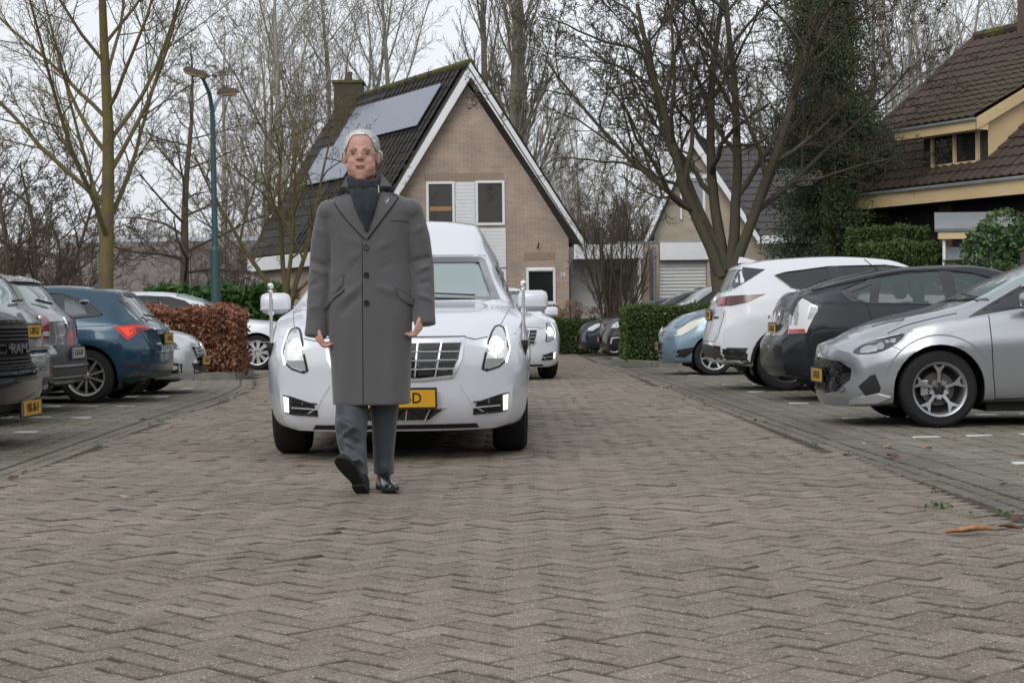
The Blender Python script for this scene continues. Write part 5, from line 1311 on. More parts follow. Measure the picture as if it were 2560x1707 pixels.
    if hearse:
        c.line('roof_joint', [(-.60, 1.405), (.60, 1.405)], M_seam, 'front', r=.003)
        for s in (1, -1):
            q = MB(); x, y = .52, s*.845
            q.tube([(x, y, .76), (x, y, 1.13)], .010, 8); o = c.part('flag_pole', q, M_chrome, smooth=True)
            b = MB(); b.ball((x, y, 1.155), .021); b.ball((x, y, 1.118), (.016, .016, .010)); c.part('pole_ball', b, M_chrome, o, smooth=True)
            f = MB(); rings = []
            for k in range(9):
                z = 1.08-k*.028; a = .012+.010*math.sin(k*1.3); rings.append([(x+.012, y, z), (x+.02+a, y+s*.012, z-.004), (x+.012+a*2, y, z-.008), (x+.012, y-s*.012, z-.006)])
            f.loft(rings); c.part('folded_flag', f, mat('black_flag', (.02, .02, .024), .7), o)
            f = MB(); f.box((x+.006, y-.016, .96), (x+.04, y+.016, .985)); c.part('flag_tie', f, M_frame, o)
            f = MB(); f.loft([[(x+.02*math.cos(a)*r, y+.02*math.sin(a)*r, z) for a in [k*PI/4 for k in range(8)]] for r, z in ((1.3, .775), (1.5, .74), (.2, .64))]); c.part('pole_foot', f, M_trim, o)
    c.place(); return c
hearse_top = [(0, .80), (.10, .835), (.4, .90), (.9, .985), (1.30, 1.045), (1.42, 1.08), (2.02, 1.395), (2.12, 1.44), (2.5, 1.60), (2.85, 1.70), (3.2, 1.735), (5.6, 1.72), (6.2, 1.62), (6.4, 1.45)]
cadillac('hearse', 'white hearse with raised roof, lit headlights and fender flag poles behind the walking man', 6.4, hearse_top, nose_at(-.755, 11.0, -PI/2+.02, 6.4), -PI/2+.02)
limo_top = [(0, .80), (.10, .835), (.4, .90), (.9, .985), (1.30, 1.045), (1.42, 1.08), (2.02, 1.395), (2.3, 1.46), (2.9, 1.50), (4.9, 1.48), (5.6, 1.36), (6.2, 1.12), (6.8, 1.06), (7.0, .95)]
cadillac('limousine', 'white limousine with lit headlight half hidden behind the right side of the hearse', 7.0, limo_top, nose_at(-.03, 25.9, -PI/2+.16, 7.0), -PI/2+.16, hearse=False)

def generic(name, label, sp, loc, heading, side, glass=G_clear, style='seven', rim=None, group=None, cat='car', scale=1., dlo=None, ws=None, rw=None, pill=(), wcut=True, cab=(1.3, 3.6), mirror=None, style_sides=None):
    """common build: arches, glass openings, cabin, wheels on the side that shows"""
    c = Car(name, label, cat, sp, loc, heading, group); c.scale = scale
    c.wheel_arches()
    if dlo: c.side_cut(dlo)
    L_ = sp['L']
    if ws: c.end_cut(ws, sp.get('wsx', (.8, 2.4))[0], sp.get('wsx', (.8, 2.4))[1])
    if rw: c.end_cut(rw, L_-1.3, L_+.1, False)
    c.finish_body()
    if dlo:
        for s in (1, -1): c.patch('side_window', dlo, glass, 'side', s, off=-.006, th=0)
        for p in pill:
            for s in (1, -1): c.patch('window_pillar', p, M_gloss, 'side', s, off=-.001, th=.01)
        c.line('window_seal', dlo+[dlo[0]], M_gloss, 'side', side, r=.011, off=-.004)
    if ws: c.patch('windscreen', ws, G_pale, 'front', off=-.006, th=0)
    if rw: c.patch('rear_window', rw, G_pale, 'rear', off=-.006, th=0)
    c.cabin(cab[0], cab[1], sp['belt'][-2][1]-.3, True)
    c.wheels(style, rim)
    return c
def done(c, scale=1.):
    c.place(); c.t.scale = (scale,)*3; return c

# --- silver hatchback nearest on the right, nose to the road
def car_mg():
    L_ = 4.11
    sp = dict(L=L_, W=1.80, R=.325, gap=.05, axles=(.87, 3.42), paint=P_silver, ns=80, fall=.45, kf=.42, kr=.2, tw=.205, crease=.022,
              top=[(0, .70), (.08, .76), (.3, .85), (.65, .945), (.95, 1.0), (1.12, 1.045), (1.6, 1.27), (2.0, 1.43), (2.5, 1.505), (3.2, 1.48), (3.7, 1.38), (4.0, 1.15), (4.11, .95)],
              belt=[(0, .62), (.15, .70), (.5, .82), (.95, .90), (1.4, .96), (3.4, 1.02), (4.11, .92)], bot=[(0, .17), (.5, .19), (3.6, .21), (4.11, .3)],
              wid=[(0, .78), (.15, .88), (.5, .965), (.87, 1), (3.4, 1), (4.11, .88)], wt=[(0, .5), (.4, .66), (1.0, .78), (1.2, .78), (2.0, .64), (3.5, .62), (4.11, .6)],
              front=[(.17, .05), (.28, .01), (.45, .02), (.58, .01), (.68, .03), (.76, .12)], rear=[(.2, .1), (.6, 0), (1.2, .1)], wsx=(.95, 2.2))
    dlo = [(1.26, .985), (1.62, 1.17), (1.98, 1.34), (2.2, 1.40), (2.9, 1.42), (3.3, 1.36), (3.55, 1.12), (3.3, 1.06), (1.6, 1.0)]
    ws = [(-.70, 1.06), (.70, 1.06), (.565, 1.40), (-.565, 1.40)]
    c = generic('silver_car', 'silver hatchback with black honeycomb grille and star alloy wheel, nearest on the right', sp, nose_at(2.54, 14.72, PI, L_), PI, -1, dlo=dlo, ws=ws, style='star5', rim=mat('machined_alloy', (.42, .43, .44), .3, metal=.8), pill=[[(2.28, 1.0), (2.33, 1.42), (2.42, 1.42), (2.40, 1.0)]], cab=(1.35, 3.5))
    s = -1
    c.patch('mirror_triangle', [(1.12, .925), (1.30, 1.02), (1.62, 1.19), (1.60, 1.0), (1.30, .955)], M_gloss, 'side', s, off=.004)
    h = c.patch('headlight', [(.08, .640), (.17, .70), (.31, .755), (.56, .80), (.55, .765), (.46, .69), (.34, .635), (.22, .62), (.12, .62)], M_lensd, 'side', s, off=.006, th=.02, round_=1, n=(-.35, s*.94, 0))
    c.patch('light_strip', [(.30, .745), (.53, .79), (.52, .78), (.30, .735)], M_lens, 'side', s, off=.012, th=.004, parent=h, n=(-.35, s*.94, 0))
    c.patch('projector', circ(.35, .685, .035, 14, .028), mat('dim_lens', (.30, .31, .33), .12, coat=1), 'side', s, off=.012, th=.006, parent=h, n=(-.35, s*.94, 0))
    c.patch('headlight', [(a, b) for a, b in ((.10, .655), (.17, .70), (.31, .74), (.52, .785), (.46, .69), (.34, .635), (.22, .61), (.12, .61))], M_lensd, 'side', 1, off=.006, th=.02)
    g = c.patch('grille', [(-.62, .50), (-.50, .56), (-.2, .585), (.2, .585), (.50, .56), (.62, .50), (.60, .40), (.45, .30), (.2, .27), (-.2, .27), (-.45, .30), (-.60, .40)], M_gloss, 'front', off=.004, th=.02)
    for j in range(5):
        for k in range(11):
            y = (k-5)*.105+(.052 if j % 2 else 0); z = .32+j*.055
            if abs(y) > .56-.25*abs(z-.43): continue
            c.line('grille_link', [(y-.045, z), (y, z+.028), (y+.045, z), (y, z-.028), (y-.045, z)], mat('grille_link', (.10, .10, .105), .3, metal=.6), 'front', r=.0032, off=.010, parent=g)
    c.patch('air_intake', [(.10, .35), (.22, .44), (.27, .455), (.325, .34), (.31, .30), (.17, .27)], M_trim, 'side', s, off=.004, n=(-.5, s*.86, 0))
    c.patch('air_intake', [(.10, .35), (.24, .455), (.31, .33), (.30, .30), (.14, .27)], M_trim, 'side', 1, off=.004)
    c.patch('splitter', [(.03, .20), (.05, .235), (.16, .262), (.32, .285), (.42, .26), (.30, .215)], P_silver2, 'side', s, off=.02, th=.03, n=(-.4, s*.9, 0))
    c.line('bonnet_gap', [(.10, -.40), (.32, -.62), (.75, -.73), (1.05, -.74)], M_seam, 'top', r=.004); c.line('bonnet_gap', [(.10, .40), (.32, .62), (.75, .73), (1.05, .74)], M_seam, 'top', r=.004)
    c.line('bumper_gap', [(.46, .70), (.56, .655)], M_seam, 'side', s, r=.003)
    c.line('door_gap', [(1.285, .96), (1.295, .75), (1.31, .45), (1.335, .24)], M_seam, 'side', s, r=.0045); c.line('door_gap', [(1.335, .24), (2.4, .25)], M_seam, 'side', s, r=.004)
    c.patch('sill_trim', [(1.22, .195), (1.22, .235), (3.1, .255), (3.1, .21)], M_trim, 'side', s, off=.004)
    c.line('wheel_arch_crease', [(.87+.455*math.cos(a), .325+.455*math.sin(a)) for a in [PI*(.12+.8*k/16) for k in range(17)]], P_silver, 'side', s, r=.008, off=-.002)
    c.mirror((1.60, s*1.0, 1.065), M_silmir, s, (.20, .13, .125))
    c.patch('windscreen_band', [(-.70, 1.06), (.70, 1.06), (.66, 1.085), (-.66, 1.085)], M_gloss, 'front', off=.001, th=0)
    c.line('wiper', [(-.62, 1.075), (.0, 1.12)], M_trim, 'front', r=.009, off=.02)
    q = MB(); q.box((-.035, -.02, 0), (.035, .02, .13), bev=.01); o = c.part('brake_caliper', q, M_rimS); o.location = (.76, s*.77, .27)
    c.plate('X-912-FR', (-.035, 0, .43), False)
    done(c, .965)
M_silmir = mat('mirror_cap_silver', (.34, .35, .37), .22, metal=.8, coat=1)
car_mg()

# --- dark fastback beside it, tail to the road
def car_prius():
    L_ = 4.46
    T = [(4.46, .72), (4.38, .80), (4.30, 1.05), (4.22, 1.17), (4.05, 1.23), (3.4, 1.405), (2.9, 1.475), (2.3, 1.49), (1.95, 1.44), (1.6, 1.27), (1.1, 1.0), (.5, .86), (0, .66)][::-1]
    sp = dict(L=L_, W=1.745, R=.315, gap=.045, axles=(.9, 3.60), paint=P_dgrey, ns=72, fall=.4, kf=.3, kr=.16, tw=.195, crease=.018, top=T,
              belt=[(0, .6), (.5, .80), (1.2, .94), (2, .99), (3.4, 1.04), (4.1, 1.08), (4.3, .98), (4.40, .74), (4.46, .64)], bot=[(0, .2), (.5, .2), (3.8, .22), (4.46, .28)],
              wid=[(0, .8), (.5, .96), (1, 1), (3.6, 1), (4.2, .96), (4.46, .85)], wt=[(0, .5), (1.1, .78), (1.95, .64), (3.4, .60), (4.1, .70), (4.22, .80), (4.46, .8)],
              front=[(.2, .05), (.4, 0), (.66, .06)], rear=[(.28, .08), (.42, .0), (.62, .0), (.72, .05)])
    U = lambda pts: [(L_-a, b) for a, b in pts]
    dlo = U([(.76, 1.215), (.78, 1.16), (.84, 1.095), (1.0, 1.07), (1.9, 1.035), (2.9, 1.01), (2.75, 1.13), (2.45, 1.31), (2.2, 1.385), (1.9, 1.42), (1.5, 1.415), (1.2, 1.375)])
    c = generic('dark_car', 'anthracite fastback with clear tail lamps parked tail-out behind the silver hatchback', sp, (2.76+L_/2, 19.08, 0), 0, 1, dlo=dlo, pill=[U([(1.02, 1.05), (1.12, 1.38), (1.22, 1.40), (1.12, 1.06)]), U([(1.86, 1.02), (1.84, 1.44), (1.97, 1.44), (2.0, 1.02)])], style='ten', rim=M_rimG, cab=(1.4, 3.7))
    s = 1
    c.patch('quarter_frame', U([(.76, 1.215), (.78, 1.16), (.84, 1.095), (1.0, 1.07), (1.0, 1.09), (.9, 1.12), (.86, 1.19), (1.08, 1.27), (1.12, 1.36)]), M_gloss, 'side', s, off=0, th=.01)
    g = c.patch('rear_panel', [(-.60, .72), (.60, .72), (.62, 1.10), (-.62, 1.10)], mat('gunmetal_panel', (.085, .082, .075), .3, metal=.5, coat=1), 'rear', off=.004)
    for sg in (1, -1):
        t = c.patch('tail_lamp', U([(.10, 1.14), (.20, 1.135), (.44, 1.035), (.435, .985), (.40, .93), (.32, .755), (.08, .74), (.06, 1.0)]), mat('clear_tail_lens', (.62, .62, .62), .14, coat=1), 'side', sg, off=.012, th=.03, n=(.45, sg*.9, 0))
        c.patch('reflector', U([(.09, .79), (.30, .795), (.31, .76), (.09, .745)]), mat('pale_red_lens', (.45, .05, .045), .2, coat=1), 'side', sg, off=.018, th=.006, parent=t, n=(.45, sg*.9, 0))
        c.patch('lens_rib', U([(.10, 1.10), (.19, 1.09), (.22, .95), (.20, .84), (.09, .84)]), mat('ribbed_lens', (.28, .28, .29), .2, coat=1, noise=(60, .6)), 'side', sg, off=.017, th=.004, parent=t, n=(.45, sg*.9, 0))
        c.patch('lens_corner', U([(.36, 1.03), (.43, 1.02), (.425, .985), (.37, .90), (.33, .90)]), mat('grey_lens_side', (.26, .28, .32), .2, coat=1), 'side', sg, off=.017, th=.004, parent=t, n=(.45, sg*.9, 0))
    c.patch('spoiler_lip', [(L_-.16, -.66, 1.15), (L_-.16, .66, 1.15), (L_-.30, .68, 1.2), (L_-.30, -.68, 1.2)], P_dgrey, n=(.3, 0, .95), off=.02, th=.03)
    c.plate('G-482-HK', (L_+.02, 0, .80), True)
    c.patch('emblem', circ(0, .945, .052, 16), M_chrome, 'rear', off=.012)
    o = text('PRIUS', .055, M_badge, c.t, (L_+.0, .42, .93), (rad(90), 0, rad(90)), 'lettering', ext=.004)
    c.line('panel_line', [(-.6, .99), (.6, .99)], M_seam, 'rear', r=.002, off=.006)
    c.line('bumper_gap', U([(.30, .735), (.52, .72), (.60, .60)]), M_seam, 'side', s, r=.003)
    c.line('door_gap', U([(1.00, 1.06), (1.02, .95), (1.06, .80)]), M_seam, 'side', s, r=.004); c.line('door_gap', U([(1.93, 1.02), (1.93, .30)]), M_seam, 'side', s, r=.004)
    a = MB(); a.tube([(L_-1.30, .1, 1.42), (L_-1.12, .1, 1.56)], .006, 6); a.box((L_-1.33, .07, 1.40), (L_-1.22, .13, 1.44), bev=.01); c.part('antenna', a, M_trim)
    c.line('rear_wiper', [(L_-.75, -.1, 1.3), (L_-.42, .40, 1.22)], M_trim, n=(.3, 0, .95), r=.009, off=.03)
    c.line('roof_edge', [(L_-.45, .52, 1.2), (L_-1.0, .54, 1.4), (L_-1.8, .545, 1.5)], M_trim, n=(0, .3, 1), r=.008, off=.004)
    done(c, .985)
car_prius()

# --- white suv, tail to the road
def car_suv():
    L_ = 4.55
    T = [(0, .85), (.15, .95), (.6, 1.05), (1.15, 1.15), (1.35, 1.2), (1.95, 1.52), (2.3, 1.64), (3.0, 1.685), (3.7, 1.655), (4.1, 1.60), (4.22, 1.565), (4.34, 1.38), (4.43, 1.24), (4.50, 1.18), (4.55, 1.05)]
    sp = dict(L=L_, W=1.84, R=.36, gap=.055, axles=(.93, 3.63), paint=P_white2, ns=76, fall=.4, kf=.3, kr=.20, tw=.225, crease=.02, top=T,
              belt=[(0, .8), (.5, .98), (1.2, 1.06), (2, 1.12), (3.6, 1.20), (4.2, 1.20), (4.45, 1.12), (4.55, 1.0)], bot=[(0, .25), (.5, .25), (3.9, .28), (4.55, .36)],
              wid=[(0, .8), (.5, .96), (1, 1), (3.6, 1), (4.2, .97), (4.55, .86)], wt=[(0, .5), (1.2, .78), (2.2, .66), (3.6, .64), (4.2, .62), (4.45, .76), (4.55, .8)],
              front=[(.2, .05), (.4, 0), (.9, .06)], rear=[(.34, .08), (.52, .0), (.70, .02), (.95, .08), (1.1, .1)])
    U = lambda pts: [(L_-a, b) for a, b in pts]
    dlo = U([(.80, 1.43), (.92, 1.47), (1.5, 1.54), (2.2, 1.55), (2.7, 1.48), (3.15, 1.22), (3.2, 1.16), (2.2, 1.19), (1.06, 1.26), (.98, 1.28)])
    rw = [(-.62, 1.24), (.62, 1.24), (.56, 1.52), (-.56, 1.52)]
    c = generic('white_suv', 'white suv with dark red tail lamp parked tail-out beside the anthracite fastback', sp, (2.47+L_/2, 22.1, 0), 0, 1, glass=G_dark, dlo=dlo, rw=rw, pill=[U([(1.55, 1.2), (1.45, 1.56), (1.60, 1.56), (1.72, 1.2)]), U([(2.40, 1.16), (2.30, 1.56), (2.45, 1.56), (2.52, 1.16)])], style='five', rim=M_rimD, cab=(1.4, 3.9), cat='suv')
    s = 1
    c.patch('spoiler_side', U([(.40, 1.55), (.70, 1.51), (.30, 1.27), (.24, 1.27)]), M_gloss, 'side', s, off=.004)
    for sg in (1, -1):
        t = c.patch('tail_lamp', [(L_-.02, sg*.42, 1.115), (L_-.02, sg*.55, 1.17), (L_-.2, sg*.90, 1.185), (L_-.62, sg*.92, 1.20), (L_-.40, sg*.92, 1.10), (L_-.16, sg*.90, 1.06), (L_-.02, sg*.62, 1.06)], M_dred, off=.008, th=.02, n=(.55, sg*.83, 0))
        if t: c.patch('brake_lens', [(L_-.03, sg*.66, 1.15), (L_-.12, sg*.80, 1.16), (L_-.12, sg*.80, 1.07), (L_-.03, sg*.66, 1.07)], mat('bright_red_lens', (.35, .01, .012), .12, coat=1), off=.014, th=.004, n=(.55, sg*.83, 0), parent=t)
    c.patch('rear_cladding', [(-.84, .34), (.84, .34), (.88, .54), (.3, .58), (-.3, .58), (-.88, .54)], mat('grey_cladding', (.045, .043, .04), .6), 'rear', off=.006)
    c.patch('side_cladding', U([(.02, .34), (.02, .54), (.30, .52), (.44, .47), (.42, .32)]), M_trim, 'side', s, off=.006)
    c.patch('side_cladding', U([(1.33, .24), (1.33, .40), (3.25, .40), (3.25, .24)]), M_trim, 'side', s, off=.006)
    c.line('wheel_arch_cladding', [(3.63+.43*math.cos(a), .36+.43*math.sin(a)) for a in [PI*(.0+1.0*k/16) for k in range(17)]], M_trim, 'side', s, r=.028, off=.0)
    c.patch('reflector', [(.58, .575), (.76, .56), (.74, .53), (.62, .535)], M_dred, 'rear', off=.012)
    c.plate('GKJ-78-P', (L_-.0, 0, .955), True)
    c.patch('emblem_ring', circ(0, 1.135, .062, 18), M_chrome, 'rear', off=.010); c.patch('emblem_inner', circ(0, 1.135, .045, 18), P_white2, 'rear', off=.014, th=.006)
    c.patch('tailgate_badge', [(.36, .905), (.56, .905), (.56, .93), (.36, .93)], M_trim, 'rear', off=.006, th=.004)
    c.line('tailgate_gap', [(-.66, .66), (-.60, .62), (.60, .62), (.68, .70), (.70, 1.0)], M_seam, 'rear', r=.004)
    c.line('door_gap', U([(1.05, 1.26), (1.10, 1.0), (1.30, .62)]), M_seam, 'side', s, r=.004); c.line('fuel_flap', U([(.95, 1.03), (.75, 1.0), (.74, .86), (.93, .84), (.95, 1.03)]), M_seam, 'side', s, r=.002)
    f = MB(); f.loft([[(L_-.72, -.025, 1.63), (L_-.72, .025, 1.63), (L_-.44, 0, 1.61)], [(L_-.50, -.004, 1.69), (L_-.50, .004, 1.69), (L_-.46, 0, 1.69)]]); c.part('roof_fin', f, P_white2)
    c.line('rear_wiper', [(-.05, 1.26), (-.42, 1.275)], M_trim, 'rear', r=.010, off=.012)
    for sg in (1, -1):
        q = MB(); q.tube([(L_-.45, sg*.5, .36), (L_-.16, sg*.5, .36)], .036, 12); c.part('exhaust_tip', q, M_chrome, smooth=True)
    done(c, 1.0)
car_suv()

# --- light blue small hatchback, nose to the road
def car_corsa():
    L_ = 4.0
    sp = dict(L=L_, W=1.72, R=.31, gap=.04, axles=(.83, 3.34), paint=P_lblue, ns=56, fall=.4, kf=.40, kr=.2, tw=.19,
              top=[(0, .76), (.08, .84), (.3, .95), (.7, 1.05), (.95, 1.10), (1.7, 1.42), (2.1, 1.485), (3.2, 1.46), (3.7, 1.3), (3.95, .95), (4.0, .9)],
              belt=[(0, .68), (.2, .80), (.7, .93), (1.3, .98), (3.4, 1.02), (4.0, .88)], bot=[(0, .19), (.5, .2), (4.0, .26)],
              wid=[(0, .80), (.15, .89), (.5, .97), (.9, 1), (3.4, 1), (4.0, .86)], wt=[(0, .5), (.9, .78), (1.2, .78), (1.8, .66), (3.5, .62), (4, .6)],
              front=[(.19, .05), (.35, 0), (.6, .03), (.8, .12)], rear=[(.2, .1), (.6, 0), (1.2, .1)])
    dlo = [(1.18, 1.03), (1.7, 1.33), (2.0, 1.39), (3.0, 1.40), (3.5, 1.15), (3.2, 1.07)]
    ws = [(-.66, 1.12), (.66, 1.12), (.55, 1.40), (-.55, 1.40)]
    c = generic('light_blue_car', 'light blue small hatchback with milky headlamp beside the box hedge', sp, nose_at(2.40, 28.35, PI, L_), PI, -1, dlo=dlo, ws=ws, style='seven', pill=[[(2.2, 1.03), (2.2, 1.42), (2.3, 1.42), (2.3, 1.03)]])
    for s in (-1, 1):
        h = c.patch('headlight', [(.11, .635), (.15, .72), (.34, .84), (.62, .915), (.68, .92), (.62, .84), (.42, .72), (.26, .645)], mat('milky_lens', (.66, .64, .56), .22, coat=.8), 'side', s, off=.008, th=.02, n=(-.45, s*.89, 0))
        c.patch('air_intake', [(.10, .40), (.50, .46), (.44, .36), (.30, .29), (.12, .30)], M_gloss, 'side', s, off=.004, n=(-.5, s*.86, 0))
    g = c.patch('grille', [(-.32, .74), (.32, .74), (.26, .60), (-.26, .60)], M_chrome, 'front', off=.008); 
    c.patch('grille_mesh', [(-.29, .72), (.29, .72), (.24, .62), (-.24, .62)], M_gloss, 'front', off=.014, th=.004, parent=g)
    for z in (.645, .685): c.line('grille_bar', [(-.26, z), (.26, z)], M_chrome, 'front', r=.008, off=.02, parent=g)
    c.patch('emblem', circ(0, .70, .06, 16), M_chrome, 'front', off=.03)
    c.patch('lower_grille', [(-.36, .38), (.36, .38), (.30, .27), (-.30, .27)], M_trim, 'front', off=.006)
    c.plate('65-TNP-6', (-.03, 0, .47), False)
    c.line('bonnet_gap', [(.12, -.40), (.4, -.62), (.95, -.72)], M_seam, 'top', r=.004)
    c.line('wiper', [(-.5, 1.13), (.1, 1.15)], M_trim, 'front', r=.01, off=.02)
    c.mirror((1.35, -.93, 1.08), None, -1)
    done(c, 1.0)
car_corsa()

def simple_front(name, label, L_, W_, H, R, pt, nose, heading, side, hood=.95, lens=M_lens, style='seven', scale=1., plate='', rails=False, extra=None, glassd=G_clear, cat='car', nz=.72):
    sp = dict(L=L_, W=W_, R=R, gap=.045, axles=(.9, L_-.95), paint=pt, ns=52, fall=.42, kf=.38, kr=.2, tw=.2,
              top=[(0, nz), (.1, nz+.08), (.4, nz+.15), (.9, hood+.02), (1.15, hood+.07), (1.85, H-.10), (2.3, H-.01), (L_-1.4, H-.02), (L_-.6, H-.12), (L_-.08, 1.0), (L_, .9)],
              belt=[(0, nz-.08), (.25, nz+.03), (.9, hood-.07), (1.5, hood), (L_-.7, hood+.06), (L_, hood-.08)], bot=[(0, .2), (.5, .2), (L_, .28)],
              wid=[(0, .80), (.15, .88), (.5, .97), (.95, 1), (L_-.9, 1), (L_, .86)], wt=[(0, .5), (.9, .78), (1.2, .78), (2.0, .66), (L_-.7, .62), (L_, .6)],
              front=[(.2, .05), (.35, 0), (.55, .02), (.75, .10)], rear=[(.25, .1), (.5, 0), (1.2, .1)])
    b = hood+.03
    dlo = [(1.45, b), (2.0, H-.16), (2.35, H-.09), (L_-1.4, H-.10), (L_-.8, H-.25), (L_-.65, b+.08), (L_-1.2, b+.03)]
    ws = [(-.36*W_, hood+.10), (.36*W_, hood+.10), (.30*W_, H-.09), (-.30*W_, H-.09)]
    c = generic(name, label, sp, nose_at(nose[0], nose[1], heading, L_), heading, side, dlo=dlo, ws=ws, style=style, glass=glassd, pill=[[(2.35, b), (2.4, H-.06), (2.5, H-.06), (2.48, b)]], cat=cat)
    for s in (-1, 1):
        c.patch('headlight', [(.10, nz-.10), (.14, nz-.02), (.32, nz+.06), (.52, nz+.08), (.50, nz+.0), (.30, nz-.10)], lens, 'side', s, off=.008, th=.02, n=(-.45, s*.89, 0))
        c.patch('fog_lamp', [(.12, .32), (.12, .42), (.34, .44), (.36, .34)], M_trim, 'side', s, off=.005, n=(-.5, s*.86, 0))
    g = c.patch('grille', [(-.42, nz-.08), (.42, nz-.08), (.34, nz-.26), (-.34, nz-.26)], M_gloss, 'front', off=.008)
    for k in range(3): c.line('grille_bar', [(-.38, nz-.12-.05*k), (.38, nz-.12-.05*k)], M_chrome if k == 0 else M_badge, 'front', r=.006, off=.014, parent=g)
    c.patch('lower_grille', [(-.5, .42), (.5, .42), (.42, .28), (-.42, .28)], M_trim, 'front', off=.005)
    c.plate(plate, (-.03, 0, .45), False)
    c.mirror((1.45, side*(W_/2+.08), hood+.10), None, side)
    if rails:
        for s in (-1, 1): c.line('roof_rail', [(2.3, s*.52), (L_-1.2, s*.52)], M_trim, 'top', r=.018, off=.05)
    if extra: extra(c)
    done(c, scale); return c
def volvo_extra(c):
    for s in (-1, 1):
        c.patch('fog_trim', [(.10, .36), (.14, .50), (.42, .52), (.42, .50), (.18, .47), (.14, .36)], M_chrome, 'side', s, off=.014, n=(-.5, s*.86, 0))
    c.patch('skid_plate', [(-.6, .20), (.6, .20), (.62, .26), (-.62, .26)], M_rimS, 'front', off=.02, th=.03)
simple_front('dark_blue_car', 'dark blue hatchback furthest left of the far row on the right', 4.36, 1.82, 1.48, .32, P_navy, (1.66, 44.0), PI, -1, hood=.98, plate='K-318-ZX', nz=.74)
simple_front('dark_brown_estate', 'dark brown estate with silver skid plate between dark blue car and box hedge', 4.84, 1.86, 1.60, .36, P_brown, (2.05, 40.4), PI, -1, hood=1.08, plate='', rails=True, extra=volvo_extra, nz=.82, style='seven')
simple_front('silver_mpv', 'silver people carrier whose windscreen shows over the box hedge', 4.4, 1.80, 1.72, .32, P_silver2, (2.45, 38.0), PI, -1, hood=1.16, nz=.82)
simple_front('dark_van', 'tall black van with roof rails behind the cars, before the roller garage door', 4.7, 1.9, 1.93, .34, P_black, (3.55, 46.2), PI, -1, hood=1.22, nz=.9, rails=True, glassd=G_dark, cat='van')
simple_front('grey_car', 'grey car behind the dark blue hatchback, near the many-stemmed shrub', 4.3, 1.8, 1.55, .32, P_grey2, (2.55, 47.2), PI, -1, hood=1.02, nz=.76)
def seat_extra(c):
    s = 1
    c.patch('air_intake', [(.06, .30), (.06, .42), (.34, .45), (.40, .34), (.30, .28)], M_gloss, 'side', s, off=.008, n=(-.5, s*.86, 0))
    c.patch('fog_lens', circ(.20, .37, .07, 12, .03), M_lens, 'side', s, off=.014, n=(-.5, s*.86, 0))
    c.patch('emblem', circ(0, .64, .06, 12), M_chrome, 'front', off=.03)
simple_front('silver_hatchback', 'silver hatchback parked nose-out between blue hatchback and beech hedge', 4.26, 1.82, 1.44, .32, P_silver2, (-4.0, 22.95), 0, 1, hood=.93, lens=M_lensd, scale=.95, plate='5-TKB-84', nz=.72, extra=seat_extra)

# --- long white limousine coming from the side street
def car_dts():
    L_ = 7.9
    sp = dict(L=L_, W=1.90, R=.345, gap=.05, axles=(1.05, L_-1.3), paint=P_white, ns=70, fall=.45, kf=.32, kr=.25, tw=.22,
              top=[(0, .78), (.1, .84), (.5, .93), (1.3, 1.02), (1.5, 1.06), (2.35, 1.46), (2.8, 1.55), (3.4, 1.58), (5.4, 1.57), (6.1, 1.44), (6.7, 1.12), (7.6, 1.08), (7.9, .95)],
              belt=[(0, .7), (.3, .84), (1.3, .95), (2, .99), (7, 1.0), (7.9, .9)], bot=[(0, .2), (.6, .2), (7.9, .28)],
              wid=[(0, .84), (.5, .97), (1, 1), (7, 1), (7.9, .9)], wt=[(0, .6), (1.3, .8), (1.5, .8), (2.5, .64), (6, .6), (7.9, .7)],
              front=[(.2, .08), (.4, 0), (.8, .08)], rear=[(.2, .1), (.6, 0), (1.0, .1)], seats=(2.9, 4.0))
    dlo = [(1.95, 1.03), (2.5, 1.38), (2.8, 1.46), (3.3, 1.49), (5.7, 1.48), (6.1, 1.30), (6.2, 1.06)]
    ws = [(-.70, 1.09), (.70, 1.09), (.585, 1.50), (-.585, 1.50)]; sp['wsx'] = (1.2, 2.75)
    c = generic('stretched_limousine', 'long white stretched limousine with chrome wheels behind the beech hedge', sp, (-3.95-L_/2, 34.6, 0), 0, 1, glass=G_dark, dlo=dlo, ws=ws, style='chrome_cap', rim=M_chrome, pill=[[(3.2, 1.03), (3.2, 1.5), (3.3, 1.5), (3.3, 1.03)], [(4.3, 1.03), (4.3, 1.5), (4.36, 1.5), (4.36, 1.03)]], cat='limousine', cab=(1.5, 6))
    c.line('door_gap', [(1.75, .97), (1.72, .3)], M_seam, 'side', 1); c.line('side_strip', [(.4, .55), (7.4, .58)], M_chrome, 'side', 1, r=.01, off=.004)
    c.patch('headlight', [(.05, .62), (.05, .76), (.4, .80), (.4, .66)], M_lit2, 'side', 1, off=.006, n=(-.6, .8, 0))
    c.mirror((1.95, 1.03, 1.08), None, 1)
    done(c)
car_dts()

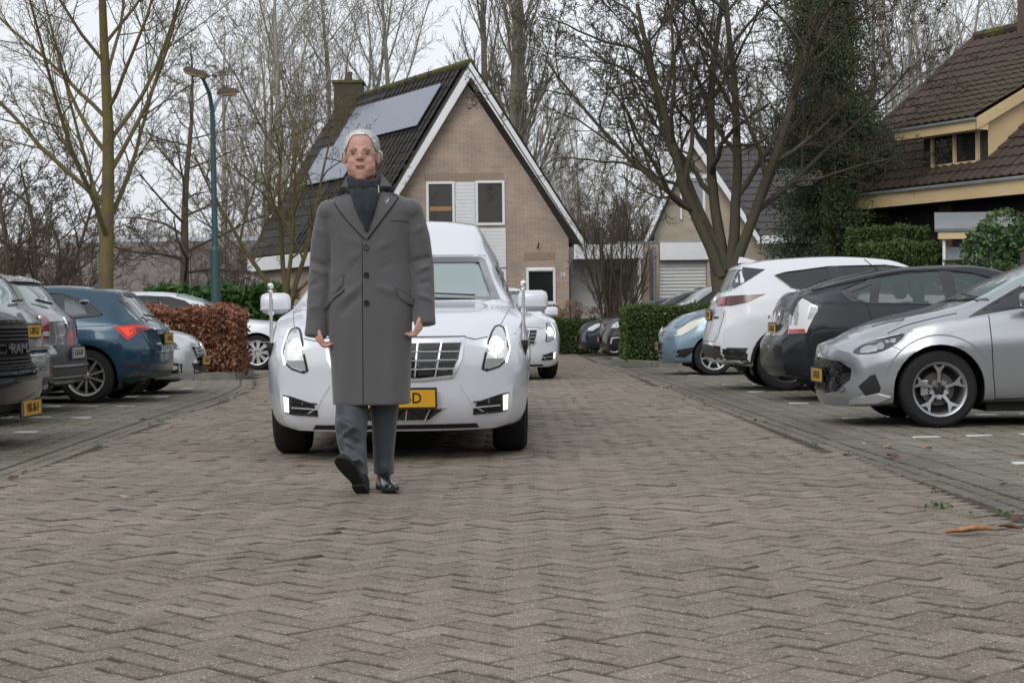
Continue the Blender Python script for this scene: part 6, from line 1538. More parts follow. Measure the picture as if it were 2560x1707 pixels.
# --- left row, tails to the road
def car_scala():
    L_ = 4.36
    T = [(0, .68), (.1, .76), (.5, .88), (1.1, 1.0), (1.25, 1.05), (1.9, 1.36), (2.4, 1.46), (3.0, 1.465), (3.6, 1.42), (3.84, 1.385), (3.90, 1.34), (4.10, 1.13), (4.22, 1.02), (4.30, .97), (4.36, .90)]
    sp = dict(L=L_, W=1.79, R=.335, gap=.05, axles=(.86, 3.50), paint=P_blue, ns=76, fall=.4, kf=.3, kr=.30, tw=.21, crease=.02, top=T,
              belt=[(0, .6), (.5, .82), (1.2, .92), (2, .95), (3.5, .99), (4.1, .98), (4.36, .84)], bot=[(0, .2), (.5, .2), (3.7, .22), (4.36, .30)],
              wid=[(0, .8), (.5, .96), (1, 1), (3.55, 1), (4.1, .97), (4.36, .88)], wt=[(0, .5), (1.1, .78), (2.0, .66), (3.5, .62), (3.9, .60), (4.2, .74), (4.36, .78)],
              front=[(.2, .05), (.4, 0), (.66, .06)], rear=[(.30, .06), (.45, .0), (.62, .0), (.85, .05), (1.0, .06)])
    U = lambda pts: [(L_-a, b) for a, b in pts]
    dlo = U([(.66, 1.09), (.72, 1.07), (1.0, 1.045), (2.0, 1.02), (2.9, .99), (2.5, 1.24), (2.2, 1.34), (1.7, 1.385), (1.2, 1.35), (.95, 1.28), (.78, 1.19)])
    rw = [(-.62, 1.02), (.62, 1.02), (.52, 1.315), (-.52, 1.315)]
    c = generic('blue_car', 'petrol blue hatchback with red arrow-shaped tail lamp in the left row', sp, (-4.13-L_/2*.95, 20.75, 0), PI, -1, dlo=dlo, rw=rw, pill=[U([(1.12, 1.03), (1.17, 1.38), (1.30, 1.38), (1.22, 1.03)]), U([(1.62, 1.0), (1.62, 1.4), (1.70, 1.4), (1.70, 1.0)])], style='ten', rim=mat('worn_alloy', (.36, .34, .31), .4, metal=.6), cab=(1.4, 3.6))
    s = -1
    c.patch('quarter_frame', U([(.66, 1.09), (.72, 1.07), (1.14, 1.04), (1.14, 1.07), (.80, 1.10), (.95, 1.22), (1.17, 1.33), (1.17, 1.365), (.95, 1.28), (.78, 1.19)]), M_gloss, 'side', s, off=0, th=.01)
    c.patch('spoiler_side', [(L_-.48, s*.55, 1.37), (L_-.40, s*.58, 1.33), (L_-.10, s*.66, 1.02), (L_-.16, s*.69, 1.0), (L_-.50, s*.60, 1.27)], M_gloss, n=(.3, s*.95, .1), off=.004)
    c.patch('spoiler_underside', [(-.52, 1.31), (.52, 1.31), (.50, 1.36), (-.50, 1.36)], M_trim, 'rear', off=.004)
    for sg in (1, -1):
        t = c.patch('tail_lamp', [(L_-.50, sg*.89, .945), (L_-.20, sg*.85, .955), (L_-.05, sg*.62, .93), (L_-.05, sg*.58, .90), (L_-.14, sg*.72, .885), (L_-.22, sg*.84, .85), (L_-.26, sg*.87, .80), (L_-.34, sg*.88, .765)], mat('vivid_red_lens', (.50, .016, .010), .15, coat=1), off=.010, th=.02, n=(.45, sg*.89, 0))  # plain saturated red lens, no emission
        c.patch('lamp_core', [(L_-.42, sg*.89, .925), (L_-.24, sg*.86, .925), (L_-.26, sg*.87, .85), (L_-.32, sg*.88, .81)], mat('lamp_core_red', (.75, .06, .03), .3, emit=((1, .08, .03), .35)), off=.016, th=.004, n=(.45, sg*.89, 0), parent=t)
        c.patch('dark_lamp_strip', [(L_-.20, sg*.85, .915), (L_-.06, sg*.63, .912), (L_-.06, sg*.60, .90), (L_-.14, sg*.74, .888), (L_-.21, sg*.85, .87)], M_dred, off=.016, th=.004, n=(.45, sg*.89, 0), parent=t)  # darker red strip across the lens
        c.patch('clear_strip', [(L_-.05, sg*.56, .90), (L_-.05, sg*.60, .93), (L_-.02, sg*.45, .915), (L_-.02, sg*.45, .89)], M_lens, off=.010, th=.01, n=(.9, sg*.4, 0))
    c.line('shoulder_line', U([(3.4, .86), (2.0, .915), (.52, .955)]), MATS['petrol_blue_paint'], 'side', s, r=.006, off=-.002)
    c.patch('reflector', [(L_-.36, s*.89, .475), (L_-.08, s*.78, .47), (L_-.08, s*.78, .445), (L_-.36, s*.89, .45)], M_dred, off=.008, n=(.45, s*.89, 0))
    c.patch('diffuser', [(-.70, .30), (.70, .30), (.60, .42), (.3, .38), (-.3, .38), (-.60, .42)], mat('dusty_plastic', (.075, .07, .065), .7), 'rear', off=.006)
    c.patch('bumper_lower', U([(.02, .29), (.02, .36), (.25, .40), (.42, .33), (.45, .26)]), MATS['dusty_plastic'], 'side', s, off=.006)
    c.plate('K-897-RG', (L_+.0, 0, .78), True)
    text('ŠKODA', .06, M_badge, c.t, (L_-.03, 0, .93), (rad(90), 0, rad(90)), 'lettering', ext=.005)
    text('SCALA', .04, M_badge, c.t, (L_-.035, -.48, .72), (rad(90), 0, rad(78)), 'lettering', ext=.004)
    c.line('tailgate_gap', [(-.60, .60), (.60, .60)], M_seam, 'rear', r=.004); c.line('tailgate_gap', [(L_-.16, s*.74, .84), (L_-.07, s*.62, .60)], M_seam, n=(.6, s*.8, 0), r=.004)
    c.line('door_gap', U([(1.15, 1.04), (1.17, .85), (1.22, .70)]), M_seam, 'side', s, r=.004); c.line('door_gap', U([(1.68, 1.0), (1.68, .28)]), M_seam, 'side', s, r=.004)
    c.line('bumper_gap', U([(.42, .80), (.60, .70), (.66, .62)]), M_seam, 'side', s, r=.003)
    f = MB(); f.loft([[(L_-1.0, -.022, 1.44), (L_-1.0, .022, 1.44), (L_-.84, 0, 1.435)], [(L_-.885, -.004, 1.495), (L_-.885, .004, 1.495), (L_-.865, 0, 1.495)]]); c.part('roof_fin', f, M_gloss)
    c.line('rear_wiper', [(0, 1.03), (-.4, 1.06)], M_trim, 'rear', r=.012, off=.03)
    done(c, .95)
car_scala()

def simple_rear(name, label, L_, W_, H, R, pt, tail, plate, pm, fit, scale=1., wheel='seven'):
    """boxy tail seen almost edge-on; fit adds its own lamps and trim"""
    T = [(0, .8), (.1, .9), (.6, 1.0), (1.2, 1.08), (1.9, H-.1), (2.4, H), (L_-1.2, H-.01), (L_-.55, H-.05), (L_-.45, H-.09), (L_-.20, 1.12), (L_-.08, 1.04), (L_, .96)]
    sp = dict(L=L_, W=W_, R=R, axles=(.9, L_-.95), paint=pt, ns=60, fall=.4, kf=.3, kr=.16, tw=.21, crease=.016, top=T,
              belt=[(0, .7), (.6, .92), (1.3, .98), (L_-1, 1.04), (L_-.2, 1.02), (L_, .9)], bot=[(0, .22), (.5, .22), (L_-.6, .24), (L_, .30)],
              wid=[(0, .8), (.5, .96), (1, 1), (L_-1, 1), (L_-.2, .96), (L_, .90)], wt=[(0, .5), (1.1, .78), (2.0, .66), (L_-.6, .66), (L_-.2, .74), (L_, .8)],
              front=[(.2, .05), (.4, 0), (.8, .06)], rear=[(.30, .04), (.45, .0), (.62, .0), (.70, .07), (1.0, .10)])
    U = lambda pts: [(L_-a, b) for a, b in pts]
    dlo = U([(.55, 1.14), (.60, 1.08), (1.2, 1.07), (3.0, 1.03), (2.5, 1.3), (2.1, H-.11), (1.0, H-.11), (.68, H-.15)])
    rw = [(-.62, 1.10), (.62, 1.10), (.54, H-.13), (-.54, H-.13)]
    c = generic(name, label, sp, (tail[0]-L_/2*scale, tail[1], 0), PI, -1, dlo=dlo, rw=rw, style=wheel, cat='car')
    c.patch('roof_spoiler', [(-.56, H-.12), (.56, H-.12), (.54, H-.06), (-.54, H-.06)], M_gloss, 'rear', off=.03, th=.08)
    c.plate(plate, pm[:3], True, yellow=pm[3])
    fit(c, L_, W_/2)
    done(c, scale)
def fit_vw(c, L_, w):
    for sg in (1, -1):
        c.patch('tail_lamp', [(L_-.03, sg*.46, .98), (L_-.03, sg*.62, 1.0), (L_-.2, sg*.86, 1.0), (L_-.22, sg*.87, .86), (L_-.03, sg*.62, .84)], M_dred, off=.008, n=(.8, sg*.6, 0))
    c.patch('plate_handle', [(-.16, .94), (.16, .94), (.16, 1.01), (-.16, 1.01)], P_grey, 'rear', off=.03, th=.05); text('W', .075, M_chrome, c.t, (L_+.01, 0, .975), (rad(90), 0, rad(90)), 'emblem', ext=.006)
    c.patch('bumper_strip', [(-.8, .66), (.8, .66), (.8, .69), (-.8, .69)], M_trim, 'rear', off=.03, th=.03)
    c.patch('reflector', [(-.84, .47), (-.62, .47), (-.62, .50), (-.84, .50)], M_red, 'rear', off=.006); c.patch('reflector', [(.84, .47), (.62, .47), (.62, .50), (.84, .50)], M_red, 'rear', off=.006)
    c.patch('bumper_lower', [(-.70, .29), (.70, .29), (.64, .37), (.35, .42), (-.35, .42), (-.64, .37)], MATS['dusty_plastic'], 'rear', off=.006)
    q = MB(); q.tube([(L_-.2, 0, .30), (L_+.06, 0, .28), (L_+.10, 0, .34)], .02, 8); q.ball((L_+.10, 0, .37), .03); c.part('tow_bar', q, M_trim, smooth=True)
    c.line('rear_wiper', [(0, 1.12), (.42, 1.14)], M_trim, 'rear', r=.014, off=.03)
def fit_renault(c, L_, w):
    for sg in (1, -1):
        t = c.patch('tail_lamp', [(L_-.04, sg*.60, 1.01), (L_-.22, sg*.86, 1.02), (L_-.24, sg*.87, .80), (L_-.04, sg*.66, .78)], mat('wine_red_lens', (.20, .012, .018), .15, coat=1), off=.010, th=.02, n=(.8, sg*.6, 0))
        c.patch('reverse_lens', [(L_-.04, sg*.64, .85), (L_-.22, sg*.86, .85), (L_-.22, sg*.86, .81), (L_-.04, sg*.66, .80)], M_lens, off=.016, th=.004, n=(.8, sg*.6, 0), parent=t)
    c.patch('emblem', [(-.035, .93), (0, .99), (.035, .93), (0, .87)], M_chrome, 'rear', off=.015, th=.01)
    c.patch('bumper_cladding', [(-.84, .29), (.84, .29), (.86, .60), (.55, .58), (.50, .70), (-.50, .70), (-.55, .58), (-.86, .60)], mat('grey_bumper_plastic', (.055, .055, .058), .65), 'rear', off=.02, th=.03)
    c.patch('plate_recess', [(-.36, .54), (.36, .54), (.36, .70), (-.36, .70)], M_trim, 'rear', off=.022, th=.01)
    c.line('bumper_strip', [(-.7, .49), (.7, .49)], M_rimS, 'rear', r=.014, off=.026); c.line('bumper_strip', [(-.7, .375), (.7, .375)], M_rimG, 'rear', r=.012, off=.026)
    c.line('rear_wiper', [(0, 1.12), (-.4, 1.16)], M_trim, 'rear', r=.016, off=.03)
    q = MB(); q.ball((L_+.03, .3, 1.16), (.05, .13, .03)); c.part('wiper_cover', q, M_gloss, smooth=True)
simple_rear('grey_estate', 'dusty grey estate with yellow plate and tow bar, behind the black pickup', 4.5, 1.80, 1.50, .32, P_grey, (-4.42, 16.1), 'S-209-LD', (4.5+.02, 0, .86, True), fit_vw)
simple_rear('grey_crossover', 'mid grey crossover with wine red tail lamp and pale plate beside the blue hatchback', 4.4, 1.82, 1.47, .34, P_grey2, (-4.66, 18.35), 'K-514-XV', (4.4+.03, 0, .62, False), fit_renault)

def pickup():
    L_ = 5.8
    sp = dict(L=L_, W=2.04, R=.41, axles=(1.02, 4.65), paint=paint('black_pickup_paint', (.006, .006, .007), 0, .45, .25, .25), ns=72, fall=.35, kf=.34, kr=.1, tw=.28, crease=.01,
              top=[(0, .955), (.1, 1.0), (.5, 1.06), (1.2, 1.12), (1.5, 1.17), (2.2, 1.68), (2.6, 1.8), (3.6, 1.8), (4.0, 1.7), (4.1, 1.3), (4.3, 1.28), (5.8, 1.28)],
              belt=[(0, .90), (.3, .98), (1.2, 1.04), (2, 1.12), (4.2, 1.14), (5.8, 1.14)], bot=[(0, .26), (.6, .3), (5.8, .45)],
              wid=[(0, .86), (.12, .93), (.4, .985), (1, 1), (5.8, .98)], wt=[(0, .62), (.6, .74), (1.4, .8), (2.3, .66), (4.0, .64), (4.2, .8), (5.8, .85)],
              front=[(.26, .10), (.36, .03), (.44, .0), (.54, .0), (.60, .06), (.95, .10)], rear=[(.3, .1), (.6, 0), (1.2, 0)], wsx=(1.3, 2.5))
    c = generic('pickup', 'black pickup with large barred grille at the left edge of the picture', sp, (-3.68-L_/2, 13.0, 0), 0, 1, dlo=[(1.75, 1.16), (2.3, 1.62), (3.8, 1.66), (3.8, 1.2)], ws=[(-.76, 1.22), (.76, 1.22), (.62, 1.66), (-.62, 1.66)], style='five', rim=M_rimD, cat='pickup')
    g = c.patch('grille', [(-.62, .90), (.62, .90), (.64, .74), (.60, .56), (.5, .53), (-.5, .53), (-.60, .56), (-.64, .74)], mat('matt_black_grille', (.006, .006, .006), .8, spec=.2), 'front', off=.012, th=.03)
    c.line('grille_frame', [(-.63, .90), (.63, .90), (.655, .74), (.61, .55), (-.61, .55), (-.655, .74), (-.63, .90)], mat('satin_black_metal', (.02, .02, .022), .35, metal=.3), 'front', r=.018, off=.02, parent=g)
    for z in (.865, .835, .805, .665, .635, .605, .578): c.line('grille_bar', [(-.58, z), (.58, z)], MATS['satin_black_metal'], 'front', r=.006, off=.02, parent=g)
    for s in (1, -1): c.line('grille_badge_frame', [(s*.60, .765), (s*.27, .765), (s*.25, .735), (s*.27, .705), (s*.60, .705)], MATS['satin_black_metal'], 'front', r=.010, off=.024, parent=g)
    text('RAM', .105, mat('badge_dark_chrome', (.12, .12, .13), .3, metal=.6), g, (c.project(Vector((0, 0, .735)), Vector((-1, 0, 0)))[0].x-.028, 0, .735), (rad(90), 0, rad(-90)), 'lettering', sx=2.0, ext=.012)
    c.patch('bumper', [(-.90, .50), (.90, .50), (.93, .43), (.90, .36), (-.90, .36), (-.93, .43)], mat('bumper_dark_chrome', (.035, .035, .042), .25, metal=.5, coat=1), 'front', off=.05, th=.10, round_=1)
    c.patch('bumper_intake', [(-.62, .355), (.62, .355), (.60, .29), (-.60, .29)], M_trim, 'front', off=.03, th=.06)
    c.patch('lower_bumper', [(-.80, .285), (.80, .285), (.72, .175), (-.72, .175)], mat('lower_bumper_plastic', (.04, .04, .043), .5), 'front', off=.045, th=.10)
    for s in (1, -1): c.patch('headlight', [(s*.67, .90), (s*.92, .88), (s*.93, .72), (s*.68, .70)], M_lensd, 'front', off=.006, n=(-.8, s*.6, 0))
    q = MB(); q.box((.42, -.30, 1.03), (1.15, .30, 1.10), bev=.03); c.part('bonnet_scoop', q, c.paint, smooth=60)
    q = MB(); q.box((.40, -.26, 1.04), (.43, .26, 1.075)); c.part('scoop_opening', q, M_trim)
    q = MB(); q.box((.30, .40, 1.0), (.42, .62, 1.035), bev=.01); c.part('bonnet_vent', q, M_trim)
    c.line('bonnet_gap', [(-.66, .925), (.66, .925)], M_seam, 'front', r=.007)
    c.plate('VBK-86-V', (-.045, -.10, .285), False, out=.085)
    done(c)
pickup()
# ---------------------------------------------------------------- the walking man
def Z2(X, Y):
    """pixel of the enlarged view -> the man's own x, z in metres"""
    xd = (740+X/3.266)/1.0884; yd = (300+Y/3.266)/1.0884
    return ((xd-855)/426, .9+(741.6-yd)/426)
def remesh(q, voxel, smooth=4, name='m', material=None):
    o = bpy.data.objects.new('tmp', q.mesh('tmp')); COL.objects.link(o)
    m = o.modifiers.new('r', 'REMESH'); m.mode = 'VOXEL'; m.voxel_size = voxel
    if smooth: s = o.modifiers.new('s', 'SMOOTH'); s.factor = .5; s.iterations = smooth
    me = bpy.data.meshes.new_from_object(o.evaluated_get(bpy.context.evaluated_depsgraph_get())); me.name = name
    bpy.data.objects.remove(o); me.materials.clear()
    if material: me.materials.append(material)
    me.polygons.foreach_set('use_smooth', [True]*len(me.polygons))
    return me
def folds(me, segs):
    """raise or sink the cloth along segments: (p, q, amplitude, width)"""
    n = len(me.vertices); co = np.empty(n*3); me.vertices.foreach_get('co', co); co = co.reshape(-1, 3)
    nr = np.empty(n*3); me.vertices.foreach_get('normal', nr); nr = nr.reshape(-1, 3); d = np.zeros(n)
    for a, b, amp, w in segs:
        a = np.array(a, float); b = np.array(b, float); ab = b-a; t = np.clip(((co-a)@ab)/(ab@ab), 0, 1)
        r = np.linalg.norm(co-(a+t[:, None]*ab), axis=1); d += 1.5*amp*np.exp(-(r/w)**2)*(.35+.65*np.sin(math.pi*np.clip(t, .06, .94)))
    co += nr*d[:, None]; me.vertices.foreach_set('co', co.ravel()); me.update()
def sring(cx, cy, rx, ry, z, n=36, e=2.4):
    R = []
    for k in range(n):
        a = 2*math.pi*k/n; c, s = math.cos(a), math.sin(a)
        R.append((cx+rx*math.copysign(abs(c)**(2/e), c), cy+ry*math.copysign(abs(s)**(2/e), s), z))
    return R
def capsule(q, a, b, ra, rb, n=10):
    a, b = Vector(a), Vector(b); q.ball(a, ra, None, n, 8); q.ball(b, rb, None, n, 8); q.tube([a, b], [ra, rb], n)
def hand(q, w, d, sg, curl=.6):
    """wrist point w, direction down; sg: which side the thumb leaves (towards the body)"""
    w = Vector(w); f = Vector((sg*.10, -.12, -1)).normalized()          # palm direction
    th = Vector((0, -1, -.1)).normalized()                               # thumb side faces forward
    pn = -f.cross(th).normalized()*sg                                      # towards the palm
    pc_ = w+f*.055
    for k in range(4):
        o = th*(.030-.020*k)
        capsule(q, w+f*.01+o*.7, w+f*.088+o, .0155, .0145, 8)
        ln = (.040, .046, .043, .034)[k]; c = w+f*.090+o; dr = f.copy()
        for j, (l_, a) in enumerate(((ln, .30+curl*.35), (ln*.68, .75*curl+.25), (ln*.5, .5*curl+.2))):
            ax = th; dr = (Matrix.Rotation(a*sg, 3, ax) @ dr).normalized()
            e = c+dr*l_; capsule(q, c, e, .0118-.001*j, .0108-.001*j, 8); c = e
    capsule(q, w+f*.02+th*.022, w+f*.055+th*.040+pn*.012, .015, .012, 8)
    capsule(q, w+f*.055+th*.040+pn*.012, w+f*.090+th*.044+pn*.022, .0118, .0105, 8)
    capsule(q, w+f*.090+th*.044+pn*.022, w+f*.117+th*.036+pn*.028, .0102, .0085, 8)
def person():
    d = 9.16; x0 = (855*1.0884-1280)/FPX*d
    t = thing('person', 'man in long grey overcoat and dark scarf walking ahead of the white hearse', 'person', (x0, d, 0)); t.scale = (1, 1, 1)
    hx = -.045
    skin = mat('skin', (.46, .235, .18), .5)
    nt = skin.node_tree; N = nt.nodes; Lk = nt.links; skin.node_tree.nodes['Principled BSDF'].inputs['Subsurface Weight'].default_value = .12
    N['Principled BSDF'].inputs['Subsurface Radius'].default_value = (.02, .008, .005)
    tc = N.new('ShaderNodeTexCoord'); no = N.new('ShaderNodeTexNoise'); no.inputs['Scale'].default_value = 22; no.inputs['Detail'].default_value = 5; Lk.new(tc.outputs['Object'], no.inputs['Vector'])
    mx = N.new('ShaderNodeMix'); mx.data_type = 'RGBA'; mx.inputs[6].default_value = (.52, .30, .24, 1); mx.inputs[7].default_value = (.50, .27, .212, 1)
    mr = N.new('ShaderNodeMapRange'); mr.inputs['From Min'].default_value = .35; mr.inputs['From Max'].default_value = .68; Lk.new(no.outputs[0], mr.inputs[0]); Lk.new(mr.outputs[0], mx.inputs[0]); Lk.new(mx.outputs[2], N['Principled BSDF'].inputs['Base Color'])
    # body: one continuous figure
    q = MB(); H = Vector((hx, .0, 0))
    hz = lambda z: 1.645+(z-1.645)*1.0
    def b(c, r): q.ball((hx+c[0]*1.07, c[1]*1.08, hz(c[2])), (r[0]*1.09, r[1]*1.06, r[2]*1.0))
    b((0, .015, 1.835), (.080, .098, .088)); b((0, -.002, 1.795), (.076, .088, .085)); b((0, -.012, 1.745), (.068, .078, .080)); b((0, -.030, 1.695), (.054, .058, .045)); b((0, -.052, 1.672), (.030, .032, .026))
    for s in (1, -1):
        b((s*.036, -.054, 1.752), (.028, .026, .030)); b((s*.030, -.079, 1.814), (.027, .016, .010)); b((s*.046, -.018, 1.705), (.024, .042, .036))
        b((s*.038, -.040, 1.730), (.034, .036, .042))
        b((s*.086, .012, 1.782), (.011, .020, .034)); b((s*.088, .020, 1.800), (.010, .014, .014)); b((s*.083, .006, 1.755), (.009, .011, .012))
        b((s*.013, -.093, 1.766), (.010, .012, .009)); b((s*.022, -.066, 1.712), (.022, .018, .026))
    q.tube([(hx, -.082, hz(1.812)), (hx, -.097, hz(1.792)), (hx, -.112, hz(1.771))], [.011, .0125, .015], 10); b((0, -.100, 1.768), (.014, .014, .012))
    b((0, -.082, 1.7325), (.024, .014, .0065)); b((0, -.081, 1.717), (.020, .013, .0065))
    q.tube([(hx, .02, 1.72), (hx*.8, .025, 1.62), (hx*.3, .02, 1.52)], [.062, .062, .075], 16)
    rings = [sring(hx*k2, .0, rx, ry, z, 24, 2.2) for z, rx, ry, k2 in ((.86, .155, .11, .3), (1.0, .165, .115, .3), (1.15, .155, .11, .3), (1.35, .18, .12, .2), (1.47, .185, .10, .2), (1.53, .10, .07, .3))]
    q.loft(rings)
    wl = (-.293, -.035, .885); wr = (.272, -.045, .945)
    for sh, el, wr_ in (((-.205, 0, 1.475), (-.262, .02, 1.185), wl), ((.19, 0, 1.475), (.258, .02, 1.205), wr)):
        q.tube([sh, el, wr_], [.052, .042, .028], 12); q.ball(sh, .056); q.ball(el, .042); q.ball(wr_, .027)
    hand(q, Vector(wl)+Vector((.004, 0, .022)), None, 1, .8); hand(q, Vector(wr)+Vector((-.004, 0, .012)), None, -1, .8)
    for hp, kn, an in (((-.09, 0, .88), (-.105, -.04, .50), (-.092, -.10, .12)), ((.06, .02, .88), (.055, .055, .48), (.045, .125, .12))):
        q.tube([hp, kn, an], [.078, .050, .034], 12); q.ball(hp, .08); q.ball(kn, .050); q.ball(an, .038)
    me = remesh(q, .0048, 9, 'body', skin); body = link(bpy.data.objects.new('body', me), t)
    # face details
    FM = Matrix.Translation((hx, 0, 1.645)) @ Matrix.Diagonal((1.07, 1.08, 1.0, 1)) @ Matrix.Translation((-hx, 0, -1.645))
    for s in (1, -1):
        e = MB(); e.ball((hx+s*.031, -.0665, 1.791), (.0125, .0125, .0048)); eye = e.build('eye', mat('eye_white', (.22, .18, .16), .3), t, smooth=True)
        e = MB(); e.ball((hx+s*.031, -.0765, 1.791), (.0062, .004, .0045)); e.build('iris', mat('eye_iris', (.04, .045, .05), .2), eye, smooth=True)
        e = MB(); e.tube([(hx+s*.017, -.078, 1.7955), (hx+s*.031, -.0815, 1.7985), (hx+s*.046, -.070, 1.7945)], [.0028, .0042, .0025], 6); e.build('eyelid', mat('eyelid_skin', (.34, .18, .14), .5), eye, smooth=True)
        e = MB(); e.tube([(hx+s*.014, -.090, 1.815), (hx+s*.032, -.091, 1.822), (hx+s*.052, -.078, 1.815)], [.004, .005, .003], 6); e.build('eyebrow', mat('eyebrow_hair', (.30, .23, .19), .9), t, smooth=True)
    e = MB(); e.ball((hx, -.0905, 1.7255), (.0275, .006, .0026)); e.build('mouth', mat('mouth_dark', (.16, .06, .05), .5), t, smooth=True)
    e = MB(); e.ball((hx, -.0905, 1.7195), (.022, .005, .0030)); e.build('lower_lip', mat('lip', (.42, .20, .16), .5), t, smooth=True)
    g = MB(); gm = mat('thin_metal', (.50, .46, .42), .4, metal=.5)
    g.tube([(hx-.012, -.100, 1.795), (hx, -.106, 1.798), (hx+.012, -.100, 1.795)], .0011, 6)
    for s in (1, -1):
        g.tube([(hx+s*.056, -.088, 1.799), (hx+s*.076, -.06, 1.799), (hx+s*.084, .015, 1.797)], .0012, 6)
        g.tube([(hx+s*.012, -.100, 1.797), (hx+s*.034, -.100, 1.801), (hx+s*.056, -.088, 1.799)], .0005, 6)
    gl = g.build('glasses', gm, t)
    for o_ in [o2 for o2 in t.children if o2 is not body]: o_.matrix_basis = FM
    # hair: scalp shell and short strands
    hair = mat('white_hair', (.66, .65, .63), .7, noise=(60, .12)); rs = random.Random(5); q = MB(); st = []
    bv = BVHTree.FromPolygons([v.co[:] for v in me.vertices], [tuple(p.vertices) for p in me.polygons])
    C = Vector((hx, .012, 1.805)); pts = []
    for i in range(30):
        for k in range(48):
            th = (i+.5)/30*1.75; ph = 2*PI*k/48; dv = Vector((math.sin(th)*math.sin(ph), math.sin(th)*math.cos(ph), math.cos(th)))
            pts.append((th, ph, dv))
    def hairline(dv):
        # front hairline high, receding; sides down to the ears; back to the nape
        a = math.degrees(math.asin(max(-1, min(1, dv.z)))); f = -dv.y/max(1e-6, math.hypot(dv.x, dv.y))
        x = abs(dv.x)/max(1e-6, math.hypot(dv.x, dv.y))
        if f > .1: return a > (50 if x < .5 else 50-(x-.5)/.5*52)
        return a > -18
    for _ in range(14000):
        dv = Vector((rs.gauss(0, 1), rs.gauss(0, 1), rs.gauss(0, 1))).normalized()
        if not hairline(dv): continue
        h, n_, _i, _d = bv.ray_cast(C+dv*.3, -dv)
        if h is None or abs(h.x-hx) > .102 or (h-C).length < .05: continue
        tang = Vector((dv.x*.3, .35, -.35 if dv.z < .6 else .1)); l_ = rs.uniform(.008, .014); h = h+n_*.0055; tip = h+(n_*.05+tang*.95+Vector((rs.gauss(0, .12), rs.gauss(0, .10), rs.gauss(0, .10)))).normalized()*l_
        st.append((*(h-n_*.002), *tip, .0018, .0008))
    cb = bmesh.new(); cb.from_mesh(me); cb.verts.ensure_lookup_table()
    keep = set()
    for v in cb.verts:
        dv = (v.co-C); r_ = dv.length
        if r_ < .16 and abs(v.co.x-hx) < .104 and hairline(dv.normalized()) and v.co.z > 1.72: keep.add(v)
    bmesh.ops.delete(cb, geom=[v for v in cb.verts if v not in keep], context='VERTS')
    from mathutils import noise as mn
    for v in cb.verts: v.co += v.normal*(.0055+.0025*mn.noise(v.co*55)+.0012*mn.noise(v.co*160))
    hm_ = bpy.data.meshes.new('hair_cap'); cb.to_mesh(hm_); cb.free(); hm_.materials.clear(); hm_.materials.append(hair)
    link(bpy.data.objects.new('hair_cap', hm_), t)
    hs = link(bpy.data.objects.new('hair', seg_mesh('hair', st, hair, 3)), t)
    # trousers, rucked over the shoes
    tr_m = mat('grey_trouser_cloth', (.042, .050, .060), .5, sheen=.2, bump=(350, .15))
    for nm, R_, fs in (('front', [(.62, -.105, .085, .0, .10), (.48, -.108, .086, -.03, .10), (.36, -.112, .086, -.06, .092), (.27, -.108, .076, -.08, .085), (.18, -.092, .064, -.10, .082), (.105, -.082, .062, -.105, .085)],
                        [((-.19, -.13, .40), (-.06, -.16, .34), 0.019, .018), ((-.18, -.13, .33), (-.05, -.16, .26), -0.018, .016), ((-.17, -.15, .30), (-.05, -.17, .38), 0.015, .014), ((-.17, -.16, .22), (-.05, -.17, .17), 0.019, .014), ((-.16, -.17, .15), (-.04, -.18, .20), 0.017, .012), ((-.03, -.12, .44), (-.04, -.14, .15), .010, .014), ((-.15, -.17, .27), (-.06, -.18, .22), -.010, .012)]),
                       ('rear', [(.62, .060, .092, .02, .12), (.48, .058, .080, .04, .10), (.36, .054, .068, .07, .085), (.25, .048, .060, .10, .078), (.17, .044, .055, .115, .075), (.085, .046, .055, .12, .078)],
                        [((.0, -.03, .30), (.10, -.03, .24), .008, .014), ((.0, .02, .17), (.09, .02, .13), .012, .012), ((.0, .03, .115), (.10, .03, .14), .009, .010)])):
        q = MB(); q.loft([sring(cx, cy, rx, ry, z, 40, 2.2) for z, cx, rx, cy, ry in R_]); m2 = remesh(q, .007, 3, 'trouser_leg', tr_m); folds(m2, fs); link(bpy.data.objects.new('trouser_leg', m2), t)
    # shoes
    sm = mat('black_shoe_leather', (.012, .012, .014), .22, coat=.5); so = mat('shoe_sole', (.016, .015, .014), .75, noise=(30, .3))
    def shoe(M):
        q = MB(); secs = [(-.085, .030, .060, .02), (-.07, .036, .085, .02), (-.02, .038, .095, .02), (.03, .037, .085, .02), (.08, .042, .064, .018), (.13, .047, .050, .016), (.18, .044, .040, .015), (.215, .030, .030, .016), (.228, .012, .022, .018)]
        rings = []
        for y, w, h, z0 in secs:
            rings.append([(w*math.cos(a)*(1.0 if math.sin(a) < .2 else .78+.22*abs(math.cos(a))), -y, z0+max(0, math.sin(a))*h+(0 if math.sin(a) > 0 else 0)) for a in [2*PI*k/20 for k in range(20)]])
        q.loft(rings, M=M); o = q.build('shoe', sm, t, smooth=60)
        q = MB(); out = [(-.09, .022), (-.085, .034), (-.05, .038), (.02, .033), (.09, .045), (.14, .050), (.19, .046), (.222, .032), (.236, .010)]
        poly = [(w, -y) for y, w in out]+[(-w, -y) for y, w in out[::-1]]
        q.prism(poly, .008, .024, plane='xy', M=M); s_ = q.build('sole', so, o)
        q = MB(); q.prism([(w, -y) for y, w in out[:3]]+[(.034, .01), (-.034, .01)]+[(-w, -y) for y, w in out[2::-1]], -.008, .0075, plane='xy', M=M); q.build('heel', so, o)
        q = MB()
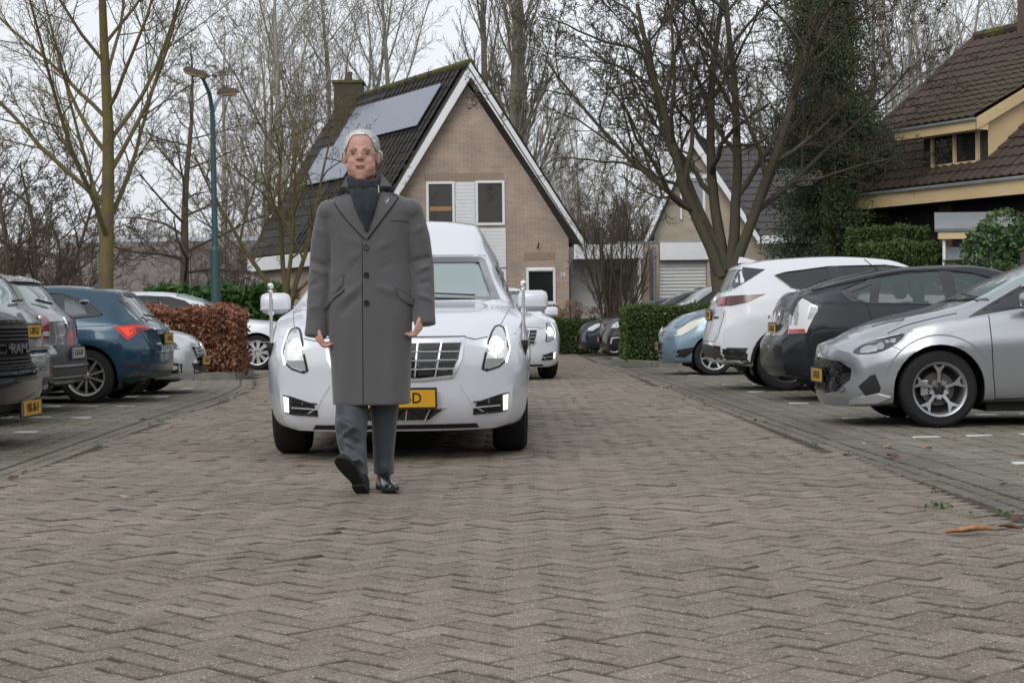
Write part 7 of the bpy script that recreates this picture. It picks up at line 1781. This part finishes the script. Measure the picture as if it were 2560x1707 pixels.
        for k in range(5): q.tube([M @ Vector((-.018, -.045-.018*k, .112-.010*k)), M @ Vector((0, -.047-.018*k, .118-.010*k)), M @ Vector((.018, -.045-.018*k, .112-.010*k))], .0028, 6)
        q.build('laces', sm, o)
    shoe(Matrix.Translation((-.083, -.17, .008)) @ Matrix.Rotation(rad(-24), 4, 'Z') @ Matrix.Translation((0, .08, .0)) @ Matrix.Rotation(rad(-38), 4, 'X') @ Matrix.Rotation(rad(-8), 4, 'Y') @ Matrix.Translation((0, -.08, 0)))
    shoe(Matrix.Translation((.048, .11, .008)) @ Matrix.Rotation(rad(14), 4, 'Z'))
    # overcoat
    cm = mat('grey_overcoat_wool', (.089, .086, .090), .78, sheen=.3, noise=(5, .06), bump=(420, .25))
    q = MB()
    R_ = [(.468, -.213, .197, .155, .165), (.55, -.216, .200, .152, .16), (.70, -.222, .206, .148, .155), (.85, -.229, .212, .145, .15), (1.0, -.230, .216, .142, .148), (1.10, -.222, .212, .140, .142), (1.23, -.212, .204, .140, .135), (1.33, -.218, .210, .146, .132), (1.42, -.236, .224, .142, .128), (1.49, -.252, .238, .128, .120), (1.535, -.245, .232, .108, .108), (1.565, -.195, .185, .088, .094), (1.595, -.135, .110, .070, .080), (1.615, -.118, .070, .058, .072)]
    q.loft([sring((a+b_)/2, .01, (b_-a)/2, (yf+yb)/2, z, 56, 2.5) for z, a, b_, yf, yb in R_])
    for sh, el, wr_, cf in (((-.222, .005, 1.492), (-.268, .025, 1.19), (-.292, -.025, .90), (-.300, -.035, .828)), ((.212, .005, 1.495), (.266, .025, 1.20), (.280, -.03, .95), (.284, -.042, .885))):
        P = [Vector(sh)]; P = [Vector(sh), Vector(sh).lerp(Vector(el), .5)+Vector((math.copysign(.006, sh[0]), 0, 0)), Vector(el), Vector(el).lerp(Vector(wr_), .5), Vector(wr_), Vector(cf)]
        q.tube(P, [.066, .070, .066, .063, .058, .059], 24); q.ball(sh, (.066, .084, .066)); q.ball(Vector(sh)+Vector((-math.copysign(.045, sh[0]), 0, .022)), (.07, .085, .045))
    cme = remesh(q, .0072, 6, 'overcoat', cm)
    fs = [((-.016, -.15, 1.30), (-.15, -.13, 1.36), .006, .022), ((-.02, -.15, 1.28), (-.17, -.13, 1.20), .008, .020), ((-.03, -.15, 1.26), (-.16, -.13, 1.12), -.006, .018), ((.0, -.15, 1.27), (.14, -.13, 1.34), .006, .020),
          ((-.03, -.15, 1.12), (-.19, -.12, .99), .011, .020), ((-.03, -.15, 1.07), (-.18, -.12, .93), -.007, .02), ((.01, -.15, 1.10), (.17, -.12, 1.05), .007, .020), ((.03, -.15, 1.18), (.16, -.12, 1.22), -.005, .018),
          ((-.13, -.14, .92), (-.15, -.14, .50), .006, .03), ((.12, -.14, .92), (.13, -.14, .50), .006, .03), ((-.07, -.15, .85), (-.08, -.15, .5), -.004, .03), ((.06, -.15, .9), (.06, -.15, .5), -.004, .03),
          ((-.33, -.02, 1.24), (-.23, -.04, 1.20), -.010, .014), ((-.33, -.03, 1.20), (-.22, -.05, 1.15), .009, .014), ((-.34, -.04, 1.10), (-.24, -.08, 1.13), -.008, .014), ((-.33, -.06, .98), (-.25, -.09, 1.0), .006, .014), ((-.32, -.04, 1.42), (-.22, -.08, 1.36), .006, .018),
          ((.33, -.02, 1.25), (.22, -.04, 1.22), -.010, .014), ((.33, -.03, 1.21), (.22, -.06, 1.16), .010, .014), ((.33, -.05, 1.12), (.23, -.08, 1.10), -.008, .014), ((.32, -.06, 1.02), (.24, -.09, 1.05), .007, .014), ((.31, -.04, 1.42), (.21, -.08, 1.37), .006, .018),
          ((-.215, -.10, 1.46), (-.205, -.10, 1.22), -.026, .018), ((.202, -.10, 1.46), (.196, -.10, 1.22), -.026, .018), ((-.222, -.08, 1.22), (-.235, -.08, .95), -.02, .014), ((.208, -.08, 1.22), (.222, -.08, .98), -.02, .014)]
    rr_ = random.Random(8)
    for _ in range(26):
        s = rr_.choice((-1, 1)); z = rr_.uniform(.9, 1.4); fs.append(((s*rr_.uniform(.24, .34), -.06, z), (s*rr_.uniform(.22, .32), -.08, z+rr_.uniform(-.07, .07)), rr_.uniform(-.004, .005), .012))
    folds(cme, fs); coat = link(bpy.data.objects.new('overcoat', cme), t)
    bv = BVHTree.FromPolygons([v.co[:] for v in cme.vertices], [tuple(p.vertices) for p in cme.polygons])
    def lay(name, pts, m, off=.006, th=.008, res=.03, parent=coat, lift=None):
        bm = bmesh.new(); vs = [bm.verts.new((x, -.5, z)) for x, z in pts]; bm.faces.new(vs)
        for i, ax in ((0, (1, 0, 0)), (2, (0, 0, 1))):
            dd = [v.co[i] for v in bm.verts]; lo, hi = min(dd), max(dd); k = max(1, int((hi-lo)/res))
            for j in range(1, k): 
                co = [0, 0, 0]; co[i] = lo+(hi-lo)*j/k; bmesh.ops.bisect_plane(bm, geom=bm.verts[:]+bm.edges[:]+bm.faces[:], plane_co=co, plane_no=ax, dist=1e-5)
        ed = [e for e in bm.edges if len(e.link_faces) == 1]
        for v in bm.verts:
            h, n_, _a, _b = bv.ray_cast(Vector((v.co.x, -1, v.co.z)), Vector((0, 1, 0)), 1.05)
            if h is None: h, n_, _a, _b = bv.find_nearest(Vector((v.co.x, -.1, v.co.z)))
            o_ = off+(lift(v.co.x, v.co.z) if lift else 0); v.co = Vector((v.co.x, h.y-o_, v.co.z))
        r = bmesh.ops.extrude_edge_only(bm, edges=ed)
        for g_ in r['geom']:
            if isinstance(g_, bmesh.types.BMVert): g_.co.y += th
        bmesh.ops.recalc_face_normals(bm, faces=bm.faces)
        me_ = bpy.data.meshes.new(name); bm.to_mesh(me_); bm.free(); me_.materials.append(m); smooth_mesh(me_, 50); return link(bpy.data.objects.new(name, me_), parent)
    zz = lambda L_: [Z2(*p) for p in L_]
    lay('lapel', zz([(452, 545), (430, 620), (378, 634), (345, 690), (400, 775), (470, 860), (592, 990), (610, 945), (560, 850), (510, 740), (468, 610)]), cm, .012, .016)
    lay('lapel', zz([(715, 560), (745, 618), (815, 612), (850, 655), (800, 735), (720, 840), (600, 1000), (596, 975), (612, 935), (655, 830), (690, 690), (705, 600)]), cm, .014, .018)
    lay('collar', zz([(438, 500), (395, 570), (357, 616), (382, 634), (440, 600), (466, 620), (455, 560)]), cm, .017, .018)
    lay('collar', zz([(722, 470), (790, 545), (832, 597), (806, 614), (745, 590), (708, 615), (712, 560)]), cm, .017, .018)
    def dark_line(name, pts, r=.0022, m=None, off=.001):
        P = []
        for a, b_ in zip(pts[:-1], pts[1:]):
            for j in range(10): P.append((a[0]+(b_[0]-a[0])*j/10, a[1]+(b_[1]-a[1])*j/10))
        P.append(pts[-1]); P3_ = []
        for x, z in P:
            h = bv.ray_cast(Vector((x, -1, z)), Vector((0, 1, 0)), 1.05)[0]
            if h is not None: P3_.append(h+Vector((0, -off, 0)))
        q = MB(); q.tube(P3_, r, 5); q.build(name, m or mat('coat_seam_shade', (.025, .025, .028), .9), coat)
    fx = Z2(580, 1000)[0]
    for L_ in ([(345, 690), (400, 775), (470, 860), (590, 990)], [(378, 634), (345, 690)], [(850, 655), (800, 735), (720, 840), (604, 998)], [(815, 612), (850, 655)], [(357, 616), (382, 636)], [(806, 614), (832, 597)]): dark_line('lapel_shade_line', zz([(x_+(-5 if x_ < 600 else 5), y_+4) for x_, y_ in L_]), .0026, off=.0015)  # dark lines painted in for the shadow gap round lapels and collar
    lay('front_panel', [(fx-.006, 1.335), (fx+.06, 1.34), (fx+.06, .476), (fx-.008, .476)], cm, .004, .006, res=.04, lift=lambda x, z: -.0035*max(0, (x-fx)/.06))
    dark_line('front_edge', [(fx-.008, 1.335), (fx-.010, 1.0), (fx-.012, .476)], .0022)
    bm_ = mat('black_button', (.012, .012, .013), .25)
    for Y in (1055, 1275, 1497):
        x, z = Z2(598, Y); h = bv.ray_cast(Vector((x, -1, z)), Vector((0, 1, 0)))[0]
        q = MB(); q.lathe([(.001, 0), (.009, 0), (.0105, -.002), (.0135, -.004), (.0145, -.001), (.0145, .006)], 16, M=Matrix.Translation((x, h.y-.009, z))); q.build('button', bm_ if Y > 1100 else mat('covered_button', (.05, .05, .055), .5), coat, smooth=True)
    lay('pocket_flap', zz([(412, 1268), (330, 1320), (314, 1350), (318, 1412), (345, 1408), (405, 1345)]), cm, .008, .010)
    lay('pocket_flap', zz([(418, 1385), (330, 1415), (255, 1480), (244, 1545), (275, 1520), (330, 1455), (395, 1412)]), cm, .012, .016)
    lay('pocket_flap', zz([(832, 1378), (900, 1425), (968, 1470), (958, 1520), (905, 1495), (855, 1450)]), cm, .012, .016)
    dark_line('breast_pocket', zz([(790, 845), (932, 852)]), .002)
    dark_line('pocket_seam', zz([(412, 1268), (330, 1320), (314, 1352)]), .0022); dark_line('pocket_seam', zz([(832, 1376), (968, 1468)]), .0022)
    # silver embroidered bird on the lapel
    bx, bz = Z2(770, 685); sv = mat('silver_thread', (.50, .53, .56), .5); q = MB()
    h = bv.ray_cast(Vector((bx, -1, bz)), Vector((0, 1, 0)))[0].y-.0215
    for pl in ([(-.004, -.006), (.006, -.004), (.010, .006), (.007, .012), (.003, .010), (.002, .002), (-.008, .0)], [(-.014, -.002), (-.011, .004), (-.013, .006), (-.016, .0)], [(-.013, -.010), (.006, -.012), (.004, -.009), (-.012, -.007)], [(.000, .012), (-.003, .016), (-.006, .013), (-.002, .010)]):
        q.prism([(bx+a, bz+b_) for a, b_ in pl], h, h+.004)
    q.build('lapel_emblem', sv, coat)
    # scarf
    sc = mat('dark_scarf_wool', (.016, .020, .026), .9, sheen=.15, noise=(18, .35), bump=(300, .4)); q = MB()
    top = Z2(590, 560)[1]+.006
    for zc, r, rx, ry, sh_ in ((top-.012, .024, .084, .088, 0), (top+.012, .018, .084, .084, .6), (top-.040, .024, .090, .088, 1.2)):
        P = [(hx+.012+rx*math.cos(a), .0+ry*math.sin(a)*(1 if math.sin(a) > 0 else .95), zc+.006*math.sin(a*2+sh_)+.034*(.5+.5*math.sin(a))**1.5+.012*abs(math.cos(a))**4) for a in [2*PI*k/28 for k in range(29)]]
        q.tube(P, [r*(1+.12*math.sin(k*1.9+sh_)) for k in range(29)], 12)
    xt, zt = Z2(606, 925)
    for k, (a, b_) in enumerate(((500, .018), (548, .021), (596, .020), (640, .020), (684, .018))):
        x1, z1 = Z2(a, 600); P = []
        for j in range(9):
            f = j/8; x = x1+(xt-x1)*f**1.15; z = z1+(zt-z1)*f; P.append((x, -.085-.062*min(1, f*2.2)**.8-(.006 if k % 2 else 0), z))
        q.tube(P, [b_*(1-.55*(j/8)) for j in range(9)], 10)
    m3 = remesh(q, .0055, 2, 'scarf', sc); link(bpy.data.objects.new('scarf', m3), t)
    q = MB(); x, z = Z2(704, 590); q.box((x-.003, -.128, z-.022), (x+.002, -.120, z+.016)); q.build('scarf_label', mat('pale_label', (.5, .55, .62), .6), t)
person()
# ---------------------------------------------------------------- lamp post, fallen leaves
def lamp():
    d = 37.0; x = (541-1280)/FPX*d; t = thing('street_lamp', 'dark green street lamp post with two lamp heads behind the white limousine', 'street lamp', (x, d, 0))
    gm = mat('lamp_post_green', (.040, .082, .088), .45, noise=(3, .15))
    q = MB(); q.tube([(0, 0, 0), (0, 0, 2.5)], .108, 16); q.tube([(0, 0, 2.5), (0, 0, 2.58)], [.112, .085], 16); q.build('lower_pole', gm, t, smooth=True)
    q = MB(); q.tube([(0, 0, 2.57), (-.015, 0, 4.9)], [.066, .058], 14); q.build('upper_pole', gm, t, smooth=True)
    q = MB(); q.tube([(-.015, 0, 4.88), (-.02, 0, 5.5), (-.06, -.1, 5.85), (-.17, -.3, 6.16)], [.056, .05, .044, .036], 12); q.build('arm', gm, t, smooth=True)
    q = MB(); q.tube([(-.02, 0, 5.45), (.05, .12, 5.68), (.14, .3, 5.88)], [.045, .04, .034], 12); q.build('arm', mat('lamp_arm_pale', (.28, .33, .34), .4, metal=.4), t, smooth=True)
    hm = mat('lamp_head_brown', (.13, .10, .075), .5); lm = mat('lamp_glass_dull', (.36, .27, .17), .25)
    for c, sx, tilt in (((-.29, -.36, 6.24), .54, 16), ((.26, .36, 5.92), .46, -6)):
        M = Matrix.Translation(c) @ Matrix.Rotation(rad(tilt), 4, 'Y')
        q = MB(); q.prism([(-sx/2, .02), (-sx/2+.05, .085), (sx/2-.08, .085), (sx/2, .03), (sx/2, -.015), (-sx/2, -.015)], -.11, .11, M=M); h = q.build('lamp_head', hm, t)
        q = MB(); q.box((-sx/2+.03, -.095, -.06), (sx/2-.05, .095, -.016), M=M, bev=.012); q.build('lamp_glass', lm, h)
    q = MB(); q.box((-.05, -.115, .55), (.05, -.1, .95)); q.build('access_door', gm, t)
lamp()
def curled_leaf(loc, rz, L_, W_, m, label, seed, cat='leaf', curl=1.0):
    rs = random.Random(seed); n, k = 10, 8; vs = []; fs = []
    for i in range(n+1):
        f = i/n; x = (f-.5)*L_; w = W_*(math.sin(PI*min(.97, f*.9+.08))**.7); bend = curl*(1.1+.5*math.sin(f*5+seed))
        for j in range(k+1):
            a = (j/k-.5)*2*bend; r = w/(2*bend); vs.append((x+rs.gauss(0, L_*.006), r*math.sin(a)*1.0, r*(1-math.cos(a))+.004+rs.gauss(0, W_*.015)+.012*f*curl))
    for i in range(n):
        for j in range(k): a = i*(k+1)+j; fs.append((a, a+1, a+k+2, a+k+1))
    me = bpy.data.meshes.new('fallen_leaf'); me.from_pydata(vs, [], fs); me.materials.append(m)
    me.polygons.foreach_set('use_smooth', [True]*len(me.polygons))
    o = link(bpy.data.objects.new('fallen_leaf', me)); o.location = loc; o.rotation_euler = (0, 0, rz)
    s = o.modifiers.new('thickness', 'SOLIDIFY'); s.thickness = .0012
    return tag(o, label, cat)
lf = mat('dry_leaf', (.36, .19, .095), .7, noise=(40, .35)); lf2 = mat('dark_dry_leaf', (.12, .065, .035), .8, noise=(40, .4)); lf3 = mat('pale_dry_leaf', (.46, .32, .20), .75, noise=(40, .3))
p = gnd(2425, 1338); curled_leaf((p.x, p.y, .004), .0-.12, .200, .085, lf, 'large curled orange-brown dry leaf on the road, right foreground', 3, curl=1.35)
lv = [(2222, 1119, .085, lf3, 'pale curled dry leaf on the parking bricks before the silver hatchback'), (2232, 1145, .13, lf2, 'dark crumpled leaf in the gutter below the pale leaves'),
      (2318, 1124, .09, lf, 'golden brown leaf on the bricks right of the dark crumpled one'), (2392, 1099, .06, lf3, 'small pointed pale leaf near the front wheel of the silver hatchback'),
      (2160, 1112, .05, lf3, 'small pale leaf left of the others at the gutter'), (2155, 1127, .05, lf2, 'small red-brown leaf at the gutter edge'), (2510, 1215, .06, lf2, 'dark leaf scrap on the parking bricks at the right edge'),
      (2545, 1300, .09, lf2, 'dark curled leaf in the gutter at the right edge of the picture'), (2525, 1325, .10, lf2, 'dark brown leaf above the large orange one'), (2428, 1287, .05, lf2, 'tiny black leaf scrap left of the gutter'),
      (2370, 1078, .05, lf, 'tiny golden leaf beside the front tyre of the silver hatchback'), (1708, 1000, .07, lf2, 'dark leaf on the road edge near the middle right'), (1755, 1003, .06, lf2, 'brown leaf in the gutter, middle right'),
      (357, 1051, .08, lf2, 'brown leaf on the left parking bricks'), (35, 1200, .11, lf2, 'brown leaf at the left gutter near the picture edge'), (2552, 1143, .06, lf, 'reddish leaf at the far right by the white line'),
      (1915, 1058, .06, lf2, 'dark speck of leaf in the right gutter'), (665, 1005, .06, lf2, 'small leaf on the road left of the hearse'), (310, 1248, .07, lf3, 'pale leaf scrap on the road at lower left')]
for i, (px, py, s_, m_, lab) in enumerate(lv):
    p = gnd(px, py); curled_leaf((p.x, p.y, .002), i*1.9, s_, s_*.55, m_, lab, i+10, curl=.8)
# tufts of grass and moss in the joints
def tufts():
    rs = np.random.RandomState(6); Ps = []; 
    for px, py, n in ((2345, 1267, 30), (2340, 1232, 14), (1700, 930, 40), (600, 935, 60), (640, 938, 60), (560, 940, 60)):
        p = gnd(px, py); Ps.append(np.array([p.x, p.y, .012])+rs.normal(0, 1, (n, 3))*np.array([.03, .03, .006]))
    for _ in range(60):
        y = rs.uniform(5, 28); s = rs.randint(2); x = (right_edge(y)+rs.normal(0, .03)) if s else (left_edge(y)+rs.normal(0, .03)); Ps.append(np.array([x, y, .006])+rs.normal(0, 1, (10, 3))*np.array([.012, .03, .003]))
    P = np.concatenate(Ps); V, F, R_ = leaves(rs, P, .012); o = link(bpy.data.objects.new('moss_tufts', np_mesh('moss_tufts', V, F, leaf_mat('moss_green', (.04, .10, .02), (.08, .16, .03)), attrs=R_))); o['kind'] = 'stuff'; o['label'] = 'small moss and grass tufts in the brick joints'
tufts()
